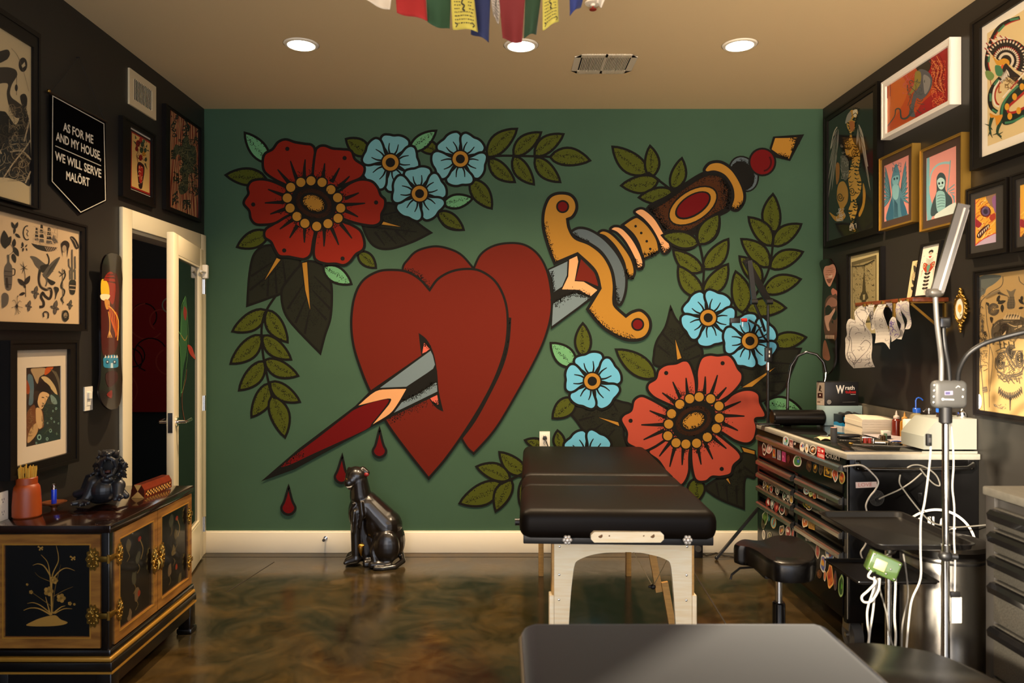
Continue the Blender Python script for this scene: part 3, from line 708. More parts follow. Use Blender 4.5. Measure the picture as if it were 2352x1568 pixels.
bigflower(zE, [
    [(1065, 920), (1080, 690), (1060, 580), (1030, 515), (990, 505), (940, 525), (870, 535), (820, 570), (800, 630), (750, 665), (745, 710), (790, 760), (870, 800), (930, 830)],
    [(1065, 920), (1085, 690), (1085, 580), (1115, 490), (1170, 465), (1230, 470), (1300, 465), (1340, 500), (1370, 560), (1400, 600), (1390, 660), (1320, 740), (1230, 800)],
    [(1065, 920), (1260, 800), (1330, 740), (1400, 710), (1470, 710), (1515, 740), (1525, 800), (1560, 870), (1550, 900), (1490, 910), (1500, 970), (1480, 1050), (1430, 1080), (1350, 1060), (1250, 1000)],
    [(1065, 920), (1220, 1010), (1300, 1070), (1370, 1130), (1390, 1180), (1340, 1230), (1320, 1290), (1250, 1310), (1190, 1310), (1150, 1340), (1090, 1340), (1060, 1290), (1045, 1150)],
    [(1065, 920), (1035, 1150), (1030, 1280), (985, 1365), (920, 1350), (880, 1290), (820, 1200), (750, 1140), (800, 1080), (900, 1010)],
    [(1065, 920), (860, 1060), (780, 1110), (720, 1130), (650, 1105), (600, 1070), (600, 1000), (560, 920), (580, 880), (630, 850), (650, 780), (700, 750), (760, 770), (850, 820), (930, 870)]],
    [(873, 592), (1263, 524), (627, 922), (1257, 1255)],
    [((845, 728), (930, 790)), ((918, 652), (965, 755)), ((1010, 625), (1020, 740)), ((1143, 615), (1140, 730)), ((1228, 605), (1190, 730)), ((1290, 690), (1230, 760)), ((1390, 788), (1270, 840)), ((1415, 890), (1275, 885)), ((1370, 990), (1270, 940)), ((1290, 1115), (1200, 1040)), ((1195, 1188), (1140, 1070)), ((1115, 1225), (1090, 1100)), ((983, 1228), (990, 1100)), ((898, 1240), (930, 1100)), ((825, 1168), (900, 1070)), ((716, 1053), (850, 990)), ((700, 950), (840, 950)), ((758, 852), (870, 900))],
    [(967, 808), (1035, 770), (1101, 757), (1180, 770), (1238, 820), (1240, 903), (1219, 975), (1157, 1035), (1083, 1077), (1009, 1083), (941, 1074), (884, 1026), (890, 945), (910, 873)], (1062, 922), -25, CORAL, 'large coral painted flower above the massage table')

# --- hearts
a = mart()
P = a.shape(zD([(868, 190), (900, 130), (950, 85), (1040, 62), (1120, 75), (1190, 110), (1255, 183, 1), (1290, 110), (1350, 65), (1430, 45), (1520, 50), (1590, 90), (1640, 160), (1670, 260), (1680, 400), (1650, 540), (1590, 680), (1480, 880), (1370, 1060), (1255, 1190, 1), (1185, 1100), (1000, 700), (900, 320)]), HRED, 5, OUT, 7)
edge = zD([(1180, 1100), (1250, 1010), (1320, 890), (1400, 730), (1440, 600), (1455, 450)])
a.line(sm(edge, 6, False), 9, OUT, taper=(1.6, .5)); stipple(a, sm(edge, 6, False), 10, 900, P, side=-1)
stipple(a, sm(zD([(1010, 300), (960, 225), (880, 185)]), 5, False), 7, 220, P)
mdone(a, 'painted_heart', 'red painted heart behind the other one')
a = mart()
P = a.shape(zD([(1015, 300, 1), (960, 240), (890, 200), (810, 190), (730, 200), (650, 250), (605, 340), (588, 470), (600, 600), (640, 730), (690, 850), (780, 1020), (880, 1160), (1010, 1325, 1), (1100, 1220), (1200, 1080), (1300, 920), (1380, 760), (1430, 600), (1440, 450), (1420, 340), (1370, 250), (1290, 195), (1210, 185), (1130, 200), (1060, 240)]), HRED, 5.5, OUT, 7)
stipple(a, zD([(790, 1010), (830, 985), (880, 960), (1000, 905)]), 10, 260, P)
a.poly(zD([(955, 533, 1), (1000, 570), (1035, 640), (1055, 740), (1065, 850), (1090, 962, 1), (1050, 940), (1010, 880), (990, 760), (968, 640)]), OUT, 5)
a.poly(zD([(975, 645), (985, 585), (1020, 625)]), PINK); a.poly(zD([(1015, 885), (1055, 865), (1065, 925), (1040, 920)]), PINK)
stipple(a, zD([(982, 588), (1018, 612)]), 5, 60); stipple(a, zD([(1030, 915), (1066, 918)]), 5, 60)
mdone(a, 'painted_heart', 'red painted heart in front with the dagger tip coming out')
# --- dagger: blade coming out of the front heart
a = mart()
a.poly(zD([(1022, 615, 1), (980, 648), (840, 745), (695, 845), (610, 930), (300, 1165), (96, 1342, 1), (280, 1275), (700, 1045), (830, 980), (1062, 868), (1056, 740)]), OUT)
a.poly(zD([(1020, 630), (1032, 655), (1044, 705), (1034, 728), (1000, 752), (888, 826), (745, 832)]), STEELC)
lowb = zD([(1054, 800), (1057, 852), (820, 968), (862, 912), (960, 862)]); a.poly(lowb, STEELC)
stipple(a, zD([(868, 905), (960, 860), (1054, 795)]), 7, 330, zD([(1054, 775), (1057, 862), (820, 978), (852, 902), (960, 842)]))
a.poly(zD([(627, 928, 1), (720, 852), (800, 840), (888, 838, 1), (840, 920), (795, 975), (706, 1030, 1), (760, 965), (800, 912), (788, 890)]), CREAM, 4)
a.poly(zD([(608, 950), (700, 912), (778, 896), (792, 905), (760, 952), (700, 1025), (662, 1062), (400, 1182), (250, 1252), (215, 1250), (400, 1110), (560, 985)]), DRED, 3)
stipple(a, zD([(200, 1262), (300, 1195), (330, 1200)]), 8, 150, zD([(330, 1150), (400, 1182), (250, 1262), (150, 1300)]))
mdone(a, 'painted_dagger_tip', 'bloody painted dagger point')
# --- dagger: blade between the back heart and the guard
a = mart()
a.poly(zB([(940, 1268), (1110, 1190), (1190, 1145), (1395, 1400), (1385, 1440), (1310, 1520), (965, 1775), (975, 1500)]), OUT)
a.poly(zB([(950, 1278), (1105, 1205), (1100, 1320), (1060, 1415), (990, 1462), (978, 1350)]), STEELC)
a.poly(zB([(1120, 1190), (1185, 1160), (1195, 1205), (1165, 1370), (1240, 1375), (1355, 1445), (1300, 1495), (1200, 1442), (1060, 1438), (1112, 1330)]), CREAM)
a.poly(zB([(1218, 1185), (1330, 1300), (1368, 1415), (1260, 1370), (1172, 1362), (1205, 1240)]), HRED)
lb = zD([(1690, 345), (1740, 330), (1806, 342), (1806, 395), (1672, 490)]); a.poly(zB([(985, 1560), (1080, 1500), (1180, 1470), (1290, 1510), (1200, 1580), (975, 1745)]), STEELC)
stipple(a, zB([(985, 1570), (1080, 1490), (1180, 1465), (1290, 1500)]), 9, 420)
stipple(a, zB([(975, 1285), (985, 1380), (990, 1460)]), 4, 120)
mdone(a, 'painted_dagger_blade', 'grey painted dagger blade between heart and guard')
a = mart()
a.shape(zB([(1135, 965), (1200, 925), (1300, 945), (1420, 1025), (1530, 1155), (1592, 1300), (1592, 1450), (1550, 1565), (1505, 1530), (1500, 1400), (1470, 1260), (1390, 1130), (1280, 1050), (1190, 1010)]), '#515c60', 6)
stipple(a, zB([(1150, 975), (1200, 1010), (1290, 1050)]), 5, 150); stipple(a, zB([(1500, 1400), (1515, 1500), (1550, 1560)]), 5, 150)
for pts, col in (([(1360, 975), (1400, 945), (1470, 970), (1560, 1060), (1640, 1180), (1668, 1290), (1640, 1348), (1600, 1310), (1570, 1200), (1500, 1080), (1420, 1000)], GOLDC),
                 ([(1462, 940), (1500, 910), (1570, 930), (1660, 1030), (1730, 1170), (1738, 1250), (1690, 1268), (1660, 1180), (1590, 1050), (1520, 970)], CREAM)):
    a.shape(zB(pts), col, 6)
stipple(a, zB([(1590, 1270), (1610, 1330), (1660, 1340)]), 6, 130); stipple(a, zB([(1660, 1180), (1690, 1250), (1735, 1250)]), 6, 130)
a.shape(zC([(178, 828, 1), (280, 763), (330, 775), (400, 840), (460, 930), (482, 1000), (475, 1055), (358, 1115, 1), (340, 1070), (310, 980), (260, 900)]), GOLDC, 6)
for d_ in ((289, 838), (336, 895), (382, 964), (411, 1028)): a.ell(zC([d_])[0], 3, 3, 0, OUT)
stipple(a, zC([(350, 1070), (400, 1085), (475, 1045)]), 6, 160)
mdone(a, 'painted_dagger_collar', 'gold, cream and grey painted collars of the dagger')
a = mart()
P = a.shape([(1291, 444), (1310, 448), (1322, 462), (1324, 481), (1315, 498), (1303, 504, 1), (1307, 525), (1321, 547), (1354, 561), (1384, 585), (1403, 618), (1410, 654), (1409, 690), (1414, 705), (1437, 726, 1), (1452, 716), (1472, 713), (1490, 730), (1493, 753), (1482, 773), (1459, 781), (1426, 776), (1382, 749), (1349, 710, 1), (1378, 662, 1), (1366, 622), (1326, 583, 1), (1274, 605, 1), (1260, 569), (1248, 525), (1248, 489), (1258, 459), (1272, 447)], GOLDC, 7)
stipple(a, [(1249, 510), (1256, 548), (1266, 580), (1276, 605)], 8, 330, P); stipple(a, [(1350, 708), (1382, 747), (1426, 774), (1459, 779)], 8, 380, P)
for c_ in ((1292, 475), (1464, 745)): a.ell(c_, 15, 15, 0, OUT); a.ell(c_, 11, 11, 0, '#5e0606')
mdone(a, 'painted_dagger_guard', 'gold painted dagger guard with curled ends')
a = mart()
P = a.shape(zC([(390, 690), (560, 590), (700, 490), (850, 400), (950, 382), (1040, 425), (1098, 530), (1090, 640), (1060, 705), (950, 765), (800, 885), (700, 915), (600, 893), (530, 885), (470, 800)]), BROWN, 8)
for path in ([(400, 700), (560, 600), (700, 500), (850, 410), (950, 395), (1040, 435), (1090, 530)], [(470, 800), (530, 875), (640, 890), (740, 890), (840, 830), (960, 750), (1060, 690), (1090, 600)], [(400, 700), (450, 780), (530, 880)], [(1030, 430), (1085, 540), (1060, 690)]):
    a.line(sm(zC(path), 5, False), 12, OUT); stipple(a, sm(zC(path), 5, False), 17, 1000, P)
a.ell(zC([(768, 668)])[0], 64, 36.5, -33, OUT); a.ell(zC([(768, 668)])[0], 60, 33, -33, GOLDC); a.ell(zC([(768, 664)])[0], 46.5, 24.5, -33, OUT); a.ell(zC([(768, 662)])[0], 42, 20.5, -33, '#5e0508')
a.shape(zC([(278, 722), (320, 690), (370, 700), (450, 770), (520, 880), (578, 990), (572, 1042), (530, 1068), (500, 1040), (480, 970), (420, 860), (350, 780)]), CREAM, 6); stipple(a, zC([(490, 980), (520, 1050), (575, 1030)]), 6, 150)
a.ell(zC([(1192, 402)])[0], 34, 43, -22, OUT); a.ell(zC([(1192, 402)])[0], 30, 39.5, -22, '#515c60'); a.ell(zC([(1180, 416)])[0], 27, 34, -22, OUT)
stipple(a, [(zC([(1180, 416)])[0][0] + 27 * math.cos(t / 5) , zC([(1180, 416)])[0][1] + 34 * math.sin(t / 5)) for t in range(33)], 3.5, 240)
a.shape(zC([(862, 365), (910, 310), (1000, 302), (1090, 358), (1160, 458), (1198, 560), (1192, 640), (1140, 705), (1082, 685), (1102, 600), (1090, 510), (1030, 420), (950, 385), (885, 392)]), GOLDC, 7); stipple(a, zC([(1085, 680), (1140, 690), (1190, 640)]), 6, 130)
c_ = zC([(1348, 302)])[0]; a.ell(c_, 32, 33, 0, OUT); a.ell(c_, 27.5, 28.5, 0, '#5e0808'); a.line([(c_[0] + 20 * math.cos(t), c_[1] + 21 * math.sin(t)) for t in (-.6, -.2, .2, .6, 1.0, 1.4)], 4, '#330404', smooth=3)
a.poly(zC([(1438, 90), (1698, 70), (1580, 295), (1460, 265), (1408, 190)]), OUT); a.poly(zC([(1455, 103), (1555, 102), (1640, 96), (1600, 200), (1570, 275), (1490, 242), (1425, 196)]), GOLDC)
stipple(a, zC([(1480, 240), (1565, 268)]), 5, 100); stipple(a, zC([(1580, 104), (1640, 120), (1600, 210)]), 5, 140)
mdone(a, 'painted_dagger_handle', 'brown and gold painted dagger handle with a red stone')
# leaves that lie over the handle
a = mart(); leaf(a, zC([(815, 985)])[0], zC([(510, 915)])[0], w=.44); leaf(a, zC([(820, 990)])[0], zC([(985, 735)])[0], w=.5); mdone(a, 'painted_leaf')
for top, c_, r_ in (((742, 1056), (742, 1172), 36), ((539, 1202), (535, 1312), 36), ((247, 1370), (246, 1482), 38)):
    a = mart(); dr_ = [(top[0], top[1], 1), (c_[0] + r_ * .55, c_[1] - r_ * .95), (c_[0] + r_, c_[1] + 2), (c_[0] + r_ * .7, c_[1] + r_ * .75), (c_[0], c_[1] + r_ * 1.05), (c_[0] - r_ * .7, c_[1] + r_ * .75), (c_[0] - r_, c_[1] + 2), (c_[0] - r_ * .55, c_[1] - r_ * .95)]
    P = a.shape(zD(dr_), '#5e0406', 5.5); mdone(a, 'painted_blood_drop')
# ================================================================ FRAMED PICTURES ON THE SIDE WALLS
zL1, zL2, zL3, zR1, zR2, zR3, zR4 = zm(0, 50, .30612), zm(0, 450, .41451), zm(0, 1020, .34960), zm(1880, 60, .31892), zm(1880, 520, .28062), zm(1680, 840, .28571), zm(1680, 1020, .34945)
zG1, zG2, zG3, zG4, zG5 = zm(0, 460, .1913), zm(20, 780, .1913), zm(260, 180, .21675), zm(2220, 0, .2553), zm(2230, 600, .2298)
zP6, zT5 = zm(720, 1030, .18496), zm(1100, 980, .37507)
zK1, zK2, zK3, zK4, zK5, zK6, zK7, zK8 = zm(1860, 860, .12755), zm(1725, 990, .15947), zm(1790, 1180, .15306), zm(1600, 580, .2807), zm(2100, 440, .21687), zm(1580, 1180, .17218), zm(2060, 820, .19135), zm(0, 1030, .19558)
INK = '#1b1815'
def wall_rect(edges, X):
    """two vertical edges ((px, y_top, y_bottom) twice) seen on the plane x = X -> (y0, z0, y1, z1)"""
    (xa, ta, ba), (xb, tb, b2) = edges
    Da, Db = dx(xa, X), dx(xb, X)
    z1 = (zz(ta, Da) + zz(tb, Db)) / 2; z0 = (zz(ba, Da) + zz(b2, Db)) / 2
    return (min(Da, Db), z0, max(Da, Db), z1)
def picture(side, name, outer, inner, label, cat, t=.028, fm=None, paper='#d8c39a', art=None, mat_col=None, window=None, recess=.012, ink=None, group='framed prints on the black walls', zfix=None):
    sg = 1 if side == 'L' else -1; X0 = XL if side == 'L' else XR
    fn = lambda u, v, w: V((X0 + sg * w, u, v))
    o = wall_rect(outer, X0 + sg * t); i = wall_rect(inner, X0 + sg * t)
    if zfix: o = (o[0], o[1] + zfix[0], o[2], o[3] + zfix[1])
    root = thing(name, (X0, (o[0] + o[2]) / 2, o[1]), label, cat, group)
    m = MB(); ring(m, fn, o, i, 0.001, t, t - recess)
    # stepped lip so the moulding reads
    if t > .02:
        k = .30; mid = tuple(o[j] + (i[j] - o[j]) * k for j in range(4)); ring(m, fn, o, mid, t - .001, t + .004, t)
    m.build('frame', fm or BLACKW, root)
    pw = t - recess - .001
    nrm_ = (sg, 0, 0); Xp = X0 + sg * pw
    pf = lambda px, py: onx(px, py, Xp)
    inn = wall_rect(inner, X0 + sg * t)
    def quad(a, r, col):
        a.k += 1; a._tris_w = None
        P = [V((Xp, r[0], r[1])), V((Xp, r[2], r[1])), V((Xp, r[2], r[3])), V((Xp, r[0], r[3]))]
        b_ = len(a.v); a.v += [p + a.n * (a.k * a.step) for p in P]; a.c += [(*hx(col), 1)] * 4; a.f += [(b_, b_ + 1, b_ + 2), (b_, b_ + 2, b_ + 3)]
    if mat_col:
        mb_ = MB(); wr = wall_rect(window, Xp)
        ring(mb_, fn, (inn[0] - .004, inn[1] - .004, inn[2] + .004, inn[3] + .004), wr, pw - .006, pw, pw - .0055)
        mb_.build('mat_board', mat('mat_' + mat_col[1:], mat_col, .85), root)
        Xp = X0 + sg * (pw - .003); R = (wr[0] - .004, wr[1] - .004, wr[2] + .004, wr[3] + .004)
    else: R = (inn[0] - .003, inn[1] - .003, inn[2] + .003, inn[3] + .003)
    a = Art(pf, nrm_, .00006); quad(a, R, paper)
    if art: art(a)
    a.build('print', ink or PRINTM, root)
    return root
def scrib(a, box, n, col, w, seed=1, size=.25):
    """loose pen curls inside a pixel box"""
    R = random.Random(seed); x0, y0, x1, y1 = box; s_ = size * min(x1 - x0, y1 - y0)
    for _ in range(n):
        x, y, t = R.uniform(x0, x1), R.uniform(y0, y1), R.uniform(0, 6.3); P = []; k_ = R.uniform(-.9, .9)
        for _ in range(7):
            P.append((min(max(x, x0), x1), min(max(y, y0), y1))); x += math.cos(t) * s_ / 4; y += math.sin(t) * s_ / 4; t += k_
        a.line(P, w * R.uniform(.6, 1.3), col, smooth=2)
def feathers(a, base, tips, w, col, oc=None):
    for tp in tips:
        B, T_ = V(base), V(tp); d_ = T_ - B; n_ = V((-d_.y, d_.x)).normalized() * w
        P = [tuple(B), tuple(B.lerp(T_, .5) + n_), tuple(T_), tuple(B.lerp(T_, .5) - n_)]
        a.poly(P, col, 3)
        if oc: a.line(sm(P, 3), .8, oc, True)

# --- wall by the door
def art_birds(a):
    Z = zL1
    a.poly(Z([(-200, 700), (10, 670), (60, 700), (110, 770), (140, 740), (170, 640), (215, 720), (228, 900), (232, 1215), (160, 1200), (60, 1170), (-200, 1120)]), INK, 4)
    a.poly(Z([(-60, 250), (20, 215), (60, 210), (75, 240), (60, 275), (40, 290), (0, 310), (-60, 330)]), INK, 4)
    a.poly(Z([(-60, 360), (40, 340), (110, 355), (130, 390), (120, 420), (90, 470), (75, 530), (90, 570), (130, 600), (200, 660), (190, 700), (120, 720), (70, 640), (50, 540), (60, 470), (20, 460), (-60, 470)]), '#2a251e', 4)
    a.poly(Z([(150, 560), (185, 540), (205, 580), (195, 650), (170, 640)]), INK, 4)
    a.ell(Z([(172, 322)])[0], 10, 16.5, 0, INK); a.poly(Z([(160, 330), (185, 300), (190, 330), (170, 345)]), '#c9b48a')
    a.ell(Z([(122, 495)])[0], 3.5, 8, 0, INK); a.line(Z([(125, 410), (124, 550)]), 1, INK)
    for P in ([(20, 1180), (100, 1060), (180, 960), (240, 870)], [(180, 900), (215, 760), (240, 620)], [(75, 975), (165, 970), (235, 1035)], [(230, 1120), (190, 1210)], [(-100, 960), (-30, 930), (10, 990)]):
        a.line(Z(P), 3, '#b7a079', smooth=4)
    scrib(a, (-40, 265, 66, 405), 70, '#4a4032', 1.0, 3, .3); scrib(a, (20, 240, 60, 330), 50, '#8f7d5c', .8, 4, .4); scrib(a, (-40, 330, 68, 415), 45, '#a08d68', .9, 5, .3)
    a.line(Z([(80, 200), (130, 260), (180, 400), (210, 520)]), .7, '#6a5c44', smooth=4)
picture('L', 'framed_print', [(92, 105, 452), (-72, -60, 470)], [(78, 116, 434), (-58, 15, 478)], 'tall black framed print of birds on a dark nest, nearest the ceiling', 'framed print', paper='#c4ad80', art=art_birds)

def art_vase(a):
    Z = zG3
    a.poly(Z([(187, 535), (405, 660), (398, 1252), (180, 1165)]), '#2a1210'); a.poly(Z([(193, 556), (397, 676), (390, 1238), (186, 1152)]), '#8e1a12'); a.poly(Z([(200, 575), (389, 688), (384, 1215), (194, 1140)]), '#c9a25e')
    a.poly(Z([(258, 900), (280, 885), (312, 905), (330, 935), (330, 1000), (318, 1080), (305, 1165), (272, 1155), (262, 1060), (252, 960)]), '#26120f', 4)
    a.poly(Z([(270, 925), (300, 930), (318, 960), (314, 1040), (300, 1110), (278, 1090), (268, 1000)]), '#9e1f16', 4); scrib(a, (317.5, 380, 328, 422), 14, '#d8b070', .7, 8, .4)
    for c_, r_, cl_ in (((262, 690), 34, '#8a1512'), ((290, 655), 26, '#a01d14'), ((248, 745), 24, '#7c0f0f'), ((300, 760), 28, '#3f5030'), ((325, 800), 26, '#c98a20'), ((310, 700), 26, '#3a4a34'), ((340, 760), 22, '#2f3f2a'), ((290, 840), 30, '#8a1512'), ((345, 860), 20, '#2e3a26'), ((325, 665), 20, '#4a5a3a')):
        a.ell(Z([c_])[0], r_ * .15, r_ * .24, 0, cl_, 12)
    for P in ([(240, 690), (214, 660)], [(240, 640), (232, 600)], [(335, 900), (360, 965)], [(360, 760), (382, 772)], [(350, 730), (358, 700)]): a.line(Z(P), 3, '#2c3a26', taper=(1.3, .2))
    a.line(Z([(248, 820), (262, 900)]), 1, '#5a2018'); scrib(a, (312, 322, 336, 368), 40, '#1c120c', .7, 9, .3)
picture('L', 'framed_print', [(281, 262, 452), (357, 312, 476)], [(300.5, 290, 433), (350.5, 318, 455)], 'small black framed print of flowers in a red vase, below the white wall grille', 'framed print', t=.022, paper='#d8cdb8', art=art_vase)

def art_stripes(a):
    R = random.Random(5); Z = zG3
    def top(x): return 250.5 + (x - 391) * .652
    def bot(x): return 475 + (x - 391) * .39
    for k in range(34):
        x = 391.5 + k * 2.0; ph = R.uniform(0, 6); P = []
        for j_ in range(13):
            t = j_ / 12; xx_ = min(max(x + 1.6 * math.sin(ph + t * 7) + 2 * math.sin(t * 4 + k * .15), 391.3), 459.5); P.append((xx_, top(xx_) + (bot(xx_) - top(xx_)) * t))
        a.line(P, 1.05, '#8a1d14' if k % 2 else '#5a1410', smooth=2)
    a.poly(Z([(740, 640), (790, 610), (810, 700), (870, 730), (880, 880), (840, 950), (870, 1000), (800, 1020), (790, 1180), (720, 1230), (690, 1160), (730, 1050), (700, 980), (740, 900), (690, 800), (650, 860), (630, 800), (660, 700), (720, 720)]), '#4a4a30', 4)
    scrib(a, (410, 320, 450, 445), 70, '#1b1c14', 1.3, 12, .3); scrib(a, (410, 320, 450, 445), 30, '#7a7048', 1.0, 13, .3)
    for bx in ((393, 265, 408, 315), (393, 345, 402, 365), (398, 395, 410, 420), (395, 440, 408, 470), (420, 460, 436, 482), (444, 425, 457, 450), (446, 300, 458, 330), (418, 275, 436, 312), (447, 380, 457, 410)):
        scrib(a, bx, 14, '#23271b', 2.0, int(bx[0] + bx[1]), .6)
picture('L', 'framed_print', [(380, 240, 480), (462, 292, 511)], [(391, 250.5, 475), (459.5, 295.5, 502)], 'black framed print crowded with red stripes and green creatures, beside the mural corner', 'framed print', t=.022, paper='#b98a5c', art=art_stripes)

def art_flash(a):
    Z = zG1; D_ = '#2a2620'; M_ = '#5a5247'
    # ship
    a.poly(Z([(375, 512, 1), (440, 530), (560, 550), (690, 565, 1), (650, 605), (560, 615), (460, 590), (400, 550)]), D_, 4)
    for k in range(7): a.line(Z([(540 + k * 22, 556), (570 + k * 20, 610)]), 1.2, '#b89b7a')
    for x, t, w_, b_ in ((440, 325, 40, 490), (500, 290, 50, 515), (590, 325, 60, 530)):
        for k in range(4):
            y0 = t + (b_ - t) * k / 4; y1 = t + (b_ - t) * (k + .88) / 4; s_ = .55 + .16 * k
            a.poly(Z([(x - w_ * s_ * .5, y0), (x + w_ * s_ * .45, y0 + 6), (x + w_ * s_ * .62, y1), (x - w_ * s_ * .62, y1 - 6)]), D_ if k < 3 else M_)
    a.poly(Z([(640, 410), (700, 510), (650, 520), (620, 470)]), M_); scrib(a, (76, 520, 132, 562), 40, '#a88f6e', .7, 3, .3)
    # bird and serpent
    a.poly(Z([(360, 670), (430, 680), (510, 740), (560, 790), (520, 870), (470, 830), (420, 780), (390, 720)]), M_, 4); a.poly(Z([(480, 790), (570, 765), (585, 790), (540, 850), (500, 860)]), D_, 4)
    a.line(Z([(560, 640), (585, 700), (580, 760), (540, 800)]), 3.2, D_, smooth=4)
    a.poly(Z([(515, 880), (620, 740), (720, 680), (650, 820), (580, 920), (540, 930)]), M_, 4)
    for k in range(7): a.line(Z([(545 + k * 8, 905 - k * 14), (640 + k * 10, 850 - k * 26)]), 1, D_)
    a.poly(Z([(540, 920), (600, 950), (665, 985), (620, 1020), (575, 980)]), D_, 3)
    a.line(Z([(480, 830), (465, 930), (480, 1020), (540, 1070), (600, 1060), (615, 1120), (590, 1180), (540, 1150), (510, 1110), (490, 1160), (520, 1220), (515, 1270), (470, 1280)]), 6.0, D_, smooth=6)
    a.line(Z([(488, 880), (478, 960), (500, 1030), (560, 1060), (606, 1075)]), 1.4, '#9a8468', smooth=5)
    a.line(Z([(510, 880), (560, 960), (545, 1030)]), 3, M_, smooth=4)
    # bottle, leaves, moon, small flash
    a.poly(Z([(80, 660), (108, 660), (112, 740), (140, 790), (145, 900), (130, 1065), (65, 1060), (45, 880), (55, 790), (85, 740)]), M_, 4); a.line(Z([(140, 820), (175, 830), (172, 890), (145, 900)]), 2.2, D_, smooth=4)
    for y in (850, 905, 1005): a.line(Z([(50, y), (140, y + 8)]), 1.6, D_)
    a.poly(Z([(60, 930), (90, 925), (100, 1050), (70, 1050)]), D_)
    for b_, t_ in (((60, 580), (45, 360)), ((60, 560), (130, 430)), ((160, 560), (170, 460)), ((160, 560), (220, 670)), ((150, 640), (180, 750))): leaf(a, Z([b_])[0], Z([t_])[0], D_, .45, lw=.6, st=False)
    a.line(Z([(50, 560), (110, 520), (160, 600), (100, 660)]), 1, D_, smooth=3)
    a.line([(Z([(322 + 46 * math.cos(t), 390 + 84 * math.sin(t))])[0]) for t in (k * .35 + 1.1 for k in range(12))], 2.6, D_, smooth=3); a.line(Z([(310, 350), (335, 370), (320, 400), (335, 430)]), 1.5, M_, smooth=3)
    for b_, t_ in (((170, 340), (135, 260)), ((180, 340), (210, 260)), ((175, 330), (165, 400)), ((180, 400), (240, 450)), ((270, 560), (265, 500)), ((300, 560), (322, 530)), ((265, 570), (245, 560)), ((275, 570), (270, 615)), ((310, 575), (322, 605))): leaf(a, Z([b_])[0], Z([t_])[0], D_, .4, lw=.5, st=False)
    # palm / stems
    for t_ in ((270, 735), (235, 760), (330, 830), (240, 830), (320, 780), (260, 880)): a.line([Z([(285, 810)])[0][:2], Z([t_])[0][:2]], 2, D_, taper=(1, .3))
    a.line(Z([(285, 820), (300, 950), (305, 1160)]), 1.2, D_, smooth=3)
    for b_, t_ in (((290, 1020), (210, 940)), ((295, 1010), (355, 905)), ((295, 1110), (225, 1135)), ((300, 1050), (280, 1010))): leaf(a, Z([b_])[0], Z([t_])[0], D_, .45, lw=.5, st=False)
    # face with horns, canoe shape, cactus in a pot, snake on a staff
    a.ell(Z([(778, 540)])[0], 10, 11, 0, D_); a.ell(Z([(768, 580)])[0], 5, 8, 0, '#a89070'); a.poly(Z([(722, 490), (745, 600), (750, 690), (735, 600)]), D_); a.poly(Z([(832, 510), (815, 600), (800, 690), (800, 590)]), D_)
    a.poly(Z([(838, 440), (880, 440), (930, 510), (942, 570), (905, 578), (870, 510)]), D_, 4); a.line(Z([(850, 450), (890, 490), (920, 560)]), 1.4, '#a89070')
    for x, t, b_ in ((860, 590, 950), (820, 700, 790), (895, 670, 820), (835, 835, 950), (895, 830, 950)): a.line(Z([(x, t), (x + 3, b_)]), 3.4, M_, smooth=0)
    a.line(Z([(820, 780), (855, 840)]), 2.4, M_); a.line(Z([(895, 810), (870, 860)]), 2.4, M_)
    a.poly(Z([(835, 960), (900, 962), (905, 1040), (888, 1125), (840, 1120), (826, 1040)]), D_, 3); a.line(Z([(828, 1020), (902, 1028)]), 2.5, '#a89070'); a.line(Z([(829, 1065), (900, 1072)]), 2.5, '#a89070')
    a.line(Z([(760, 830), (780, 900), (740, 980), (730, 1040), (770, 1080), (760, 1140), (730, 1180), (760, 1230)]), 2.8, D_, smooth=5); a.line(Z([(745, 820), (750, 1250)]), 1.3, M_)
    for t_ in ((700, 850), (710, 910), (780, 850)): a.line([Z([(745, 890)])[0][:2], Z([t_])[0][:2]], 1.8, D_)
    # butterflies, spider, dagger fish, horseshoe, rose
    for c_, s_ in (((420, 1110), 55), ((655, 1290), 60), ((340, 1270), 45), ((835, 1255), 40)):
        for dx_, dy_ in ((-.9, -.35), (.3, -1.5), (.8, .3), (.0, 1.3)): leaf(a, Z([c_])[0], Z([(c_[0] + dx_ * s_, c_[1] + dy_ * s_)])[0], M_, .5, lw=.8, st=False)
    a.ell(Z([(195, 1270)])[0], 3, 4.5, 0, D_)
    for t_ in ((140, 1210), (130, 1290), (175, 1370), (240, 1340), (265, 1290), (250, 1220), (210, 1160), (225, 1360)): a.line([Z([(195, 1270)])[0][:2], Z([((195 + t_[0]) / 2, t_[1] - 12)])[0][:2], Z([t_])[0][:2]], .9, D_, smooth=3)
    a.poly(Z([(640, 1040), (690, 1045), (700, 1080), (680, 1120), (655, 1195), (660, 1110)]), D_, 3)
    a.line(Z([(520, 1400), (515, 1350), (545, 1335), (575, 1360), (570, 1415)]), 2.6, D_, smooth=4); a.ell(Z([(780, 1385)])[0], 8, 13, 0, D_); a.ell(Z([(778, 1380)])[0], 4.4, 7, 0, '#8f7a5e'); scrib(a, (142, 713, 156, 733), 10, D_, .9, 2, .6)
    a.poly(Z([(20, 1130), (60, 1110), (95, 1150), (85, 1240), (40, 1285), (20, 1270)]), M_, 4)
picture('L', 'framed_print', [(200, 519, 756), (-30, 455, 762)], [(188.5, 533, 743), (-14, 478, 739)], 'wide black framed sheet of ship, serpent and insect designs on cream paper', 'framed print', paper='#cdae84', art=art_flash)

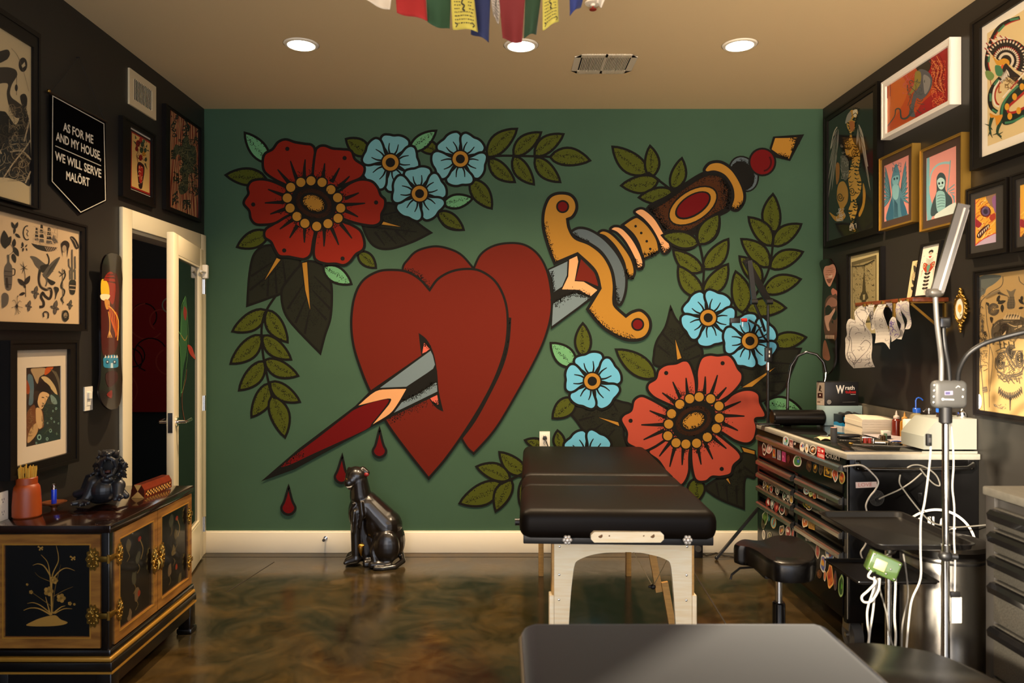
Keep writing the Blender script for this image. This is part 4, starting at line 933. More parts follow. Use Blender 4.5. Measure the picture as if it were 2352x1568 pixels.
def art_woman(a):
    Z = zG2
    a.poly(Z([(210, 345), (628, 312), (628, 1192), (210, 1290)]), '#2b2018')
    a.poly(Z([(230, 420), (280, 430), (300, 520), (300, 640), (290, 760), (240, 780), (250, 640), (230, 540)]), '#4f6468', 5)
    a.poly(Z([(212, 480), (250, 560), (248, 640), (212, 640)]), '#8a3a14', 3)
    a.poly(Z([(270, 345), (430, 335), (440, 400), (370, 450), (345, 530), (300, 440)]), '#a3855c', 4); a.poly(Z([(450, 335), (540, 322), (480, 400), (430, 420)]), '#b5501c', 3)
    a.poly(Z([(390, 450), (440, 440), (500, 480), (560, 570), (585, 660), (560, 650), (500, 580), (420, 490)]), '#bda06c', 5)
    for k in range(7): a.line(Z([(500 + k * 12, 350 + k * 6), (560 + k * 9, 430 + k * 14), (610, 560 + k * 24)]), 1.3, '#6f6248' if k % 2 else '#463b2c', smooth=4)
    a.poly(Z([(300, 780), (330, 830), (400, 840), (420, 960), (415, 1050), (340, 1090), (300, 1180), (215, 1230), (215, 900)]), '#6a3f22', 4)
    a.poly(Z([(330, 820), (390, 840), (412, 960), (410, 1030), (370, 1070), (335, 1020), (325, 920)]), '#c39a66', 5)
    a.poly(Z([(330, 1000), (350, 1090), (300, 1180), (225, 1235), (250, 1090)]), '#b58d5a', 4)
    a.poly(Z([(360, 640), (420, 625), (480, 650), (478, 700), (440, 760), (400, 830), (365, 810), (345, 740)]), '#cda26c', 5)
    a.poly(Z([(335, 560), (380, 500), (440, 510), (500, 570), (500, 640), (480, 650), (430, 620), (370, 650), (345, 740), (330, 800), (300, 740), (300, 640)]), '#1d1511', 5)
    a.line(Z([(395, 690), (425, 695)]), 2.2, '#2a1a10'); a.line(Z([(445, 680), (470, 690)]), 1.4, '#2a1a10'); a.line(Z([(395, 790), (415, 797)]), 1.8, '#8a2a1a'); a.line(Z([(435, 700), (440, 745), (425, 750)]), .9, '#8a6238')
    a.poly(Z([(420, 830), (500, 660), (620, 720), (620, 1190), (330, 1255), (350, 1120), (420, 1040)]), '#22302a', 4)
    a.poly(Z([(500, 660), (560, 700), (580, 770), (520, 760)]), '#6f8274', 4)
    for c_, r_ in (((568, 825), 12), ((530, 855), 9), ((510, 945), 11), ((545, 985), 9), ((597, 1005), 9), ((500, 1090), 17), ((460, 1190), 15), ((365, 1170), 26), ((330, 1240), 10), ((575, 1130), 9), ((465, 1000), 9)):
        a.ell(Z([c_])[0], r_ * .19, r_ * .26, 0, '#7fa08a', 12); a.ell(Z([c_])[0], r_ * .10, r_ * .15, 0, '#152024', 10)
    scrib(a, (96, 920, 138, 1005), 30, '#3d4a34', .8, 4, .3); scrib(a, (62, 940, 76, 1000), 20, '#8f6a42', .9, 6, .5)
picture('L', 'framed_print', [(22, 780, 1106), (180, 782, 1058)], [(40, 805, 1070), (162, 801, 1041)], 'black framed print of a dark haired woman with peacock feathers in a cream mat', 'framed print', t=.045, paper='#2b2018', art=art_woman, mat_col='#c9b69a', window=[(60.5, 845, 1027), (140, 839.5, 1008)], recess=.016)

# --- felt banner
bn = thing('felt_banner', (XL, 3.35, 1.83), 'black pennant banner with white lettering hanging from a stick on the wall', 'banner')
Xb = XL + .012; bf = lambda px, py: onx(px, py, Xb)
Zb = zL1; outl = Zb([(372, 545), (792, 752), (800, 1345), (606, 1440), (384, 1205)])
m = MB(); P_ = [bf(*p) for p in outl]; m.add([p for p in P_] + [p + V((-.003, 0, 0)) for p in P_], [(0, 1, 2, 3, 4), (9, 8, 7, 6, 5)] + [(i, (i + 1) % 5, 5 + (i + 1) % 5, 5 + i) for i in range(5)]); m.build('felt', mat('black_felt', '#0a0909', 1.0, bump=.3, bscale=600, spec=0.0), bn)
a = Art(bf, (1, 0, 0), .00015)
a.line(Zb([(396, 556), (780, 765), (792, 1338), (606, 1428), (392, 1197)]), 1.7, '#d9cfbb', True)
W_ = '#ddd3bf'
for body, p0, p1, h in (('AS FOR ME', (474, 815), (700, 915), (0, -62)), ('AND MY HOUSE,', (420, 886), (758, 1038), (0, -62)), ('WE WILL SERVE', (413, 1032), (760, 1170), (0, -62)), ('MAL\u00d6RT', (497, 1182), (672, 1236), (0, -62))):
    q0, q1 = Zb([p0])[0], Zb([p1])[0]; letters(a, body, q0, q1, (h[0] * .306, h[1] * .306), W_, off=.022)
a.line(Zb([(415, 930), (758, 1080)]), 1.6, W_)
a.build('lettering', PAPERM, bn)
m = MB(); m.cyl(bf(*Zb([(360, 518)])[0]), bf(*Zb([(800, 752)])[0]), .005); m.build('stick', mat('dark_dowel', '#2a1c10', .5), bn)
m = MB(); e_ = bf(*Zb([(366, 520)])[0]); m.ell(e_ , .008); m.build('stick_knob', GOLD, bn)
m = MB(); m.tube([bf(*Zb([p])[0]) for p in ((390, 515), (592, 268), (785, 740))], .0016, 6); m.build('string', CABLEK, bn)
m = MB(); e_ = bf(*Zb([(592, 268)])[0]); m.cyl(V((XL, e_.y, e_.z)), V((XL + .018, e_.y, e_.z)), .003); m.build('nail', BLACKP, bn)

# --- return grille
gv = [(297, 157, 240), (358, 198, 275)]; o = wall_rect(gv, XL + .008)
gr = thing('wall_vent', (XL, (o[0] + o[2]) / 2, o[1]), 'white air grille with upright louvers high on the black wall', 'air vent')
gfn = lambda u, v, w: V((XL + w, u, v)); i_ = (o[0] + .045, o[1] + .04, o[2] - .045, o[3] - .04)
GRM = mat('grille_cream', '#d9c59c', .45)
m = MB(); ring(m, gfn, o, i_, 0, .010, .004); m.build('frame', GRM, gr)
MB().box(XL + .0005, i_[0], i_[1], XL + .002, i_[2], i_[3]).build('duct', MATS['duct_black'], gr)
m = MB()
for k in range(13):
    u = i_[0] + (i_[2] - i_[0]) * (k + .5) / 13; m.bar((XL + .006, u, i_[1]), (XL + .006, u, i_[3]), .016, .002, (.80, .60, 0))
m.build('louver', GRM, gr)

# --- light switch and outlet on this wall
Xs = XL
outlet('light_switch', onx(201, 915, XL), (0, -1, 0), (1, 0, 0), 'cream light switch between the skateboard and the peacock print', 'switch')
outlet('wall_outlet', onx(2, 1163, XL), (0, -1, 0), (1, 0, 0), 'cream wall plate just above the lacquer cabinet beside the orange pot')

# --- skateboard decks
def deck(side, outl, thick, art, label, curve=.05):
    sg = 1 if side == 'L' else -1; X0 = XL if side == 'L' else XR; base = .03
    ys = [p[1] for p in outl]; y0, y1 = min(ys), max(ys)
    Xd = X0 + sg * base
    P3 = [onx(px, py, Xd) for px, py in outl]; zlo, zhi = min(p.z for p in P3), max(p.z for p in P3)
    cz = (zlo + zhi) / 2; hl = (zhi - zlo) / 2
    def bend(y, z, w):
        t = abs(z - cz) / hl; k = max(0, (t - .66) / .34); return V((X0 + sg * (base + w + .045 * k * k), y, z))
    root = thing('skateboard_deck', (X0, sum(p.y for p in P3) / len(P3), zlo), label, 'skateboard deck', 'skateboard decks on the walls')
    m = MB(); n = 40; rows = []
    P2 = [(p.y, p.z) for p in P3]
    def span(z):
        xs = []
        for i in range(len(P2)):
            (ya, za), (yb, zb_) = P2[i], P2[(i + 1) % len(P2)]
            if (za > z) != (zb_ > z): xs.append(ya + (z - za) / (zb_ - za) * (yb - ya))
        return (min(xs), max(xs)) if len(xs) > 1 else None
    for i in range(n + 1):
        z = zlo + .002 + (zhi - zlo - .004) * (.5 - .5 * math.cos(PI * i / n)); s_ = span(z)
        if s_: rows.append((z, s_))
    for w in (0, thick):
        b_ = len(m.v); cols = 9
        for z, (a0, a1) in rows:
            for c_ in range(cols): m.v.append(bend(a0 + (a1 - a0) * c_ / (cols - 1), z, w))
        for r_ in range(len(rows) - 1):
            for c_ in range(cols - 1):
                q_ = b_ + r_ * cols + c_; m.f.append((q_, q_ + 1, q_ + cols + 1, q_ + cols)); m.mi.append(0)
    nb = len(rows) * 9
    for r_ in range(len(rows) - 1):
        for c_ in (0, 8):
            q_ = r_ * 9 + c_; m.f.append((q_, q_ + 9, nb + q_ + 9, nb + q_)); m.mi.append(0)
    for r_ in (0, len(rows) - 1):
        for c_ in range(8): q_ = r_ * 9 + c_; m.f.append((q_, q_ + 1, nb + q_ + 1, nb + q_)); m.mi.append(0)
    m.build('board', mat('deck_gloss', '#140b0a', .2, coat=.6), root, sharp=50)
    def pf(px, py):
        p = onx(px, py, Xd + sg * thick); return bend(p.y, p.z, thick + .0006)
    a = Art(pf, (sg, 0, 0), .00012); art(a); a.build('deck_graphic', paint('deck_ink', .25, coat=.5), root)
def art_deck1(a):
    Z = zL2
    a.poly(Z([(585, 440), (640, 430), (660, 520), (655, 640), (660, 760), (640, 860), (600, 880), (565, 860), (560, 640), (562, 520)]), '#4a0e0c', 4)
    a.poly(Z([(575, 470), (600, 420), (630, 440), (640, 520), (625, 600), (600, 560)]), '#8a1d10', 4)
    a.poly(Z([(560, 470), (580, 462), (600, 490), (605, 545), (580, 545), (560, 545)]), '#e0b32a', 4); a.poly(Z([(558, 545), (606, 546), (604, 566), (588, 580), (560, 572)]), '#e8dcae', 3)
    a.poly(Z([(578, 575), (606, 580), (604, 620), (588, 626)]), '#c98a40', 3)
    for k in range(9): a.line(Z([(600 + k * 6, 600 + k * 6), (612 + k * 5, 680 + k * 8), (640, 760 + k * 3)]), 1.2, '#d8761c' if k % 2 else '#b0240f', smooth=3)
    a.line(Z([(600, 610), (625, 630), (655, 690), (650, 800)]), 2.4, '#d99a3c', smooth=3); a.line(Z([(600, 640), (608, 700), (606, 770)]), 1.8, '#d99a3c', smooth=3)
    for x in (596, 604, 612, 620): a.line(Z([(606, 745), (x, 785)]), 1.2, '#d9a050')
    a.poly(Z([(575, 895), (620, 880), (650, 890), (655, 930), (645, 950), (580, 950), (572, 920)]), '#2b7f9e', 3)
    for x in (578, 595, 612, 628, 642): a.poly(Z([(x, 898), (x + 5, 878), (x + 11, 894)]), '#d7d2c4')
    for x in (594, 634): a.ell(Z([(x, 920)])[0], 4, 4.5, 0, '#123d55'); a.ell(Z([(x, 918)])[0], 1.8, 2, 0, '#cfd9d6')
    a.poly(Z([(613, 925), (624, 925), (626, 952), (612, 952)]), '#bcd3d8')
    a.poly(Z([(580, 1100), (615, 1075), (600, 1120)]), '#6a1410', 3); a.poly(Z([(585, 985), (640, 970), (650, 1020), (600, 1060)]), '#3a1218', 3)
o1 = sm(zL2([(540, 330), (560, 315), (590, 322), (625, 345), (650, 400), (668, 460), (662, 540), (660, 700), (660, 880), (664, 960), (668, 1020), (655, 1090), (620, 1150), (580, 1180), (548, 1180), (532, 1150), (534, 1080), (548, 1000), (548, 800), (546, 560), (552, 440), (542, 380)]), 4)
deck('L', o1, .010, art_deck1, 'glossy black skateboard deck with a fiery skeleton, beside the doorway')

# ================================================================ LACQUER CABINET
CX0, CX1, CYN, CYF, CT = XL + .012, -1.535, 2.90, 3.665, .717
LACQ = mat('black_lacquer', '#0f0b09', .22, coat=.5); LACT = mat('brown_lacquer_top', '#2a120a', .16, coat=.6, var=.5, vscale=5, color2='#100806')
WOODF = mat('cabinet_veneer', '#9a6a2c', .38, coat=.2, var=.35, vscale=7, stretch=(1, 1, 7), color2='#6f451a'); GILT = mat('gilt_line', '#b88632', .38, .4)
cab = thing('lacquer_cabinet', ((CX0 + CX1) / 2, (CYN + CYF) / 2, 0), 'low black and gold lacquer cabinet with brass hinges against the black wall', 'cabinet')
m = MB(); m.box(CX0, CYN + .004, .20, CX1 - .004, CYF - .004, CT - .03); m.build('body', LACQ, cab)
m = MB(); m.box(CX0, CYN - .012, CT - .030, CX1 + .012, CYF + .012, CT, .004); m.build('top', LACT, cab)
# end panel, seen square on
zb0, zb1 = .237, CT - .036
def panel(fn, u0, u1, v0, v1, fw, root, artf, name='door'):
    """veneer frame, black lacquer field and its painted picture"""
    p = MB(); ring(p, fn, (u0, v0, u1, v1), (u0 + fw, v0 + fw * 1.05, u1 - fw, v1 - fw), 0, .012, .004); d_ = p.build(name, WOODF, root)
    p = MB(); ring(p, fn, (u0 + fw * .86, v0 + fw * .9, u1 - fw * .86, v1 - fw * .86), (u0 + fw * .96, v0 + fw, u1 - fw * .96, v1 - fw * .96), .011, .0135, .011); p.build('bead', GILT, d_)
    a = Art(lambda u, v: fn(u, v, .0045), fn(0, 0, 1) - fn(0, 0, 0), .00008)
    a.poly([(u0 + fw - .002, v0 + fw * 1.05 - .002), (u1 - fw + .002, v0 + fw * 1.05 - .002), (u1 - fw + .002, v1 - fw + .002), (u0 + fw - .002, v1 - fw + .002)], '#0b0c0c'); artf(a)
    a.build('lacquer_panel', paint('lacquer_ink', .24, coat=.5), d_)
    return d_
efn = lambda u, v, w: V((u, CYN + .004 - w, v))
def art_reeds(a):
    De = CYN; Q = lambda pts: [(xx(p[0], De), zz(p[1], De), *p[2:]) for p in zL3(pts)]
    G_, G2_ = '#a07836', '#6e5324'
    a.poly(Q([(175, 1190), (220, 1160), (270, 1140), (330, 1125), (370, 1125), (400, 1150), (445, 1170), (400, 1188), (300, 1195)]), G_, 4)
    for st_, w_ in (([(345, 1110), (340, 1000), (345, 860), (385, 760), (370, 665)], 10), ([(340, 1120), (335, 950), (325, 830), (310, 770), (270, 725)], 8), ([(330, 860), (290, 800), (250, 785), (215, 795)], 8), ([(350, 880), (395, 830), (440, 812), (492, 830)], 8),
                    ([(335, 1120), (260, 1080), (200, 1075), (155, 1090)], 9), ([(340, 1115), (270, 1060), (220, 1040), (180, 1045)], 7), ([(350, 1110), (400, 1070), (430, 1060)], 9), ([(360, 1110), (420, 1080), (475, 1080)], 7), ([(330, 1110), (310, 1040), (300, 1000)], 8), ([(345, 1100), (360, 960), (400, 790)], 5), ([(350, 1000), (420, 960), (480, 935)], 4), ([(335, 1060), (250, 1000), (200, 965)], 4), ([(330, 900), (260, 870), (230, 840)], 4)):
        a.line(Q(st_), w_ * .34 * De / F, G_ if w_ > 5 else G2_, smooth=5, taper=(1.2, .25))
    for c_, r_ in (((320, 965), 34), ((402, 1010), 32), ((360, 895), 24), ((460, 1045), 14), ((205, 970), 14), ((180, 920), 9), ((345, 880), 14), ((490, 1050), 9)):
        for k in range(5):
            t = k * 1.2566; q_ = Q([(c_[0] + r_ * .55 * math.cos(t), c_[1] + r_ * .55 * math.sin(t))])[0]; a.ell(q_, r_ * .42 * .35 * De / F, r_ * .42 * .35 * De / F, 0, G_ if k % 2 else '#8a672c', 10)
        a.ell(Q([c_])[0], r_ * .3 * .35 * De / F, r_ * .3 * .35 * De / F, 0, G2_, 8)
    for c_ in ((268, 680), (480, 745)):
        for d_ in ((-18, -10), (16, -6), (14, 12), (-8, 16)): a.line(Q([c_, (c_[0] + d_[0], c_[1] + d_[1])]), .006, G_, taper=(.4, 1.2))
pe = panel(efn, CX0 + .012, CX1 - .030, zb0, zb1, .042, cab, art_reeds, 'end_panel')
m = MB(); m.box(CX1 - .028, CYN - .006, .20, CX1 + .004, CYN + .03, CT - .03, .003); m.build('corner_post', LACQ, cab)
ffn = lambda u, v, w: V((CX1 - .004 + w, u, v))
dm = (CYN + .035 + CYF - .01) / 2
def art_cranes(seed):
    def f(a):
        R = random.Random(seed); u0 = (CYN + .075) if seed == 1 else dm + .045; u1 = (dm - .045) if seed == 1 else CYF - .055
        for k in range(5):
            c_ = (u0 + (u1 - u0) * R.uniform(.25, .75), zb0 + .06 + k * .075); s_ = .03
            P = [(c_[0] + R.uniform(-1, 1) * s_, c_[1] + R.uniform(-1, 1) * s_) for _ in range(6)]
            a.poly(sm(P, 4) if False else [(c_[0] + s_ * .9 * math.cos(t) * R.uniform(.5, 1), c_[1] + s_ * math.sin(t) * R.uniform(.5, 1.2)) for t in (j * .785 for j in range(8))], R.choice(['#4a4026', '#5a4c2c', '#3a3a2c', '#5c4a34']), 4)
            a.line([(c_[0], c_[1] - s_), (c_[0] + .012, c_[1] - s_ * 1.7), (c_[0] - .01, c_[1] - s_ * 2.2)], .004, '#5a4b28', smooth=3)
        c_ = (u0 + (u1 - u0) * .62, zb1 - .085); a.ell(c_, .014, .011, 0, '#7d1a14', 12); a.line([c_, (c_[0] + .03, c_[1] - .05), (c_[0] + .01, c_[1] - .09)], .006, '#6d5b34', smooth=4)
        a.ell((u0 + (u1 - u0) * .6, zb0 + .13), .012, .014, 0, '#7a2a16', 10)
    return f
d1 = panel(ffn, CYN + .030, dm - .002, zb0, zb1, .040, cab, art_cranes(1)); d2 = panel(ffn, dm + .002, CYF - .008, zb0, zb1, .040, cab, art_cranes(2))
def rosette(fn, cu, cv, r, name, root, nl=10):
    """pierced, lobed brass plate"""
    p = MB(); P = [(cu + r[0] * (1 + .10 * math.cos(nl * t)) * math.cos(t), cv + r[1] * (1 + .10 * math.cos(nl * t)) * math.sin(t)) for t in (k * 2 * PI / 60 for k in range(60))]
    p.prism(P, fn, .0135, .0165)
    for k in range(nl):
        t = 2 * PI * k / nl; p.ell(fn(cu + r[0] * .66 * math.cos(t), cv + r[1] * .66 * math.sin(t), .017), (min(r) * .16,) * 3, nu=8, nv=6)
        p.tube([fn(cu + r[0] * .2 * math.cos(t), cv + r[1] * .2 * math.sin(t), .0168), fn(cu + r[0] * .55 * math.cos(t + .3), cv + r[1] * .55 * math.sin(t + .3), .0185), fn(cu + r[0] * .85 * math.cos(t), cv + r[1] * .85 * math.sin(t), .0168)], min(r) * .05, 5)
    p.ell(fn(cu, cv, .017), (min(r) * .2,) * 3, nu=10, nv=6)
    return p.build(name, GOLD, root)
for zc in (zz(1282, CYN), zz(1412, CYN)):
    rosette(efn, xx(217, CYN), zc, (.026, .043), 'hinge', cab); rosette(ffn, CYN + .062, zc, (.024, .043), 'hinge', cab)
    m = MB(); m.box(xx(228, CYN), CYN - .013, zc - .011, CX1 + .008, CYN - .008, zc + .011, .002).box(CX1 + .003, CYN - .012, zc - .011, CX1 + .009, CYN + .05, zc + .011, .002)
    m.cyl((CX1 + .004, CYN - .011, zc - .016), (CX1 + .004, CYN - .011, zc + .016), .006, n=10); m.build('hinge_knuckle', GOLD, cab)
for py in (1188, 1295):
    zc = zz(py, 3.58); rosette(ffn, CYF - .045, zc, (.022, .04), 'hinge', cab)
    MB().box(CX1 + .003, CYF - .03, zc - .010, CX1 + .009, CYF + .008, zc + .010, .002).build('hinge_knuckle', GOLD, cab)
zc = zz(1283, 3.28)
for s_ in (-1, 1):
    rosette(ffn, dm + s_ * .033, zc, (.030, .058), 'lock_plate', cab, 12)
    m = MB(); m.tube([ffn(dm + s_ * .012, zc - .005, .02), ffn(dm + s_ * .014, zc - .02, .026), ffn(dm + s_ * .016, zc - .045, .022)], [.004, .007, .005], 8); m.build('pull', GOLD, cab)
# plinth mouldings and stand
m = MB(); m.box(CX0, CYN - .014, .205, CX1 + .014, CYF + .012, .232, .008).box(CX0, CYN - .022, .150, CX1 + .022, CYF + .018, .185, .004); m.build('plinth', LACQ, cab)
m = MB(); m.box(CX0, CYN - .018, .186, CX1 + .018, CYF + .014, .204, .006); m.build('gilt_molding', GILT, cab)
m = MB(); m.box(CX0, CYN - .019, .140, CX1 + .0225, CYF + .016, .148); m.build('gilt_molding', GILT, cab)
m = MB()
m.box(CX0 + .01, CYN - .01, .085, CX1 + .012, CYN + .02, .145).box(CX1 - .018, CYN - .01, .085, CX1 + .014, CYF + .01, .145).box(CX0 + .01, CYF - .02, .085, CX1 + .012, CYF + .01, .145); m.build('apron', LACQ, cab)
for x in (CX0 + .012, CX1 - .045):
    for y in (CYN - .014, CYF - .045):
        m = MB(); m.box(x, y, 0.025, x + .062, y + .062, .145, .006).box(x - .006 + (.012 if x < -1.9 else 0), y - .004, 0, x + .068, y + .068, .026, .006); m.build('leg', LACQ, cab)

# --- things on the cabinet
def on_cab(px, py): return onz(px, py, CT)
pc = on_cab(64, 1180); pc = V((-1.943, 3.035, CT))
pot = thing('incense_pot', pc, 'orange wooden pot packed with yellow incense sticks on the lacquer cabinet', 'pot')
MB().lathe([(.0, .0), (.048, 0), (.053, .006), (.053, .045), (.050, .10), (.047, .122), (.041, .132), (.039, .134), (.039, .16), (.037, .162), (.034, .16), (.034, .05), (0, .05)], pc).build('pot_body', mat('orange_wood', '#98400f', .42, var=.25, vscale=30, color2='#93380f', stretch=(1, 1, .2)), pot)
isk = None
for k in range(34):
    r_ = .030 * math.sqrt(rng.random()); t = rng.uniform(0, 6.28); b_ = pc + V((r_ * .8 * math.cos(t), r_ * .8 * math.sin(t), .052)); tp = pc + V((r_ * 1.28 * math.cos(t), r_ * 1.28 * math.sin(t), .205 + rng.uniform(-.006, .008)))
    if isk is None:
        isk = tag(MB().cyl((0, 0, 0), (0, 0, 1), .0021, n=6).build('incense_stick', mat('incense_yellow', '#c79a35', .8), None), 'thin yellow incense stick standing in the orange pot', 'incense stick', 'incense sticks in the orange pot'); o = isk
    else: o = isk.copy(); COL.objects.link(o)
    o.location = b_; d_ = tp - b_; o.scale = (1, 1, d_.length); o.rotation_euler = d_.to_track_quat('Z', 'Y').to_euler()
dc_ = on_cab(124, 1168); dc_.x = max(dc_.x, XL + .062); dc_.z = CT
dish = thing('incense_dish', dc_, 'small brown footed dish holding the blue lighter on the lacquer cabinet', 'dish')
MB().lathe([(0, 0), (.012, 0), (.012, .006), (.018, .014), (.046, .024), (.050, .030), (.047, .030), (.018, .020), (0, .018)], dc_).build('bowl', mat('dish_brown', '#7a4422', .35, var=.3, vscale=40, color2='#522a12'), dish)
lt = dc_ + V((0, 0, .0205)); lg = thing('lighter', lt, 'blue plastic lighter standing upright in the small brown dish', 'lighter')
MB().lathe([(0, 0), (.0095, 0), (.0105, .003), (.0105, .060), (.0095, .063), (0, .063)], lt, 16).build('tank', mat('lighter_blue', '#1438c8', .25, coat=.4), lg)
m = MB(); m.lathe([(.0095, .063), (.0095, .072), (.006, .074), (.006, .083), (0, .083)], lt, 14); m.cyl(lt + V((-.006, .0, .081)), lt + V((.006, 0, .081)), .0055, n=12); m.build('spark_wheel', CHROME, lg)

# guardian lion (figure modelled from overlapping volumes)
DL = 3.2; zl_ = zK8
def lp(x, y, d=0.0):
    q_ = zl_([(x, y)])[0]; return at(q_[0], q_[1], DL + d)
us = .19558 * DL / F
base = lp(1180, 720); lion = thing('lion_figurine', V((base.x, DL, CT)), 'black roaring guardian lion figurine standing on the lacquer cabinet', 'figurine')
dz_ = CT - lp(0, 758).z
def lq(x, y, d=0.0): return lp(x, y, d) + V((0, 0, dz_))
m = MB()
m.ell(lq(1225, 545, .0), (150 * us, .055, 140 * us)); m.ell(lq(1200, 600, .07), (165 * us, .075, 110 * us)); m.ell(lq(1260, 470, .02), (150 * us, .05, 100 * us))
m.ell(lq(1285, 235, .035), (125 * us, .05, 145 * us)); m.ell(lq(1285, 130, .0), (100 * us, .04, 52 * us))
m.tube([lq(1188, 285, -.03), lq(1205, 205, -.04), lq(1272, 170, -.052), lq(1338, 205, -.04), lq(1365, 280, -.03)], [24 * us, 27 * us, 30 * us, 27 * us, 24 * us], 10)
m.tube([lq(1190, 290, -.028), lq(1212, 370, -.046), lq(1265, 398, -.056), lq(1318, 370, -.046), lq(1362, 290, -.028)], [22 * us, 25 * us, 28 * us, 25 * us, 22 * us], 10)
m.ell(lq(1272, 135, -.05), (36 * us, .016, 24 * us)); m.cap(lq(1215, 108, -.025), lq(1250, 120, -.035), 26 * us, 20 * us); m.cap(lq(1330, 108, -.025), lq(1295, 120, -.035), 26 * us, 20 * us)
m.cap(lq(1180, 130, .01), lq(1160, 95, .02), 26 * us, 12 * us); m.cap(lq(1375, 130, .01), lq(1395, 95, .02), 26 * us, 12 * us)
m.ell(lq(1262, 430, -.02), (70 * us, .03, 45 * us))
m.cap(lq(1110, 470, -.01), lq(1040, 620, -.03), 85 * us, 60 * us); m.cap(lq(1040, 620, -.03), lq(980, 700, -.05), 60 * us, 45 * us)
for x, y in ((860, 715), (945, 728), (1035, 705)): m.cap(lq(970, 695, -.05), lq(x, y, -.07), 38 * us, 26 * us)
m.cap(lq(1395, 500, -.005), lq(1385, 620, -.03), 75 * us, 50 * us)
for x, y in ((1350, 665), (1400, 668), (1435, 640)): m.cap(lq(1385, 630, -.03), lq(x, y, -.045), 36 * us, 22 * us)
m.cap(lq(1080, 560, .05), lq(900, 600, .05), 70 * us, 45 * us); m.cap(lq(1400, 560, .08), lq(1480, 620, .08), 60 * us, 40 * us)
m.ell(lq(1290, 290, .075), (185 * us, .045, 185 * us))
for k in range(80):      # curled mane locks
    t = rng.uniform(-.9, 3.9); rr0 = rng.uniform(125, 180); c_ = (1295 + rr0 * math.cos(t), 275 - rr0 * math.sin(t) + rng.uniform(-10, 50)); d_ = rng.uniform(.0, .07)
    e_ = (c_[0] + 34 * math.cos(t), c_[1] - 26 * math.sin(t) + 22); m.cap(lq(c_[0], c_[1], d_), lq(e_[0], e_[1], d_ + .01), 22 * us, 9 * us, 8)
for k in range(16):
    y = 360 + k * 20; m.cap(lq(1080 - k * 5 + rng.uniform(-12, 12), y, .04), lq(1010 - k * 8, y + 25, .05), 20 * us, 8 * us, 8)
m.build('body', mat('lion_black', '#1d1f23', .38, bump=.4, bscale=160), lion, remesh=.0026, smooth=2)
m = MB(); m.ell(lq(1275, 275, -.022), (74 * us, .016, 84 * us)); m.build('mouth', mat('mouth_black', '#050404', .8), lion)
m = MB(); m.ell(lq(1265, 340, -.043), (36 * us, .014, 18 * us)); m.build('tongue', mat('tongue_dull', '#3a1c1a', .4), lion)
for x, y, u_ in ((1222, 350, 1), (1312, 350, 1), (1232, 195, -1), (1314, 195, -1)):
    m = MB(); m.tube([lq(x, y + 16 * u_, -.052), lq(x, y - 34 * u_, -.056)], [11 * us, 2 * us], 8); m.build('fang', MATS['lion_black'], lion)
for x, y in ((1215, 420), (1240, 432), (1270, 436), (1300, 428)):
    m = MB(); m.tube([lq(x, y - 25, -.04), lq(x, y + 15, -.045)], [9 * us, 3 * us], 8); m.build('beard_tuft', MATS['lion_black'], lion)
for x, y in ((842, 735), (940, 752), (1010, 735)):
    m = MB(); m.tube([lq(x, y - 18, -.072), lq(x - 6, y, -.085)], [11 * us, 3 * us], 8); m.build('claw', mat('claw_grey', '#54555a', .3), lion)

# inlaid box
bx0, bx1 = on_cab(316, 1144), on_cab(378, 1126)
ib = thing('inlaid_box', (-1.66, 3.52, CT), 'long inlaid wooden box with checkered sides on the lacquer cabinet', 'box')
RED_W = mat('inlay_redwood', '#6a2610', .3, coat=.3, var=.3, vscale=25); PALE_W = mat('inlay_pale', '#d3a35c', .35, coat=.3); DARK_W = mat('inlay_dark', '#2a0f08', .35, coat=.3)
IW, IL, IH = .062, .25, .060; A_ = bx0; dirv = V((.055, .998, 0)).normalized(); sx_ = V((dirv.y, -dirv.x, 0)); O_ = V((-1.69, 3.385, CT + .0005))
ibf = lambda u, v, w: O_ + sx_ * u + dirv * w + V((0, 0, v))
sec = [(0, 0), (IW, 0), (IW, IH * .6), (IW * .78, IH), (IW * .22, IH), (0, IH * .6)]
m = MB(); m.prism(sec, ibf, 0, IL); m.build('box_body', RED_W, ib, sharp=20)
a = Art(lambda u, v: ibf(u, v, -.0004), -dirv, .00008); c0 = (IW / 2, IH * .5)
a.poly([(0, 0), (IW, 0), (c0[0], c0[1])], '#d3a35c'); a.poly([(IW * .22, IH), (IW * .78, IH), c0], '#d3a35c'); a.poly([(IW, 0), (IW, IH * .6), (IW * .78, IH), c0], '#4a1c0c'); a.poly([(0, 0), c0, (IW * .22, IH), (0, IH * .6)], '#4a1c0c'); a.build('end_inlay', paint('inlay', .35, coat=.3), ib)
a = Art(lambda u, v: ibf(IW + .0004, v, u), sx_, .00008)
for r_ in range(3):
    for k in range(18): a.poly([(.012 + k * .0125, .005 + r_ * .008), (.012 + (k + 1) * .0125, .005 + r_ * .008), (.012 + (k + 1) * .0125, .013 + r_ * .008), (.012 + k * .0125, .013 + r_ * .008)], '#c9944c' if (k + r_) % 2 else '#2a1008')
a.build('side_inlay', MATS['inlay'], ib)
a = Art(lambda u, v: ibf(u, IH + .0004, v), (0, 0, 1), .00008)
for k in range(9): a.poly([(IW * .34, .02 + k * .025), (IW * .66, .02 + k * .025), (IW * .66, .034 + k * .025), (IW * .34, .034 + k * .025)], '#1c0a06')
a.build('top_inlay', MATS['inlay'], ib)
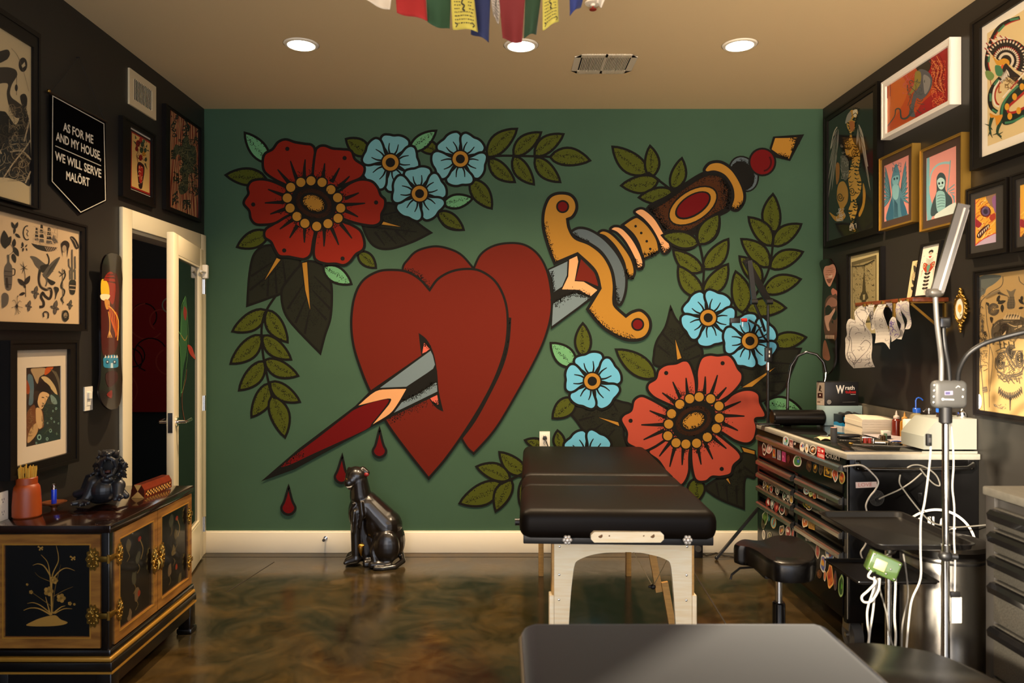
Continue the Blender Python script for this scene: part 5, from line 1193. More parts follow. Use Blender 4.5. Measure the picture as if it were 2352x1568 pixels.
# ================================================================ BLACK PANTHER STATUE
DP_ = 4.76; ups = .18496 * DP_ / F; z0_ = zz(1030 + 1425 * .18496, DP_)
def pp_(x, y, d=0.0):
    p = at(720 + x * .18496, 1030 + y * .18496, DP_); return V((p.x, DP_ + d, p.z - z0_))
pan = thing('panther_statue', (pp_(780, 1400).x, DP_, 0), 'glossy black sitting panther statue on the floor against the mural wall', 'statue')
m = MB()
m.ell(pp_(945, 1140, .01), (195 * ups, .10, 255 * ups)); m.cap(pp_(660, 690, 0), pp_(900, 960, .01), 165 * ups, 205 * ups, 16)
m.cap(pp_(590, 580, -.01), pp_(570, 390, -.02), 135 * ups, 112 * ups, 16); m.ell(pp_(535, 335, -.02), (132 * ups, .062, 125 * ups)); m.cap(pp_(500, 370, -.045), pp_(462, 400, -.06), 85 * ups, 62 * ups, 14)
m.cap(pp_(478, 455, -.05), pp_(540, 430, -.03), 40 * ups, 60 * ups); m.cap(pp_(620, 250, -.02), pp_(672, 292, -.02), 40 * ups, 36 * ups); m.cap(pp_(450, 270, -.02), pp_(448, 245, -.01), 30 * ups, 26 * ups)
m.ell(pp_(560, 780, -.01), (125 * ups, .075, 210 * ups)); m.cap(pp_(600, 900, .0), pp_(660, 1280, .0), 130 * ups, 110 * ups, 16)
for d_, x_ in ((-.055, 0), (.05, -18)):
    m.cap(pp_(560 + x_, 760, d_ * .8), pp_(545 + x_, 1010, d_), 88 * ups, 62 * ups, 14); m.cap(pp_(545 + x_, 1010, d_), pp_(550 + x_, 1270, d_), 62 * ups, 58 * ups, 14); m.cap(pp_(550 + x_, 1330, d_), pp_(458 + x_, 1355, d_ - .01), 66 * ups, 52 * ups, 12)
    for q_ in (-1, 0, 1): m.cap(pp_(470 + x_, 1350, d_ + q_ * .016), pp_(428 + x_, 1368, d_ + q_ * .018 - .01), 32 * ups, 26 * ups, 8)
m.ell(pp_(930, 1175, -.085), (165 * ups, .05, 205 * ups)); m.cap(pp_(960, 1370, -.10), pp_(760, 1378, -.11), 50 * ups, 44 * ups, 12); m.cap(pp_(830, 1050, -.07), pp_(770, 1230, -.09), 60 * ups, 50 * ups, 12); m.cap(pp_(770, 1230, -.09), pp_(800, 1350, -.10), 50 * ups, 45 * ups)
m.tube([pp_(1080, 1300, .02), pp_(1120, 1370, -.04), pp_(1040, 1398, -.115), pp_(900, 1402, -.145), pp_(790, 1398, -.145)], [40 * ups, 38 * ups, 34 * ups, 30 * ups, 24 * ups], 10)
m.tube([pp_(640, 1395, -.06), pp_(960, 1400, 0)], [60 * ups, 90 * ups], 12)
m.cap(pp_(720, 1080, 0), pp_(760, 1320, 0), 120 * ups, 95 * ups, 14); m.cap(pp_(560, 820, 0), pp_(585, 1320, 0), 105 * ups, 80 * ups, 14)
m.ell(pp_(720, 720, .0), (150 * ups, .07, 150 * ups)); m.ell(pp_(860, 900, .0), (190 * ups, .085, 190 * ups)); m.ell(pp_(780, 900, -.01), (180 * ups, .08, 230 * ups))
# raised shoulder and leg muscle
m.tube([pp_(530, 640, -.075), pp_(480, 760, -.06), pp_(505, 900, -.075)], [22 * ups, 26 * ups, 18 * ups], 8); m.tube([pp_(620, 620, -.085), pp_(640, 780, -.09), pp_(600, 950, -.085)], [24 * ups, 30 * ups, 16 * ups], 8)
m.tube([pp_(540, 730, -.085), pp_(530, 860, -.09), pp_(530, 1000, -.085)], [18 * ups, 24 * ups, 16 * ups], 8)
m.build('body', mat('panther_glaze', '#120d0b', .30, coat=.45, bump=.25, bscale=60, coat_rough=.12), pan, remesh=.0042, smooth=9)
m = MB(); m.ell(pp_(668, 308, -.038), (34 * ups, .010, 26 * ups)); m.build('inner_ear', mat('ear_red', '#7d1410', .35), pan)
m = MB(); m.tube([pp_(432, 428, -.078), pp_(455, 446, -.082), pp_(490, 444, -.080), pp_(515, 424, -.070)], [4 * ups, 9 * ups, 9 * ups, 4 * ups], 8); m.build('teeth', mat('teeth_white', '#cfc9bb', .3), pan)
m = MB()
for P_ in ([(420, 330), (425, 365)], [(438, 328), (442, 360)], [(470, 360), (510, 340), (550, 345)], [(480, 375), (520, 355), (560, 350)], [(490, 385), (530, 375)]):
    m.tube([pp_(x, y, -.02) + V((0, -.062 if x < 500 else -.058, 0)) for x, y in P_], .0012, 5)
m.build('whisker', GOLD, pan)
m = MB(); m.ell(pp_(520, 350, -.078), (10 * ups, .006, 8 * ups)); m.ell(pp_(445, 350, -.075), (8 * ups, .006, 7 * ups)); m.build('eye', GOLD, pan)
gb = [(560, 1150), (665, 1155), (650, 1200), (640, 1270), (615, 1300), (600, 1270), (575, 1210)]
m = MB(); m.ell(pp_(612, 1165, -.068), (50 * ups, .012, 20 * ups)); m.tube([pp_(612, 1180, -.07), pp_(615, 1235, -.075), pp_(618, 1290, -.068)], [36 * ups, 26 * ups, 8 * ups], 10); m.build('gilt_tassel', GOLD, pan)

# ================================================================ MASSAGE TABLE
LEATH = mat('massage_vinyl', '#0f0a07', .46, bump=.2, bscale=380, spec=.10)
def soft_pad(mb, x0, y0, z0, x1, y1, z1, r, M=None, bulge=.0):
    mb.box(x0, y0, z0, x1, y1, z1, r, 6, M)
MT = thing('massage_table', (.47, 3.7, 0), 'black padded massage table on pale wooden legs in front of the mural', 'massage table')
RM = Matrix.Translation((.47, 3.7, 0)) @ Matrix.Rotation(math.radians(-2.2), 4, 'Z') @ Matrix.Translation((-.47, -3.7, 0))
tx0, tx1 = .105, .862
for y0, y1, zt in ((2.82, 3.345, .790), (3.35, 3.63, .782), (3.635, 4.60, .782)):
    m = MB(); soft_pad(m, tx0, y0, .672, tx1, y1, zt, .044, RM); o = m.build('pad', LEATH, MT, sharp=60)
m = MB(); m.box(tx0 + .015, 2.84, .655, tx1 - .015, 4.58, .690, .004, M=RM); m.build('deck_board', BLACKP, MT)
D_ = 2.825; q0, q1 = at(1356, 1218, D_), at(1522, 1242, D_)
m = MB(); P_ = [(q0.x + .012, q1.z), (q1.x - .012, q1.z), (q1.x, q1.z + .012), (q1.x, q0.z - .012), (q1.x - .012, q0.z), (q0.x + .012, q0.z), (q0.x, q0.z - .012), (q0.x, q1.z + .012)]
m.prism(P_, lambda u, v, w: V((u, D_ + w, v)), -.022, .02); m.build('headrest_bracket', MAPLE, MT)
m = MB()
for px, r_ in ((1379, .0085), (1399.5, .003), (1478.5, .003), (1498.5, .0085)): m.cyl(at(px, 1230, D_ - .0225), at(px, 1230, D_ - .0215), r_)
m.build('bracket_hole', mat('hole_brown', '#6a4a22', .7), MT)
for px in (1302, 1577):
    m = MB(); c_ = at(px, 1237, 2.83); m.cyl(c_ + V((0, .03, 0)), c_ + V((0, -.012, 0)), .008)
    for k in range(6): m.ell(c_ + V((.012 * math.cos(k * PI / 3), -.016, .012 * math.sin(k * PI / 3))), .0075, nu=10, nv=8)
    m.ell(c_ + V((0, -.018, 0)), .011); m.build('leg_knob', mat('clear_knob', '#d9d4cc', .12, .5), MT)
m = MB(); c_ = RM @ V((tx0, 3.0, .70)); m.cyl(c_, c_ + V((-.02, 0, 0)), .014); m.build('side_knob', BLACKP, MT)
DLg = 3.03
def legpanel(yp, thick, root, M=None):
    Q = lambda pts: [(xx(p[0], DLg), zz(p[1], DLg), *p[2:]) for p in zT5(pts)]
    top = [(xx(1273, DLg), .672), (xx(1588.5, DLg), .672)]
    fx0, fx1 = xx(1273, DLg), xx(1589, DLg); xi0, xi1 = Q([(545, 1190)])[0][0], Q([(1213, 1195)])[0][0]
    arch = Q([(560, 1060), (574, 920), (585, 850), (605, 818), (680, 787), (770, 771), (880, 766), (990, 771), (1090, 792), (1150, 815), (1172, 838), (1182, 900), (1195, 1050)])
    zf_ = .0
    poly = [(fx0, .672), (fx0, zf_), (xi0 - .012, zf_)] + [(p[0], p[1]) for p in sm([(p[0], p[1]) for p in [(xi0 - .003, .16)] + arch + [(xi1 + .003, .16)]], 4, False)] + [(xi1 + .012, zf_), (fx1, zf_), (fx1, .672)]
    m = MB(); m.prism(poly, lambda u, v, w: V((u, yp + w, v)), 0, thick); m.build('leg_panel', MAPLE, root)
    return fx0, fx1
fx0, fx1 = legpanel(DLg, .02, MT)
ztop = zz(980 + 1030 * .37507, DLg)
for x0, x1 in ((fx0 - .020, fx0 - .001), (fx1 + .001, fx1 + .020)):
    m = MB(); m.box(x0, DLg - .004, 0, x1, DLg + .05, ztop, .004); m.build('leg_extension', MAPLE, MT)
for x0, x1 in ((fx0 - .0095, fx0 - .0005), (fx1 + .0005, fx1 + .0095)):
    m = MB(); m.box(x0, DLg + .001, ztop - .01, x1, DLg + .06, .672); m.build('leg_rail', MAPLE2, MT)
m = MB()
for x, y in ((495, 732), (492, 905), (490, 1058), (1275, 733), (1272, 908), (1270, 1062)):
    c_ = at(1100 + x * .37507, 980 + y * .37507, DLg); m.ell(c_, (.0055, .003, .0055), nu=10, nv=6)
m.build('screw', CHROME, MT)
for px in (1242.5, 1442.5):
    x = xx(px, 4.53); m = MB(); m.box(x - .015, 4.50, 0, x + .015, 4.545, .66, .003); m.build('leg', MAPLE2, MT)
m = MB(); m.bar(at(1476, 1150, 3.6) , at(1514, 1358, 3.6), .034, .02, (0, 1, 0)); m.build('leg', MAPLE2, MT)
m = MB(); b_ = onz(1548, 1462, .0); m.bar(at(1526, 1336, 3.585), V((b_.x, 3.585, .004)), .032, .02, (0, 1, 0)); m.build('leg_extension', MAPLE2, MT)
m = MB(); k0 = at(1500, 1347, 3.56)
m.tube([at(1452, 1262, 3.62), k0], .002, 6); m.tube([k0, at(1534, 1282, 3.5)], .002, 6); m.build('brace_wire', mat('wire_pale', '#a08e68', .5, .3), MT)
m = MB(); m.ell(k0, .013); m.cyl(k0 + V((-.022, 0, 0)), k0, .006); m.build('brace_knob', BLACKP, MT)

# ================================================================ NEAR TABLE (black vinyl)
NV = mat('near_vinyl', '#110d0a', .45, bump=.25, bscale=330, spec=.06, var=.15, vscale=30, sheen=.17)
NT = thing('treatment_table', (.43, 1.15, 0), 'broad black vinyl treatment table with sunlight across one corner, closest of all', 'treatment table')
m = MB(); m.box(.046, .38, .665, .805, 1.835, .752, .04, 6); m.build('pad', NV, NT, sharp=60)
m = MB(); m.tube([(.803, .42, .728), (.803, 1.76, .728), (.79, 1.81, .728), (.75, 1.834, .728), (.10, 1.834, .728), (.06, 1.815, .728), (.047, 1.77, .728), (.047, .42, .728)], .004, 8); m.build('piping', mat('vinyl_piping', '#5c5140', .35), NT)
m = MB(); m.box(.12, .46, .60, .73, 1.74, .672, .01); m.build('frame', BLACKP, NT)
for x in (.16, .66):
    for y in (.52, 1.64):
        m = MB(); m.box(x, y, 0, x + .05, y + .05, .61, .006); m.build('leg', BLACKP, NT)
m = MB(); c_ = V((.046, 1.42, .71)); m.cyl(c_, c_ + V((-.012, 0, 0)), .008); m.build('side_knob', CHROME, NT)
# the arm rest pad that swings out from it
am = MB(); ar = [(.86, 1.30), (1.19, 1.32), (1.21, 1.60), (1.20, 1.80), (1.15, 1.94), (1.06, 2.0), (.96, 2.02), (.87, 1.98), (.84, 1.85), (.84, 1.5)]
P_ = sm(ar, 6)
cxm, cym = 1.02, 1.66
for s_, z_ in ((.94, .555), (1.0, .566), (1.01, .590), (1.0, .610), (.965, .622)):
    am.v += [V((cxm + (p[0] - cxm) * s_, cym + (p[1] - cym) * s_, z_)) for p in P_]
n = len(P_)
for k in range(4): am.f += [(k * n + i, k * n + (i + 1) % n, (k + 1) * n + (i + 1) % n, (k + 1) * n + i) for i in range(n)]
am.f += [tuple(reversed(range(n))), tuple(range(4 * n, 5 * n))]; am.mi += [0] * len(am.f)
AR = am.build('armrest_pad', VINYL, NT, sharp=50)
m = MB(); m.cyl((1.0, 1.6, .55), (1.0, 1.6, .50), .03).bar((.70, 1.6, .50), (1.02, 1.6, .50), .05, .03); m.build('armrest_bracket', BLACKP, NT)

# ================================================================ STOOL
SC = V((1.165, 3.10, 0)); stl = thing('stool', SC, 'black vinyl saddle stool with a flared seat beside the stickered tool chest', 'stool')
SO = [onz(*zK6([p])[0][:2], .565) for p in ((612, 395), (720, 338), (880, 352), (1000, 348), (1130, 296), (1300, 280), (1480, 312), (1650, 420), (1715, 545), (1690, 620), (1600, 662), (1400, 672), (1200, 655), (1060, 600), (930, 510), (790, 445), (650, 425))]
P_ = sm([(p.x, p.y) for p in SO], 5); cxm = sum(p[0] for p in P_) / len(P_); cym = sum(p[1] for p in P_) / len(P_)
m = MB(); n = len(P_)
for s_, z_ in ((.90, .485), (.985, .49), (1.0, .505), (1.0, .545), (.985, .560), (.95, .567), (.5, .562), (.15, .560)):
    m.v += [V((cxm + (p[0] - cxm) * s_, cym + (p[1] - cym) * s_, z_)) for p in P_]
for k in range(7): m.f += [(k * n + i, k * n + (i + 1) % n, (k + 1) * n + (i + 1) % n, (k + 1) * n + i) for i in range(n)]
m.f += [tuple(reversed(range(n))), tuple(range(7 * n, 8 * n))]; m.mi += [0] * len(m.f)
m.build('seat', VINYL, stl, sharp=50)
m = MB(); m.box(SC.x - .09, SC.y - .09, .468, SC.x + .09, SC.y + .09, .488, .004); m.build('seat_plate', BLACKP, stl)
m = MB(); m.tube([(SC.x - .06, SC.y + .05, .475), (SC.x - .13, SC.y + .1, .455), (SC.x - .16, SC.y + .12, .42), (SC.x - .165, SC.y + .12, .40)], .005, 8); m.build('lever', BLACKP, stl)
m = MB(); m.cyl((SC.x, SC.y, .30), (SC.x, SC.y, .47), .014); m.build('gas_rod', CHROME, stl)
m = MB(); m.lathe([(.03, .06), (.034, .07), (.027, .09), (.026, .34), (.022, .345)], (SC.x, SC.y, 0), 20); m.build('sleeve', BLACKG, stl)
for k in range(5):
    t = 2 * PI * k / 5 + .5; e_ = V((SC.x + .24 * math.cos(t), SC.y + .24 * math.sin(t), .075))
    lg_ = MB().bar((SC.x, SC.y, .09), e_, .04, .025).build('base_leg', BLACKG, stl)
    w_ = MB(); tn = V((-math.sin(t), math.cos(t), 0)); c_ = V((e_.x, e_.y, .026)); w_.cyl(c_ - tn * .012, c_ + tn * .012, .026, n=18); w_.cyl(c_ + V((0, 0, .01)), e_ + V((0, 0, .01)), .008); w_.build('caster', BLACKP, lg_)
# ================================================================ RIGHT WALL PICTURES
def art_tiger(a):
    Z = zR1
    wing1 = [((140, 730), t) for t in ((85, 900), (75, 1000), (68, 1100), (70, 1180), (72, 1250), (90, 1160), (110, 1080), (125, 980))]
    feathers(a, Z([(145, 735)])[0], [Z([t])[0][:2] for t in ((100, 800), (82, 900), (75, 1000), (68, 1110), (70, 1240), (95, 1190), (115, 1060), (130, 930))], 2.6, '#77726a', '#1a1816')
    feathers(a, Z([(290, 715)])[0], [Z([t])[0][:2] for t in ((275, 860), (300, 900), (325, 950), (345, 1020), (355, 1080), (375, 1190), (368, 1130), (330, 880), (318, 800))], 2.8, '#8d8679', '#1a1816')
    a.line(Z([(135, 725), (110, 770), (88, 880)]), 2, '#a49c8c', smooth=3); a.line(Z([(290, 710), (318, 780), (345, 950), (355, 1010)]), 2, '#a49c8c', smooth=3)
    body = [(240, 600), (275, 595), (285, 625), (272, 660), (262, 700), (262, 750), (240, 765), (250, 830), (290, 890), (300, 960), (290, 1040), (310, 1120), (300, 1200), (270, 1250), (282, 1300), (270, 1360), (255, 1400), (250, 1440), (270, 1475), (225, 1470), (235, 1400), (215, 1330), (235, 1260), (220, 1150), (215, 1060), (240, 990), (235, 950), (200, 930), (190, 850), (220, 815), (225, 770), (205, 720), (208, 650)]
    P = a.poly(Z(body), '#b98d3a', 3)
    a.poly(Z([(150, 1130), (185, 1120), (212, 1180), (210, 1260), (180, 1320), (195, 1370), (165, 1400), (120, 1400), (80, 1340), (130, 1370), (155, 1320), (135, 1250), (135, 1180)]), '#a87c30', 4)
    a.poly(Z([(320, 1130), (340, 1200), (330, 1300), (300, 1370), (290, 1350), (318, 1270)]), '#a87c30', 4); a.poly(Z([(125, 1000), (150, 990), (150, 1090), (130, 1140)]), '#8d5c24', 3)
    R = random.Random(11)
    for k in range(150):
        q_ = P[R.randrange(len(P))]; c_ = V(q_[:2]).lerp(V((q_[0] * .3 + Z([(250, 1050)])[0][0] * .7, q_[1])), R.uniform(.0, .9))
        if inside(c_, P): a.line([(c_.x - 5, c_.y + R.uniform(-3, 1)), (c_.x, c_.y + R.uniform(0, 3)), (c_.x + 5, c_.y - R.uniform(0, 4))], 2.1, '#0d0b09', smooth=3, taper=(1.2, .3))
    for c_, r_ in (((218, 860), 26), ((262, 910), 26), ((160, 1230), 26), ((245, 1190), 26)): a.line([(Z([(c_[0] + r_ * (1 - t / 16) * math.cos(t * .8), c_[1] + r_ * 1.3 * (1 - t / 16) * math.sin(t * .8))])[0][:2]) for t in range(15)], 1.5, '#17140f', smooth=3)
    a.poly(Z([(210, 640), (235, 615), (240, 660), (215, 690), (195, 700)]), '#8b867c', 3); a.poly(Z([(250, 610), (282, 600), (280, 640), (262, 655)]), '#d6c9a8', 3); a.line(Z([(250, 640), (270, 625), (282, 640)]), 1.4, '#1a1512', smooth=3); a.poly(Z([(225, 690), (262, 690), (258, 745), (235, 755)]), '#a5602a', 3)
    for c_ in ((155, 1370), (250, 1440), (170, 1340)): scrib(a, (Z([c_])[0][0] - 7, Z([c_])[0][1] - 8, Z([c_])[0][0] + 8, Z([c_])[0][1] + 10), 12, '#b5aea0', 1.0, int(c_[0]), .5)
    a.poly(Z([(165, 930), (215, 960), (220, 1080), (190, 1110), (165, 1040)]), '#55514a', 4); scrib(a, (1933, 330, 1950, 410), 30, '#8a8478', .9, 21, .4)
picture('R', 'framed_print', [(1892.5, 262, 567), (2016, 196, 540)], [(1899, 281, 551), (2005, 205, 527)], 'large black framed print of a winged tiger on black, in the corner by the mural', 'framed print', t=.035, paper='#1d1c1b', art=art_tiger, recess=.006, ink=paint('glossy_print', .12, coat=.7))

def art_orange(a):
    Z = zR1
    a.poly(Z([(482, 440), (930, 150), (922, 545), (482, 762)]), '#b4491a')
    a.poly(Z([(700, 290), (930, 150), (924, 545), (700, 660), (740, 560), (830, 470), (820, 380)]), '#9c1a1c', 3); a.poly(Z([(482, 440), (600, 365), (640, 480), (560, 640), (482, 700)]), '#c0601e', 4)
    scrib(a, (2140, 140, 2172, 245), 60, '#c9482c', 1.1, 5, .35); scrib(a, (2140, 140, 2172, 245), 60, '#d88a4e', .9, 7, .3); scrib(a, (2075, 170, 2110, 215), 30, '#c05a5e', 1.0, 8, .3)
    a.poly(Z([(700, 270), (760, 225), (810, 240), (810, 290), (790, 330), (740, 340), (715, 320)]), '#2a2419', 4)
    a.poly(Z([(720, 320), (780, 320), (820, 370), (815, 440), (780, 500), (740, 530), (710, 520), (690, 600), (700, 650), (655, 640), (670, 560), (690, 480), (720, 440)]), '#55565a', 5)
    a.poly(Z([(760, 350), (808, 380), (800, 450), (770, 490), (760, 430)]), '#85827c', 4); a.poly(Z([(700, 330), (740, 335), (735, 420), (690, 470), (650, 500), (690, 420)]), '#8a7a34', 4)
    a.line(Z([(680, 610), (640, 660), (600, 660), (590, 600), (560, 600), (550, 650), (500, 720)]), 3.6, '#3c4444', smooth=5, taper=(1.4, .4)); scrib(a, (2085, 180, 2125, 260), 30, '#3a4a44', 1.1, 9, .3)
    for k in range(5): a.line(Z([(800 + k * 18, 250 - k * 12), (850 + k * 14, 330 - k * 10), (830 + k * 16, 420 - k * 8), (880 + k * 8, 470)]), 1.6, '#d9824a' if k % 2 else '#7a1216', smooth=4)
    a.line(Z([(500, 430), (500, 520)]), 2, '#8a2a14'); a.line(Z([(520, 420), (520, 505)]), 2, '#8a2a14')
WHF = mat('white_frame', '#e9e2d4', .5)
picture('R', 'framed_print', [(2025, 189.5, 320), (2183, 86, 241.5)], [(2033, 197, 304), (2177, 107, 236)], 'white framed orange and red print of a dark coiled figure, close to the ceiling', 'framed print', t=.052, fm=WHF, paper='#c05a20', art=art_orange)

def art_angel(a):
    Z = zR1
    a.poly(Z([(472, 1002), (645, 931), (649, 1360), (478, 1406)]), '#c9837a')
    for sgn, bx in ((-1, 520), (1, 590)):
        tips = [(bx + sgn * (40 + k * 2.5), 1010 + k * 38 - (40 if sgn > 0 else 0)) for k in range(9)]
        feathers(a, Z([(bx, 1230)])[0][:2], [Z([t])[0][:2] for t in tips], 2.6, '#4f7f8e', '#1f3a46')
    a.poly(Z([(545, 1020), (560, 990), (575, 1020), (590, 1090), (580, 1140), (600, 1200), (630, 1330), (640, 1362), (490, 1400), (520, 1260), (530, 1200), (522, 1130), (530, 1080)]), '#4a7788', 5)
    a.poly(Z([(535, 1090), (578, 1075), (575, 1130), (555, 1150), (535, 1135)]), '#6fa0aa', 4); a.poly(Z([(535, 1150), (578, 1150), (575, 1230), (555, 1250), (535, 1225)]), '#79a9b0', 4)
    a.poly(Z([(500, 1330), (530, 1240), (540, 1390), (490, 1402)]), '#2c5a72', 3); a.poly(Z([(590, 1230), (640, 1340), (600, 1368)]), '#2c5a72', 3)
    for p in ((547, 1100), (567, 1095)): a.ell(Z([p])[0], 2, 3, 0, '#1c3440')
    for k in range(8): a.line(Z([(548 + k * 3, 1250 + k * 4), (545 + k * 4, 1375)]), .8, '#24485a')
    scrib(a, (2050, 374, 2070, 395), 14, '#3a6472', .9, 3, .5)
picture('R', 'framed_print', [(2019.5, 363, 530), (2097, 330, 510)], [(2023, 368, 524), (2093, 335.5, 507)], 'gold framed blue and pink print of a winged figure, second along the row', 'framed print', t=.042, fm=GOLDF, paper='#c9837a', art=art_angel, mat_col='#3a2616', window=[(2030, 379.5, 508.5), (2087, 357, 493.5)], recess=.006)

def art_reaper(a):
    Z = zR1
    a.poly(Z([(775, 952), (990, 862), (997, 1345), (780, 1402)]), '#cf8a80')
    a.poly(Z([(780, 960), (800, 950), (800, 1200), (830, 1330), (782, 1400)]), '#6fa3ac', 4)
    a.line(Z([(800, 1150), (812, 1060), (850, 1005), (900, 985), (950, 985)]), 5, '#86b3b8', smooth=5, taper=(.4, 1.3)); a.line(Z([(950, 965), (940, 1080), (915, 1330)]), 2.2, '#6c98a0', smooth=3)
    for k in range(6): a.line(Z([(930 + k * 9, 1180 + k * 10), (980, 1140 + k * 30)]), 2.4, '#5e8f9c')
    a.poly(Z([(850, 1100), (870, 1058), (900, 1060), (918, 1100), (915, 1180), (960, 1240), (955, 1300), (900, 1330), (820, 1370), (808, 1330), (825, 1260), (850, 1190)]), '#31474c', 5)
    a.poly(Z([(855, 1110), (880, 1090), (908, 1108), (908, 1150), (890, 1175), (870, 1170), (857, 1140)]), '#a9cbc8', 4)
    for p in ((869, 1133), (893, 1128)): a.ell(Z([p])[0], 2.2, 3, 0, '#1a2a30')
    a.line(Z([(870, 1155), (895, 1150)]), 1.2, '#1a2a30')
    a.poly(Z([(850, 1200), (905, 1195), (915, 1280), (900, 1330), (855, 1330)]), '#86b4b4', 4)
    for k in range(5): a.line(Z([(855, 1225 + k * 20), (882, 1215 + k * 20), (910, 1220 + k * 19)]), 1.2, '#3e6268', smooth=3)
    a.poly(Z([(880, 1330), (960, 1280), (995, 1275), (997, 1345), (850, 1385), (840, 1360)]), '#c3cfc8', 4)
picture('R', 'framed_print', [(2113, 345, 532), (2210, 304, 510)], [(2117, 350, 526), (2206, 310, 506)], 'gold framed blue and pink print of a hooded skeleton with a scythe', 'framed print', t=.042, fm=GOLDF, paper='#cf8a80', art=art_reaper, mat_col='#3a2616', window=[(2126.5, 363, 507), (2196, 335, 489)], recess=.006)

def art_dragon(a):
    Z = zG4
    a.poly(Z([(185, 300), (560, 60), (560, 1170), (190, 1315)]), '#d8bf88')
    a.line(Z([(480, 160), (380, 190), (290, 250), (230, 350), (190, 480), (180, 580), (200, 650), (230, 680)]), 9, '#15120f', smooth=6); a.line(Z([(478, 175), (385, 208), (300, 265), (243, 360), (205, 480), (198, 580), (215, 640)]), 2.6, '#a01f18', smooth=6); a.line(Z([(470, 165), (390, 180)]), 5, '#3d7a55'); a.line(Z([(340, 225), (285, 285)]), 5, '#3d7a55'); a.line(Z([(205, 490), (198, 560)]), 4.5, '#3d7a55')
    a.poly(Z([(170, 640), (215, 640), (250, 680), (230, 720), (200, 720), (175, 690)]), '#6f8a4a', 4); a.line(Z([(212, 715), (225, 780)]), 1.6, '#a01f18')
    tips = [(162, 430), (175, 385), (205, 345), (250, 320), (300, 318), (345, 330)]
    for t_ in tips:
        a.poly(Z([(t_[0], t_[1]), (t_[0] + 70, t_[1] + 20), (t_[0] + 60, t_[1] + 62)]), '#ded2bb'); a.line(Z([(t_[0], t_[1]), (t_[0] + 22, t_[1] + 22)]), 2.4, '#9c1c16')
    a.poly(Z([(195, 440), (260, 380), (340, 350), (430, 360), (500, 400), (560, 480), (560, 640), (470, 640), (400, 590), (330, 560), (270, 530)]), '#191310', 5)
    for r_, col in ((190, '#a52a1c'), (178, '#d9cbb0'), (120, '#a52a1c'), (110, '#d9cbb0'), (64, '#d9cbb0')):
        for k in range(22):
            t = 3.4 + k * .17; p_ = (360 + r_ * .95 * math.cos(t), 545 + r_ * .98 * math.sin(t)); 
            if p_[0] < 560: a.ell(Z([p_])[0], 2.0, 3.4, math.degrees(t) + 90, col, 8)
    a.poly(Z([(240, 495), (280, 545), (340, 525), (385, 545), (385, 590), (340, 580), (290, 590), (262, 560)]), '#cf9428', 5)
    a.poly(Z([(262, 590), (300, 590), (335, 620), (320, 680), (280, 680), (262, 640)]), '#3f7a52', 4); a.ell(Z([(330, 600)])[0], 4, 5, 0, '#d0561c')
    a.poly(Z([(355, 570), (390, 600), (430, 640), (500, 700), (520, 780), (420, 720), (330, 640)]), '#1d1512', 4)
    feathers(a, Z([(360, 620)])[0][:2], [Z([t])[0][:2] for t in ((300, 760), (322, 750), (345, 730), (370, 720), (392, 690))], 2.4, '#e0d5c0', '#2a1d16'); a.line(Z([(300, 770), (295, 830), (318, 825)]), 3, '#a2551f', smooth=3)
    scrib(a, (2310, 178, 2340, 205), 24, '#6a4a1c', 1.0, 3, .4)
    a.line(Z([(310, 700), (250, 770), (215, 860), (225, 960), (280, 1010)]), 9.5, '#15120f', smooth=6); a.line(Z([(300, 720), (255, 800), (245, 880), (262, 940), (298, 960)]), 4, '#e2d7c0', smooth=6); a.line(Z([(310, 740), (270, 810), (262, 880), (280, 930), (300, 940)]), 3, '#a01f18', smooth=6); a.line(Z([(290, 715), (255, 765)]), 5, '#3d7a55'); a.line(Z([(220, 840), (222, 910)]), 5, '#3d7a55'); a.line(Z([(235, 985), (278, 1010)]), 5, '#3d7a55')
    a.poly(Z([(560, 690), (470, 760), (380, 850), (320, 940), (305, 1040), (340, 1120), (420, 1110), (500, 1060), (560, 1040), (560, 960), (470, 1000), (400, 1010), (370, 980), (420, 910), (560, 800)]), '#16241b', 5)
    a.line(Z([(470, 770), (390, 850), (335, 940), (322, 1030)]), 5, '#3d7a55', smooth=5); a.line(Z([(350, 1105), (430, 1090), (520, 1040)]), 5, '#3d7a55', smooth=5)
    a.line(Z([(560, 800), (460, 890), (385, 960), (385, 1010), (450, 1005), (560, 950)]), 5.5, '#a2241a', smooth=5); a.line(Z([(530, 650), (470, 720), (400, 800), (330, 880)]), 3.2, '#e2d7c0', smooth=5); a.line(Z([(470, 720), (400, 800)]), 3, '#a2241a')
    for c_ in ((438, 870), (370, 960), (395, 1045), (475, 995), (505, 780)): a.ell(Z([c_])[0], 5.5, 8, 0, '#cf9428')
    for P_ in ([(240, 1040), (225, 1090), (215, 1150), (225, 1210)], [(320, 1080), (290, 1150), (285, 1200), (320, 1230)]): a.line(Z(P_), 7, '#24402c', smooth=4, taper=(1.3, .5))
    a.poly(Z([(215, 1015), (270, 1040), (330, 1030), (310, 1090), (275, 1130), (262, 1060), (225, 1060)]), '#cf8a28', 3)
    for b_, t_ in (((215, 1130), (170, 1115)), ((220, 1200), (240, 1240)), ((215, 1190), (200, 1225)), ((285, 1200), (240, 1215)), ((295, 1210), (335, 1185)), ((300, 1220), (325, 1250)), ((225, 1150), (240, 1170))): a.line(Z([b_, t_]), 2.6, '#2a3a28', taper=(1.3, .3))
picture('R', 'framed_print', [(2229, 52, 393), (2440, -85, 318)], [(2249.5, 66, 361), (2424, -52, 300)], 'big black framed print of a serpent dragon and eagle with a white border', 'framed print', t=.035, paper='#e6ddc8', art=art_dragon)

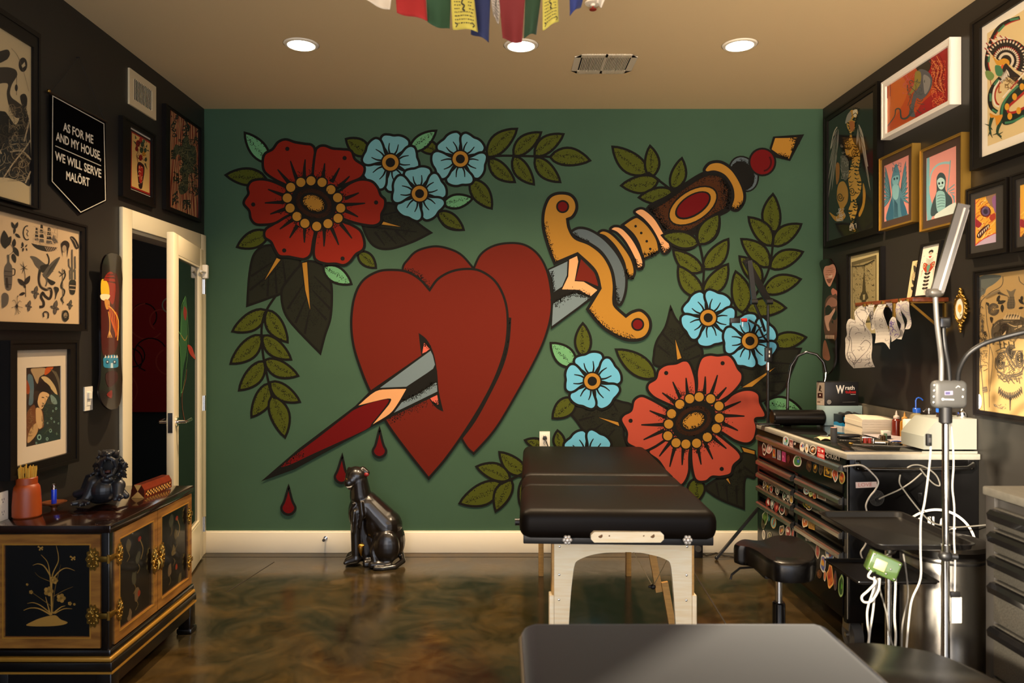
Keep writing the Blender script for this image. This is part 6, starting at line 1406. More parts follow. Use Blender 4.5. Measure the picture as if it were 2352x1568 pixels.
def skull_art(seed, x0, x1):
    def f(a):
        R = random.Random(seed); D_ = lambda p: (x0 + (x1 - x0) * p[0], (457 - 13 * p[0]) + (111 - .5 * p[0]) * p[1])
        Q = lambda pts: [(*D_(p), *p[2:]) for p in pts]
        a.poly(Q([(-.05, -.02), (1.05, -.02), (1.05, 1.03), (-.05, 1.03)]), '#d9a23a')
        for k in range(60):
            y = R.uniform(0, 1); x = R.uniform(0, .8); a.line(Q([(x, y), (x + .1, y - .03), (min(1, x + .22), y - R.uniform(.0, .12))]), R.uniform(.8, 2), R.choice(['#c4761c', '#e6c25a', '#a8481a', '#e9d48a', '#b5301e']), smooth=3)
        a.poly(Q([(.55, 0), (1, 0), (1, .3), (.8, .25), (.62, .12)]), '#8a6a54', 4); a.poly(Q([(.82, .1), (1.0, .05), (1.0, .4), (.9, .3)]), '#8a5a8a', 3)
        c_ = D_((.52, .32)); a.ell(c_, (x1 - x0) * .25, 12.5, -10, '#5a1d14'); a.ell(c_, (x1 - x0) * .19, 10, -10, '#5d4a6e'); a.ell(c_, (x1 - x0) * .11, 6, -10, '#2c2238'); a.line(Q([(.38, .26), (.55, .22), (.66, .28)]), 1, '#8a7a9a', smooth=3)
        a.poly(Q([(.05, .42), (.25, .5), (.35, .56), (.2, .62), (.03, .55)]), '#8e2430', 4); a.poly(Q([(.7, .45), (.95, .4), (.98, .52), (.8, .55)]), '#a13428', 3)
        a.poly(Q([(.1, .78), (.3, .66), (.65, .6), (.7, .66), (.45, .76), (.25, .84)]), '#3d1210', 4)
        for k in range(6): a.poly(Q([(.16 + k * .09, .76 - k * .025), (.22 + k * .09, .74 - k * .025), (.2 + k * .09, .82 - k * .025)]), '#eadfc4')
        a.poly(Q([(0, .98), (.3, .9), (.7, .86), (1, .84), (1, 1.02), (0, 1.02)]), '#b7a3b8', 4); a.line(Q([(.0, .97), (.4, .88), (1, .82)]), 2, '#c2402c', smooth=3); a.line(Q([(.03, -.02), (.03, 1.02)]), 1.6, '#d8496a')
    return f
picture('R', 'framed_print', [(2219.5, 436, 594.5), (2313, 406, 580)], [(2226, 446, 583), (2304, 421, 570)], 'small black framed print of a yellow one eyed skull below the white bordered print', 'framed print', t=.028, paper='#d9a23a', art=skull_art(2, 2239, 2287.5), mat_col='#2c2822', window=[(2239, 457.5, 565.5), (2287.5, 443.5, 555)], recess=.006)
picture('R', 'framed_print', [(2321, 404, 579), (2450, 360, 560)], [(2330, 416, 568), (2440, 376, 552)], 'black framed yellow skull print half cut off beside the small skull print', 'framed print', t=.028, paper='#d9a23a', art=skull_art(6, 2341, 2410), mat_col='#2c2822', window=[(2341.5, 427, 545), (2412, 404, 530)], recess=.006)

def art_torso(a):
    Z = zG5; S_ = '#4a4034'; D_ = '#2b251d'
    a.poly(Z([(60, 170), (300, 140), (240, 220), (160, 270), (140, 320), (95, 360), (65, 470)]), '#5a5e58', 3)
    a.line(Z([(320, 150), (320, 210), (290, 260), (200, 310), (120, 380), (95, 440), (85, 560), (75, 750), (90, 950), (110, 1150), (130, 1400), (135, 1490)]), 1.8, S_, smooth=6)
    a.line(Z([(478, 150), (490, 200), (531, 235)]), 1.8, S_, smooth=4); a.line(Z([(150, 420), (160, 600), (190, 800), (180, 1000), (180, 1200), (185, 1460)]), 1.5, S_, smooth=5); a.line(Z([(185, 830), (220, 960), (200, 1180), (190, 1300)]), 1.2, S_, smooth=5)
    # collar and chest band
    for k in range(12): a.line(Z([(260 + k * 10, 290 + k * 5), (275 + k * 9, 330 + k * 2)]), 1.6, S_)
    a.poly(Z([(355, 280), (400, 300), (450, 275), (430, 340), (445, 420), (430, 470), (370, 475), (360, 420), (385, 350)]), '#6a5d48', 3)
    for j_ in range(7):
        for k in range(4): a.ell(Z([(375 + k * 18, 360 + j_ * 17)])[0], 1.5, 1.5, 0, D_, 6)
    for b_, t_ in (((260, 370), (300, 420)), ((270, 420), (350, 395)), ((290, 340), (260, 400)), ((315, 430), (315, 510)), ((500, 380), (512, 345)), ((480, 470), (530, 460)), ((480, 380), (531, 430)), ((505, 400), (520, 350))): leaf(a, Z([b_])[0], Z([t_])[0], D_, .4, lw=.6, st=False)
    # rose
    for r_ in (52, 40, 28, 16): a.line([Z([(228 + r_ * math.cos(t * .5) * (1 + .1 * math.sin(t * 3)), 480 + r_ * 1.1 * math.sin(t * .5))])[0][:2] for t in range(13)], 2.6 if r_ > 30 else 1.8, S_, smooth=3)
    a.poly(Z([(190, 560), (225, 565), (210, 620)]), D_, 3); a.poly(Z([(150, 410), (185, 420), (175, 450)]), D_, 3)
    # big dark scene across the belly
    a.poly(Z([(220, 640), (270, 590), (330, 570), (360, 540), (430, 530), (500, 550), (560, 600), (560, 760), (480, 770), (400, 780), (330, 790), (270, 800), (215, 770), (205, 700)]), '#4b4335', 4)
    for k in range(12): a.line(Z([(330 + k * 14, 580), (345 + k * 14, 540 - (k % 2) * 30)]), 2, '#c9b083', taper=(1.3, .2))
    a.poly(Z([(290, 660), (340, 620), (380, 650), (370, 730), (330, 780), (300, 750)]), '#2a241b', 4); a.poly(Z([(300, 680), (315, 740), (355, 690), (345, 740), (318, 770)]), '#bfa67b'); a.line(Z([(370, 620), (440, 650), (520, 640), (440, 680)]), 2, '#b49a6e', smooth=4); a.line(Z([(230, 660), (290, 610), (420, 600)]), 2, '#77694f', smooth=4)
    for x in (290, 330, 380, 430): a.line(Z([(x, 800), (x + 10, 870)]), 2.4, D_)
    for c_, rx_, ry_ in (((300, 1000), 42, 75), ((405, 890), 45, 55), ((490, 980), 40, 80)):
        for f_ in (1, .75, .5, .25): a.line([Z([(c_[0] + rx_ * f_ * math.cos(t * .45), c_[1] + ry_ * f_ * math.sin(t * .45) )])[0][:2] for t in range(14)], 2.4, S_ if f_ > .5 else D_, smooth=3)
    a.poly(Z([(380, 890), (420, 890), (430, 960), (400, 975)]), D_, 3); a.poly(Z([(495, 920), (520, 910), (525, 990), (500, 1000)]), D_, 3)
    for k in range(7): a.line(Z([(385 + k * 8, 1040 + k * 16), (405 + k * 7, 1030 + k * 15)]), 1.6, D_)
    for P_ in ([(250, 960), (250, 1060), (310, 1120), (400, 1140), (500, 1110), (531, 1050)], [(270, 1090), (340, 1150), (450, 1150), (520, 1120)], [(250, 900), (340, 860), (360, 900), (280, 920)], [(330, 900), (380, 1000), (440, 1090)], [(350, 880), (410, 990), (460, 1060)]): a.line(Z(P_), 2.8, S_, smooth=5, taper=(.5, 1.3))
    for k in range(9): a.line(Z([(270 + k * 26, 1130 + (k % 3) * 14), (310 + k * 22, 1180 + (k % 2) * 20), (350 + k * 18, 1160 + (k % 3) * 30)]), 2, S_, smooth=4)
    scrib(a, (2292, 805, 2350, 870), 46, '#5a4e3c', 1.3, 6, .3); scrib(a, (2282, 735, 2350, 790), 30, '#3a3226', 1.5, 8, .3)
    for s_ in (-1, 1):
        for k in range(7): a.line(Z([(400 + s_ * k * 17, 1340 - k * k * 1.6), (400 + s_ * (k * 17 + 14), 1370 - k * k * 1.6), (400 + s_ * (k * 17 + 6), 1310 - k * k * 1.6)]), 2.4, S_, smooth=3)
    a.line(Z([(400, 1330), (398, 1490)]), 3.5, S_, taper=(1.4, .5)); a.poly(Z([(388, 1375), (402, 1350), (415, 1375), (402, 1400)]), D_)
    # arm motifs
    for y in (600, 650, 690): a.poly(Z([(120, y - 30), (135, y), (120, y + 30), (107, y)]), S_)
    scrib(a, (2250, 655, 2262, 740), 14, S_, 1.2, 4, .6); scrib(a, (2251, 762, 2268, 795), 26, D_, 1.5, 5, .4); scrib(a, (2253, 805, 2270, 860), 16, S_, 1.1, 7, .5)
    a.poly(Z([(120, 1255), (170, 1248), (175, 1300), (125, 1310)]), '#6a5d48'); a.line(Z([(125, 1268), (172, 1262)]), 1, D_); a.line(Z([(126, 1290), (174, 1284)]), 1, D_)
    a.line(Z([(150, 360), (230, 320), (300, 290)]), 5, '#7a6a50', smooth=3)
    a.poly(Z([(62, 1200), (75, 1180), (80, 1300), (62, 1330)]), '#6a6c64', 3); a.ell(Z([(88, 1400)])[0], 7, 17, 0, '#c9cbd2'); scrib(a, (2245, 910, 2255, 935), 12, '#8d93ad', .8, 3, .5)
    scrib(a, (2285, 928, 2312, 938), 16, '#6a6050', .8, 9, .6)
picture('R', 'framed_print', [(2236, 631, 942), (2450, 583, 1000)], [(2243.5, 641, 932), (2436, 598, 980)], 'large black framed drawing of a tattooed torso on cream paper', 'framed print', t=.032, paper='#a88a58', art=art_torso)

def art_engraving(a):
    R = random.Random(3)
    def edge(p): return (1951 + 67 * p[0], 592 - 21 * p[0] + (165 + 15 * p[0]) * p[1])
    Q = lambda pts: [edge(p) for p in pts]
    a.poly(Q([(.07, .07), (.93, .07), (.93, .93), (.07, .93)]), '#5d5338'); a.poly(Q([(.10, .12), (.90, .12), (.90, .9), (.10, .9)]), '#8f8159')
    for k in range(230):
        x, y = R.uniform(.12, .85), R.uniform(.14, .86); a.line(Q([(x, y), (x + R.uniform(.01, .06), y + R.uniform(-.02, .03))]), R.uniform(.5, 1.2), R.choice(['#4a4029', '#5b5034', '#393120', '#a4966c']))
    a.poly(Q([(.42, .9), (.44, .62), (.36, .6), (.40, .55), (.46, .5), (.48, .38), (.52, .24), (.55, .38), (.57, .5), (.63, .55), (.66, .6), (.58, .62), (.6, .9)]), '#3f3723'); a.line(Q([(.52, .24), (.52, .16)]), 1, '#393120')
    a.poly(Q([(.48, .55), (.56, .55), (.55, .62), (.49, .62)]), '#9c8e64'); a.line(Q([(.12, .13), (.5, .16), (.88, .13)]), 2, '#2d2618', smooth=3)
picture('R', 'framed_print', [(1945, 586, 760), (2024, 563, 787)], [(1949.5, 592, 754), (2018.5, 570, 778)], 'narrow black framed sepia engraving behind the hanging paper sketches', 'framed print', t=.026, paper='#b3a477', art=art_engraving)

def art_deck2(a):
    Z = zR2
    a.poly(Z([(48, 380), (75, 330), (110, 320), (150, 310), (148, 370), (120, 440), (92, 492), (60, 450)]), '#c98d76', 4); a.poly(Z([(62, 385), (85, 350), (130, 335), (140, 360), (118, 420), (92, 465), (68, 440)]), '#7a4a3c', 4)
    a.ell(Z([(95, 402)])[0], 6.5, 6, -30, '#d8b8a2'); a.ell(Z([(96, 403)])[0], 3.2, 3.6, 0, '#1a1211'); a.line(Z([(70, 395), (95, 375), (128, 370)]), 1.6, '#241714', smooth=3)
    a.poly(Z([(105, 520), (120, 505), (135, 515), (152, 530), (150, 570), (125, 570), (108, 550)]), '#b06a58', 3)
    a.poly(Z([(55, 620), (80, 570), (120, 560), (152, 580), (150, 900), (110, 920), (70, 910), (48, 860), (45, 740)]), '#54332a', 5); a.poly(Z([(60, 640), (100, 580), (148, 600), (148, 650), (100, 660), (70, 700)]), '#8f6152', 4)
    a.ell(Z([(82, 690)])[0], 8, 13, 0, '#1d1110'); a.ell(Z([(130, 720)])[0], 7, 13, 0, '#1d1110'); a.poly(Z([(50, 740), (90, 720), (130, 670), (135, 690), (100, 760), (85, 800), (92, 850), (70, 840)]), '#b98d78', 4); a.poly(Z([(105, 780), (118, 760), (125, 800)]), '#160d0c')
    for k in range(7): a.poly(Z([(55 + k * 11, 890), (63 + k * 11, 888), (62 + k * 11, 920), (56 + k * 11, 918)]), '#b59a84')
    a.poly(Z([(40, 960), (60, 935), (95, 1060), (90, 1095), (60, 1090), (35, 1060)]), '#7a4a38', 4)
o2 = sm(zR2([(52, 330), (70, 290), (110, 268), (145, 262), (160, 290), (158, 500), (152, 800), (150, 1000), (155, 1100), (150, 1190), (130, 1212), (95, 1200), (60, 1140), (35, 1080), (30, 1000), (40, 700), (48, 450)]), 4)
deck('R', o2, .010, art_deck2, 'dark skateboard deck with a skull and an eye in the mural corner')

# oval gilt miniature
ov = onx(2205.5, 709, XR - .012); om = thing('oval_miniature', (XR, ov.y, ov.z - .1), 'tiny ornate gilt oval frame with a yellow rose between shelf and torso drawing', 'miniature')
of = lambda u, v, w: V((XR - w, ov.y - u, ov.z + v)); sy = .040; sz = .062
m = MB(); EL = lambda a_, b_: [(a_ * math.cos(t * PI / 16), b_ * math.sin(t * PI / 16)) for t in range(32)]
m.prism(EL(sy, sz), of, .001, .012); m.tube([of(u, v, .014) for u, v in EL(sy * .9, sz * .9)] + [of(sy * .9, 0, .014)], .006, 8)
for k in range(18):
    t = 2 * PI * k / 18; m.ell(of(sy * 1.06 * math.cos(t), sz * 1.06 * math.sin(t), .010), .0085, nu=8, nv=6)
for v, r in ((.078, .012), (.092, .008), (-.080, .012), (-.096, .009), (-.108, .006)): m.ell(of(0, v, .01), r, nu=10, nv=8)
m.build('frame', GOLD, om)
a = Art(lambda u, v: of(u, v, .0145), (-1, 0, 0), .00006); a.poly(EL(sy * .78, sz * .78), '#e2dacb'); a.ell((0, .002), .016, .02, 0, '#d9a94a'); a.ell((0, .006), .009, .011, 0, '#c48a2c'); a.line([(0, -.018), (.004, -.038)], .003, '#5f7a3a'); a.ell((.010, -.028), .007, .003, 30, '#5f7a3a'); a.build('portrait', PRINTM, om)

# ================================================================ SHELF AND WHAT IS ON OR UNDER IT
SHX0, SHY0, SHY1, SHZ = 2.004, 3.60, 4.19, 1.648
sh = thing('wall_shelf', (XR, 3.85, 1.48), 'narrow reddish wooden shelf on brass brackets with sketches clipped below', 'shelf')
WOODS = mat('shelf_mahogany', '#7c3a18', .35, coat=.2, var=.35, vscale=9, stretch=(6, 1, 6), color2='#4e2410')
MB().box(SHX0, SHY0, SHZ - .022, XR, SHY1, SHZ, .004).build('board', WOODS, sh)
for y in (3.635, 4.10):
    m = MB(); m.box(XR - .006, y - .008, SHZ - .19, XR, y + .008, SHZ - .022).box(SHX0 + .006, y - .008, SHZ - .028, XR, y + .008, SHZ - .022).bar((XR - .006, y, SHZ - .165), (SHX0 + .012, y, SHZ - .03), .012, .005, (0, 1, 0)); m.build('bracket', GOLD, sh)
# moth print leaning on the shelf
def lean(name, label, y0, y1, zt, xb, xt, paper, art, fw, cat):
    root = thing(name, (xb, (y0 + y1) / 2, SHZ), label, cat); h = zt - SHZ
    fn = lambda u, v, w: V((xb + (xt - xb) * (v / h), u, SHZ + .001 + v)) + V((-w, 0, 0))
    if fw:
        m = MB(); ring(m, fn, (y0, 0, y1, h), (y0 + fw, fw, y1 - fw, h - fw), 0, .016, .006); m.build('frame', BLACKW, root)
    a = Art(lambda u, v: fn(u, v, .0055 if fw else .001), (-1, 0, 0), .00006); f_ = fw * .9
    a.poly([(y0 + f_, f_), (y1 - f_, f_), (y1 - f_, h - f_), (y0 + f_, h - f_)], paper); art(a, y0 + f_, y1 - f_, f_, h - f_); a.build('print' if fw else 'card_face', PRINTM if fw else PAPERM, root)
    if not fw:
        m = MB(); m.add([fn(u, v, w) for w in (0, .0008) for u, v in ((y0, 0), (y1, 0), (y1, h), (y0, h))], [(0, 1, 2, 3), (7, 6, 5, 4), (0, 4, 5, 1), (1, 5, 6, 2), (2, 6, 7, 3), (3, 7, 4, 0)]); m.build('card_back', mat('card_cream', '#d8c79e', .8), root)
def art_moth(a, u0, u1, v0, v1):
    Q = lambda pts: [(u1 - (u1 - u0) * p[0], v0 + (v1 - v0) * (1 - p[1])) for p in pts]; w = (u1 - u0)
    a.ell(Q([(.5, .14)])[0], w * .13, w * .07, 0, '#1b1613'); a.ell(Q([(.5, .17)])[0], w * .09, w * .05, 0, '#b8aa94'); a.poly(Q([(.40, .22), (.60, .22), (.5, .27)]), '#a02018')
    for k in range(7):
        for s_ in (-1, 1): a.line(Q([(.5, .30 + k * .018), (.5 + s_ * .2, .26 + k * .03)]), w * .012, '#3a3026')
    for s_ in (-1, 1):
        a.poly(Q([(.5, .42), (.5 + s_ * .14, .36), (.5 + s_ * .30, .34), (.5 + s_ * .32, .42), (.5 + s_ * .2, .5), (.5 + s_ * .06, .54)]), '#a03a22', 4); a.ell(Q([(.5 + s_ * .24, .40)])[0], w * .05, w * .06, 0, '#d8b48a'); a.ell(Q([(.5 + s_ * .24, .40)])[0], w * .028, w * .034, 0, '#2a1510'); a.poly(Q([(.5, .4), (.5 + s_ * .1, .42), (.5 + s_ * .05, .52), (.5, .54)]), '#5a8a76', 3)
        for k in range(5): leaf(a, Q([(.5, .58 + k * .07)])[0], Q([(.5 + s_ * .17, .55 + k * .075)])[0], '#2a251e', .4, lw=w * .008, st=False); 
        a.line(Q([(.5 + s_ * .3, .48), (.5 + s_ * .34, .62)]), w * .03, '#a03a22', taper=(1, .2))
    a.line(Q([(.5, .54), (.5, .95)]), w * .015, '#2a251e')
    for p in ((.15, .2), (.85, .2), (.12, .33), (.15, .5), (.86, .45)): a.ell(Q([p])[0], w * .018, w * .018, 0, '#4a5560', 6)
lean('framed_print', 'black framed print of a red and green moth leaning on the wooden shelf', 3.605, 3.785, 1.925, 2.115, 2.162, '#ddd5c4', art_moth, .013, 'framed print')
def art_card(a, u0, u1, v0, v1):
    Q = lambda pts: [(u1 - (u1 - u0) * p[0], v0 + (v1 - v0) * (1 - p[1])) for p in pts]; w = (u1 - u0)
    for b_, t_ in (((.45, .3), (.15, .12)), ((.5, .25), (.75, .08)), ((.5, .5), (.85, .6)), ((.5, .75), (.2, .68)), ((.5, .8), (.75, .9)), ((.5, .62), (.2, .5)), ((.45, .9), (.3, .98))): leaf(a, Q([b_])[0], Q([t_])[0], '#2c261c', .45, lw=w * .012, st=False)
    for c_ in ((.5, .2), (.42, .42)): 
        for r_ in (.26, .18, .1): a.line([Q([(c_[0] + r_ * math.cos(t * .5), c_[1] + r_ * .6 * math.sin(t * .5))])[0] for t in range(13)], w * .025, '#2c261c', smooth=2)
    a.line(Q([(.48, .45), (.52, .7), (.45, .95)]), w * .02, '#2c261c', smooth=3)
lean('art_card', 'cream card with black flower drawing leaning beside the moth print on the shelf', 3.79, 3.905, 1.853, 2.142, 2.174, '#cdb98a', art_card, 0, 'card')
# stencils hanging from the shelf edge
ST = [([(285, 700), (330, 650), (390, 655), (410, 700), (400, 800), (430, 870), (425, 950), (440, 1020), (462, 1150, 1), (285, 1160, 1), (240, 1080), (205, 935), (230, 880), (255, 760), (310, 765)], 'largest hanging paper sketch of a goat below the shelf', 1.993),
      ([(420, 640, 1), (470, 640, 1), (455, 760), (445, 835), (415, 830)], 'narrow hanging paper sketch just beside the big goat sketch', 2.006),
      ([(480, 640, 1), (550, 625, 1), (540, 690), (560, 760), (565, 860), (600, 1005, 1), (540, 950), (465, 955, 1), (450, 840), (465, 720)], 'long hanging paper sketch with a pointed lower corner', 2.000),
      ([(565, 625, 1), (615, 625, 1), (620, 665), (600, 740, 1), (590, 690)], 'tiny hanging paper sketch above the dark leaf sketch', 2.006),
      ([(580, 850), (610, 745), (650, 760), (660, 850), (640, 900), (585, 945, 1), (575, 880)], 'small hanging paper sketch of a bold purple leaf', 1.984),
      ([(650, 620), (685, 615), (690, 700), (690, 925, 1), (640, 905), (660, 800), (620, 720)], 'slim hanging paper sketch second from the purple hook end', 2.000),
      ([(690, 625), (735, 610), (760, 640), (745, 740), (740, 830), (700, 840, 1), (710, 760), (690, 700)], 'hook shaped hanging paper sketch in purple ink at the row end', 1.994)]
for k, (pts, lab, X_) in enumerate(ST):
    P = sm(zR2(pts), 5); cz_ = sum(p[1] for p in P) / len(P); cx_ = sum(p[0] for p in P) / len(P)
    def pf(px, py, X_=X_, cz_=cz_): 
        p = onx(px, py, X_); return p + V((.010 * math.sin((py - cz_) * .08), 0, 0))
    root = thing('hanging_sketch', (X_, dx(cx_, X_), SHZ - .02), lab, 'paper sketch', 'paper sketches hung under the shelf')
    a = Art(pf, (-1, 0, 0), .00008); a.poly(P, '#aaa59e')
    xs = [p[0] for p in P]; ys = [p[1] for p in P]; R = random.Random(k); ink = '#4a4448' if k in (0, 1, 2) else '#5b4a86'
    c0 = V((cx_, cz_))
    a.line([tuple(V(p[:2]).lerp(c0, .22)) for p in P], .7, ink, True)
    for _ in range(26 if k == 0 else 13):
        x, y, t, kk = R.uniform(min(xs), max(xs)), R.uniform(min(ys), max(ys)), R.uniform(0, 6), R.uniform(-.8, .8); L_ = []
        for _ in range(8):
            if inside((x, y), P): L_.append((x, y))
            x += 2.6 * math.cos(t); y += 2.6 * math.sin(t); t += kk
        if len(L_) > 2: a.line(L_, 1.6 if k == 4 else .8, ink, smooth=2)
    if k == 0:
        Zr = zR2
        for L_ in ([(300, 690), (310, 720), (350, 760), (400, 800)], [(330, 680), (370, 690), (400, 720)], [(250, 900), (270, 1010), (320, 1080), (290, 1130)], [(330, 970), (370, 930), (410, 960), (400, 1020)], [(240, 960), (250, 1060), (300, 1120)], [(290, 820), (250, 880), (240, 950)], [(300, 1130), (360, 1070), (400, 1020)], [(370, 760), (390, 820), (385, 860)]): a.line(Zr(L_), 1.0, '#3d383a', smooth=4)
    a.build('paper', PAPERM, root)
    m = MB(); top = min(P, key=lambda p: p[1]); tp = onx(cx_ if k else 1984, top[1] + 1, X_); m.box(tp.x - .004, tp.y - .006, tp.z - .004, tp.x + .008, tp.y + .006, max(tp.z + .012, SHZ - .024)); m.build('clip', GOLD, root)

# ================================================================ TOOL CHEST
TX, TY0, TY1, TT = 1.576, 3.37, 4.54, .922
ch = thing('tool_chest', ((TX + XR) / 2, (TY0 + TY1) / 2, 0), 'big black rolling tool chest covered in stickers with a cluttered worktop', 'tool chest')
CB = mat('chest_black', '#0a0909', .2, spec=.22); RAIL = mat('drawer_rail', '#a5a199', .24, .95); WTOP = mat('worktop_grey', '#9a968a', .5, var=.15, vscale=30)
XE = XR - .004
MB().box(TX + .012, TY0, .15, XE, TY1, TT - .026, .003).build('body', CB, ch)
MB().box(TX - .006, TY0 - .012, TT - .026, XE, TY1 + .004, TT, .003).build('worktop', WTOP, ch)
MB().box(TX + .018, TY0 + .06, TT, XE - .02, TY1 - .01, TT + .005, .001).build('glass_top', mat('dark_glass', '#1d1c1a', .06, coat=.6), ch)
bk = thing('back_board', (XE, 4.06, TT), 'low grey board standing along the wall behind the supplies on the worktop', 'board'); MB().box(XE - .012, TY0 + .22, TT + .0005, XE - .001, TY1, TT + .128).build('board', mat('back_board_grey', '#6b6354', .6, var=.2, vscale=12), bk); MB().box(XE - .014, TY0 + .22, TT + .128, XE - .001, TY1, TT + .135).build('top_edge', MATS['back_board_grey'], bk)
m = MB(); m.box(TX - .001, TY0, TT - .085, TX + .014, TY1, TT - .027).box(TX + .0, TY0, .15, TX + .014, TY0 + .03, TT - .03).box(TX, TY1 - .028, .15, TX + .014, TY1, TT - .03).box(TX, 3.925, .15, TX + .014, 3.965, .73); m.build('face_frame', CB, ch)
cfx = lambda px, py: onx(px, py, TX - .0065)
YS = 3.945
def drawer(y0, y1, z0, z1, hz, stick):
    d = MB().box(TX - .005, y0, z0, TX + .012, y1, z1, .002).build('drawer', CB, ch)
    m = MB(); yy0, yy1 = y0 + .004, y1 - .004
    prof = [(-.004, -.016), (-.020, -.016), (-.024, -.011), (-.024, .006), (-.016, .013), (-.004, .015)]
    m.prism([(p[0], p[1]) for p in prof], lambda u, v, w: V((TX + u, w, hz + v)), yy0, yy1); m.build('handle', RAIL, d, sharp=25)
    for s_ in stick: sticker(d, *s_)
    return d
def sticker(parent, pts, cols, seed=0, Z=None, X=TX - .0065, word=None):
    """cut-out vinyl sticker: pale edge, coloured shapes inside"""
    R = random.Random(seed + len(pts)); P = sm(Z(pts), 4)
    a = Art(lambda px, py: onx(px, py, X), (-1, 0, 0), .00006)
    a.poly(P, cols[0]); c0 = V((sum(p[0] for p in P) / len(P), sum(p[1] for p in P) / len(P)))
    a.poly([tuple(V(p).lerp(c0, .2)) for p in P], cols[1])
    for k in range(4):
        c_ = c0.lerp(V(P[R.randrange(len(P))]), R.uniform(.1, .5)); r_ = R.uniform(.18, .34); b_ = [tuple(c_ + (V(p) - c0) * r_) for p in P]
        a.poly(b_, cols[2 + k % max(1, len(cols) - 2)] if len(cols) > 2 else cols[0])
    o = a.build('sticker', STICKM, parent); return o
def blob(cx_, cy_, rx, ry, n=8, j=.18, seed=0):
    R = random.Random(seed + int(cx_ * 7 + cy_)); return [(cx_ + rx * (1 + R.uniform(-j, j)) * math.cos(2 * PI * k / n), cy_ + ry * (1 + R.uniform(-j, j)) * math.sin(2 * PI * k / n)) for k in range(n)]
def rect(x0, y0, x1, y1, sl=.34): return [(x0, y0, 1), (x1, y0 + (x1 - x0) * sl, 1), (x1, y1 + (x1 - x0) * sl, 1), (x0, y1, 1)]
W8 = '#d9d2c4'; Rd = '#a3241c'; Bl = '#2a62a8'; Gn = '#2f7a42'; Ye = '#c79a2e'; Og = '#c8702a'; Pk = '#a8346e'; Dk = '#201a18'; Tl = '#5b8f98'; Sk = '#c99a78'
hz_full = .848
full = drawer(TY0 + .032, TY1 - .030, .735, .862, hz_full, [
    (blob(190, 255, 28, 80, 9, .3), (W8, Dk, W8, Rd), 1, zK2), (blob(262, 265, 36, 70, 9, .3), (W8, '#c48a86', Rd, W8), 2, zK2), (rect(308, 235, 356, 375), ('#6b8f96', '#a2562c', Ye, Rd), 3, zK2), (rect(378, 262, 428, 405), ('#9aa4a6', '#7b6f86', '#b8a2a8', '#5b6f78'), 4, zK2), (rect(445, 285, 500, 430), ('#b8497c', Pk, '#d08aa2', '#7a1f4e'), 5, zK2),
    (blob(535, 400, 26, 62, 8, .2), ('#4a1a18', '#2c0f0e', '#6a2a24'), 6, zK2), (blob(672, 430, 62, 92, 10, .16), (W8, Gn, Bl, Gn, Sk), 7, zK2), (blob(835, 500, 40, 80, 9, .15), ('#3a2a18', '#2a1e12', '#5a431f'), 8, zK2), (blob(925, 525, 36, 75, 8, .3), ('#6a541f', '#221a0f', Ye), 9, zK2), (blob(1005, 545, 30, 85, 8, .15), ('#5a4a32', '#1f1a14', '#3b3226'), 10, zK2),
    (rect(1050, 505, 1160, 640), (Ye, '#2d2114', Ye, '#8a6a24'), 11, zK2), (blob(1212, 620, 42, 100, 8, .2), (W8, '#b4502e', Rd, '#5b9a92', Sk), 12, zK2), (blob(1310, 670, 42, 92, 12, .04), ('#a8a35c', '#8a4a24', Og, '#6f8a4a', Rd), 13, zK2)])
HZ = (.697, .620, .540, .445)
LSt = [[], [(blob(190, 770, 24, 48, 8, .3), (W8, Dk, '#8a7a58'), 14, zK2), (blob(238, 795, 24, 48, 8, .3), ('#b09a6a', Dk, Ye), 15, zK2), (blob(290, 825, 24, 52, 8, .3), (W8, '#4a2a22', Rd), 16, zK2), (blob(378, 860, 30, 62, 8, .3), (W8, '#3a3a34', '#c0b9a4'), 17, zK2), (blob(480, 920, 34, 55, 8, .3), (W8, Dk, '#6f8a7a'), 18, zK2), (blob(530, 945, 26, 58, 8, .2), (W8, Dk, W8), 19, zK2), (blob(580, 975, 28, 60, 8, .2), (W8, '#8a6a3a', Ye), 20, zK2)],
       [(blob(245, 1020, 32, 62, 8, .2), (Rd, '#7a1414', W8), 21, zK2), (blob(305, 1050, 28, 62, 8, .25), ('#9aa09a', '#5a5f5c', W8), 22, zK2), (blob(365, 1085, 36, 70, 8, .15), (Rd, '#7c1a22', '#d06a5a'), 23, zK2), (blob(445, 1125, 40, 75, 8, .15), (W8, '#2a1f22', '#b0a9a2', '#7a2a2a'), 24, zK2), (blob(505, 1160, 24, 55, 8, .2), ('#3a1a14', '#2a100e', '#6a3a24'), 25, zK2)],
       [(blob(200, 1240, 40, 100, 9, .2), ('#a9a98a', '#3f5a1f', '#5a7a2a'), 26, zK2), (blob(325, 1315, 40, 85, 12, .04), ('#c9a25a', '#5b9aa0', Og, '#8a4a24'), 27, zK2), (blob(175, 1330, 26, 80, 10, .06), ('#6a5f3a', '#2a2414', '#4a3a1c'), 28, zK2), (blob(260, 1250, 10, 55, 6, .1), ('#2f7a6a', '#1f5a4a', Tl), 29, zK2), (blob(440, 1420, 38, 80, 9, .25), ('#c2b9a4', '#4a2f24', Rd, Ye), 30, zK2), (blob(535, 1450, 44, 85, 10, .2), ('#c9c2b4', '#8a1c20', Rd, W8), 31, zK2), (blob(600, 1480, 20, 75, 8, .2), ('#8a8478', '#6a2a24', Rd), 32, zK2), (blob(182, 1490, 26, 70, 10, .06), (W8, '#b9b2a2', '#8a8478'), 33, zK2), (blob(268, 1510, 34, 60, 10, .05), ('#b4ac8e', '#3a3a2c', '#8a8a5c'), 34, zK2)]]
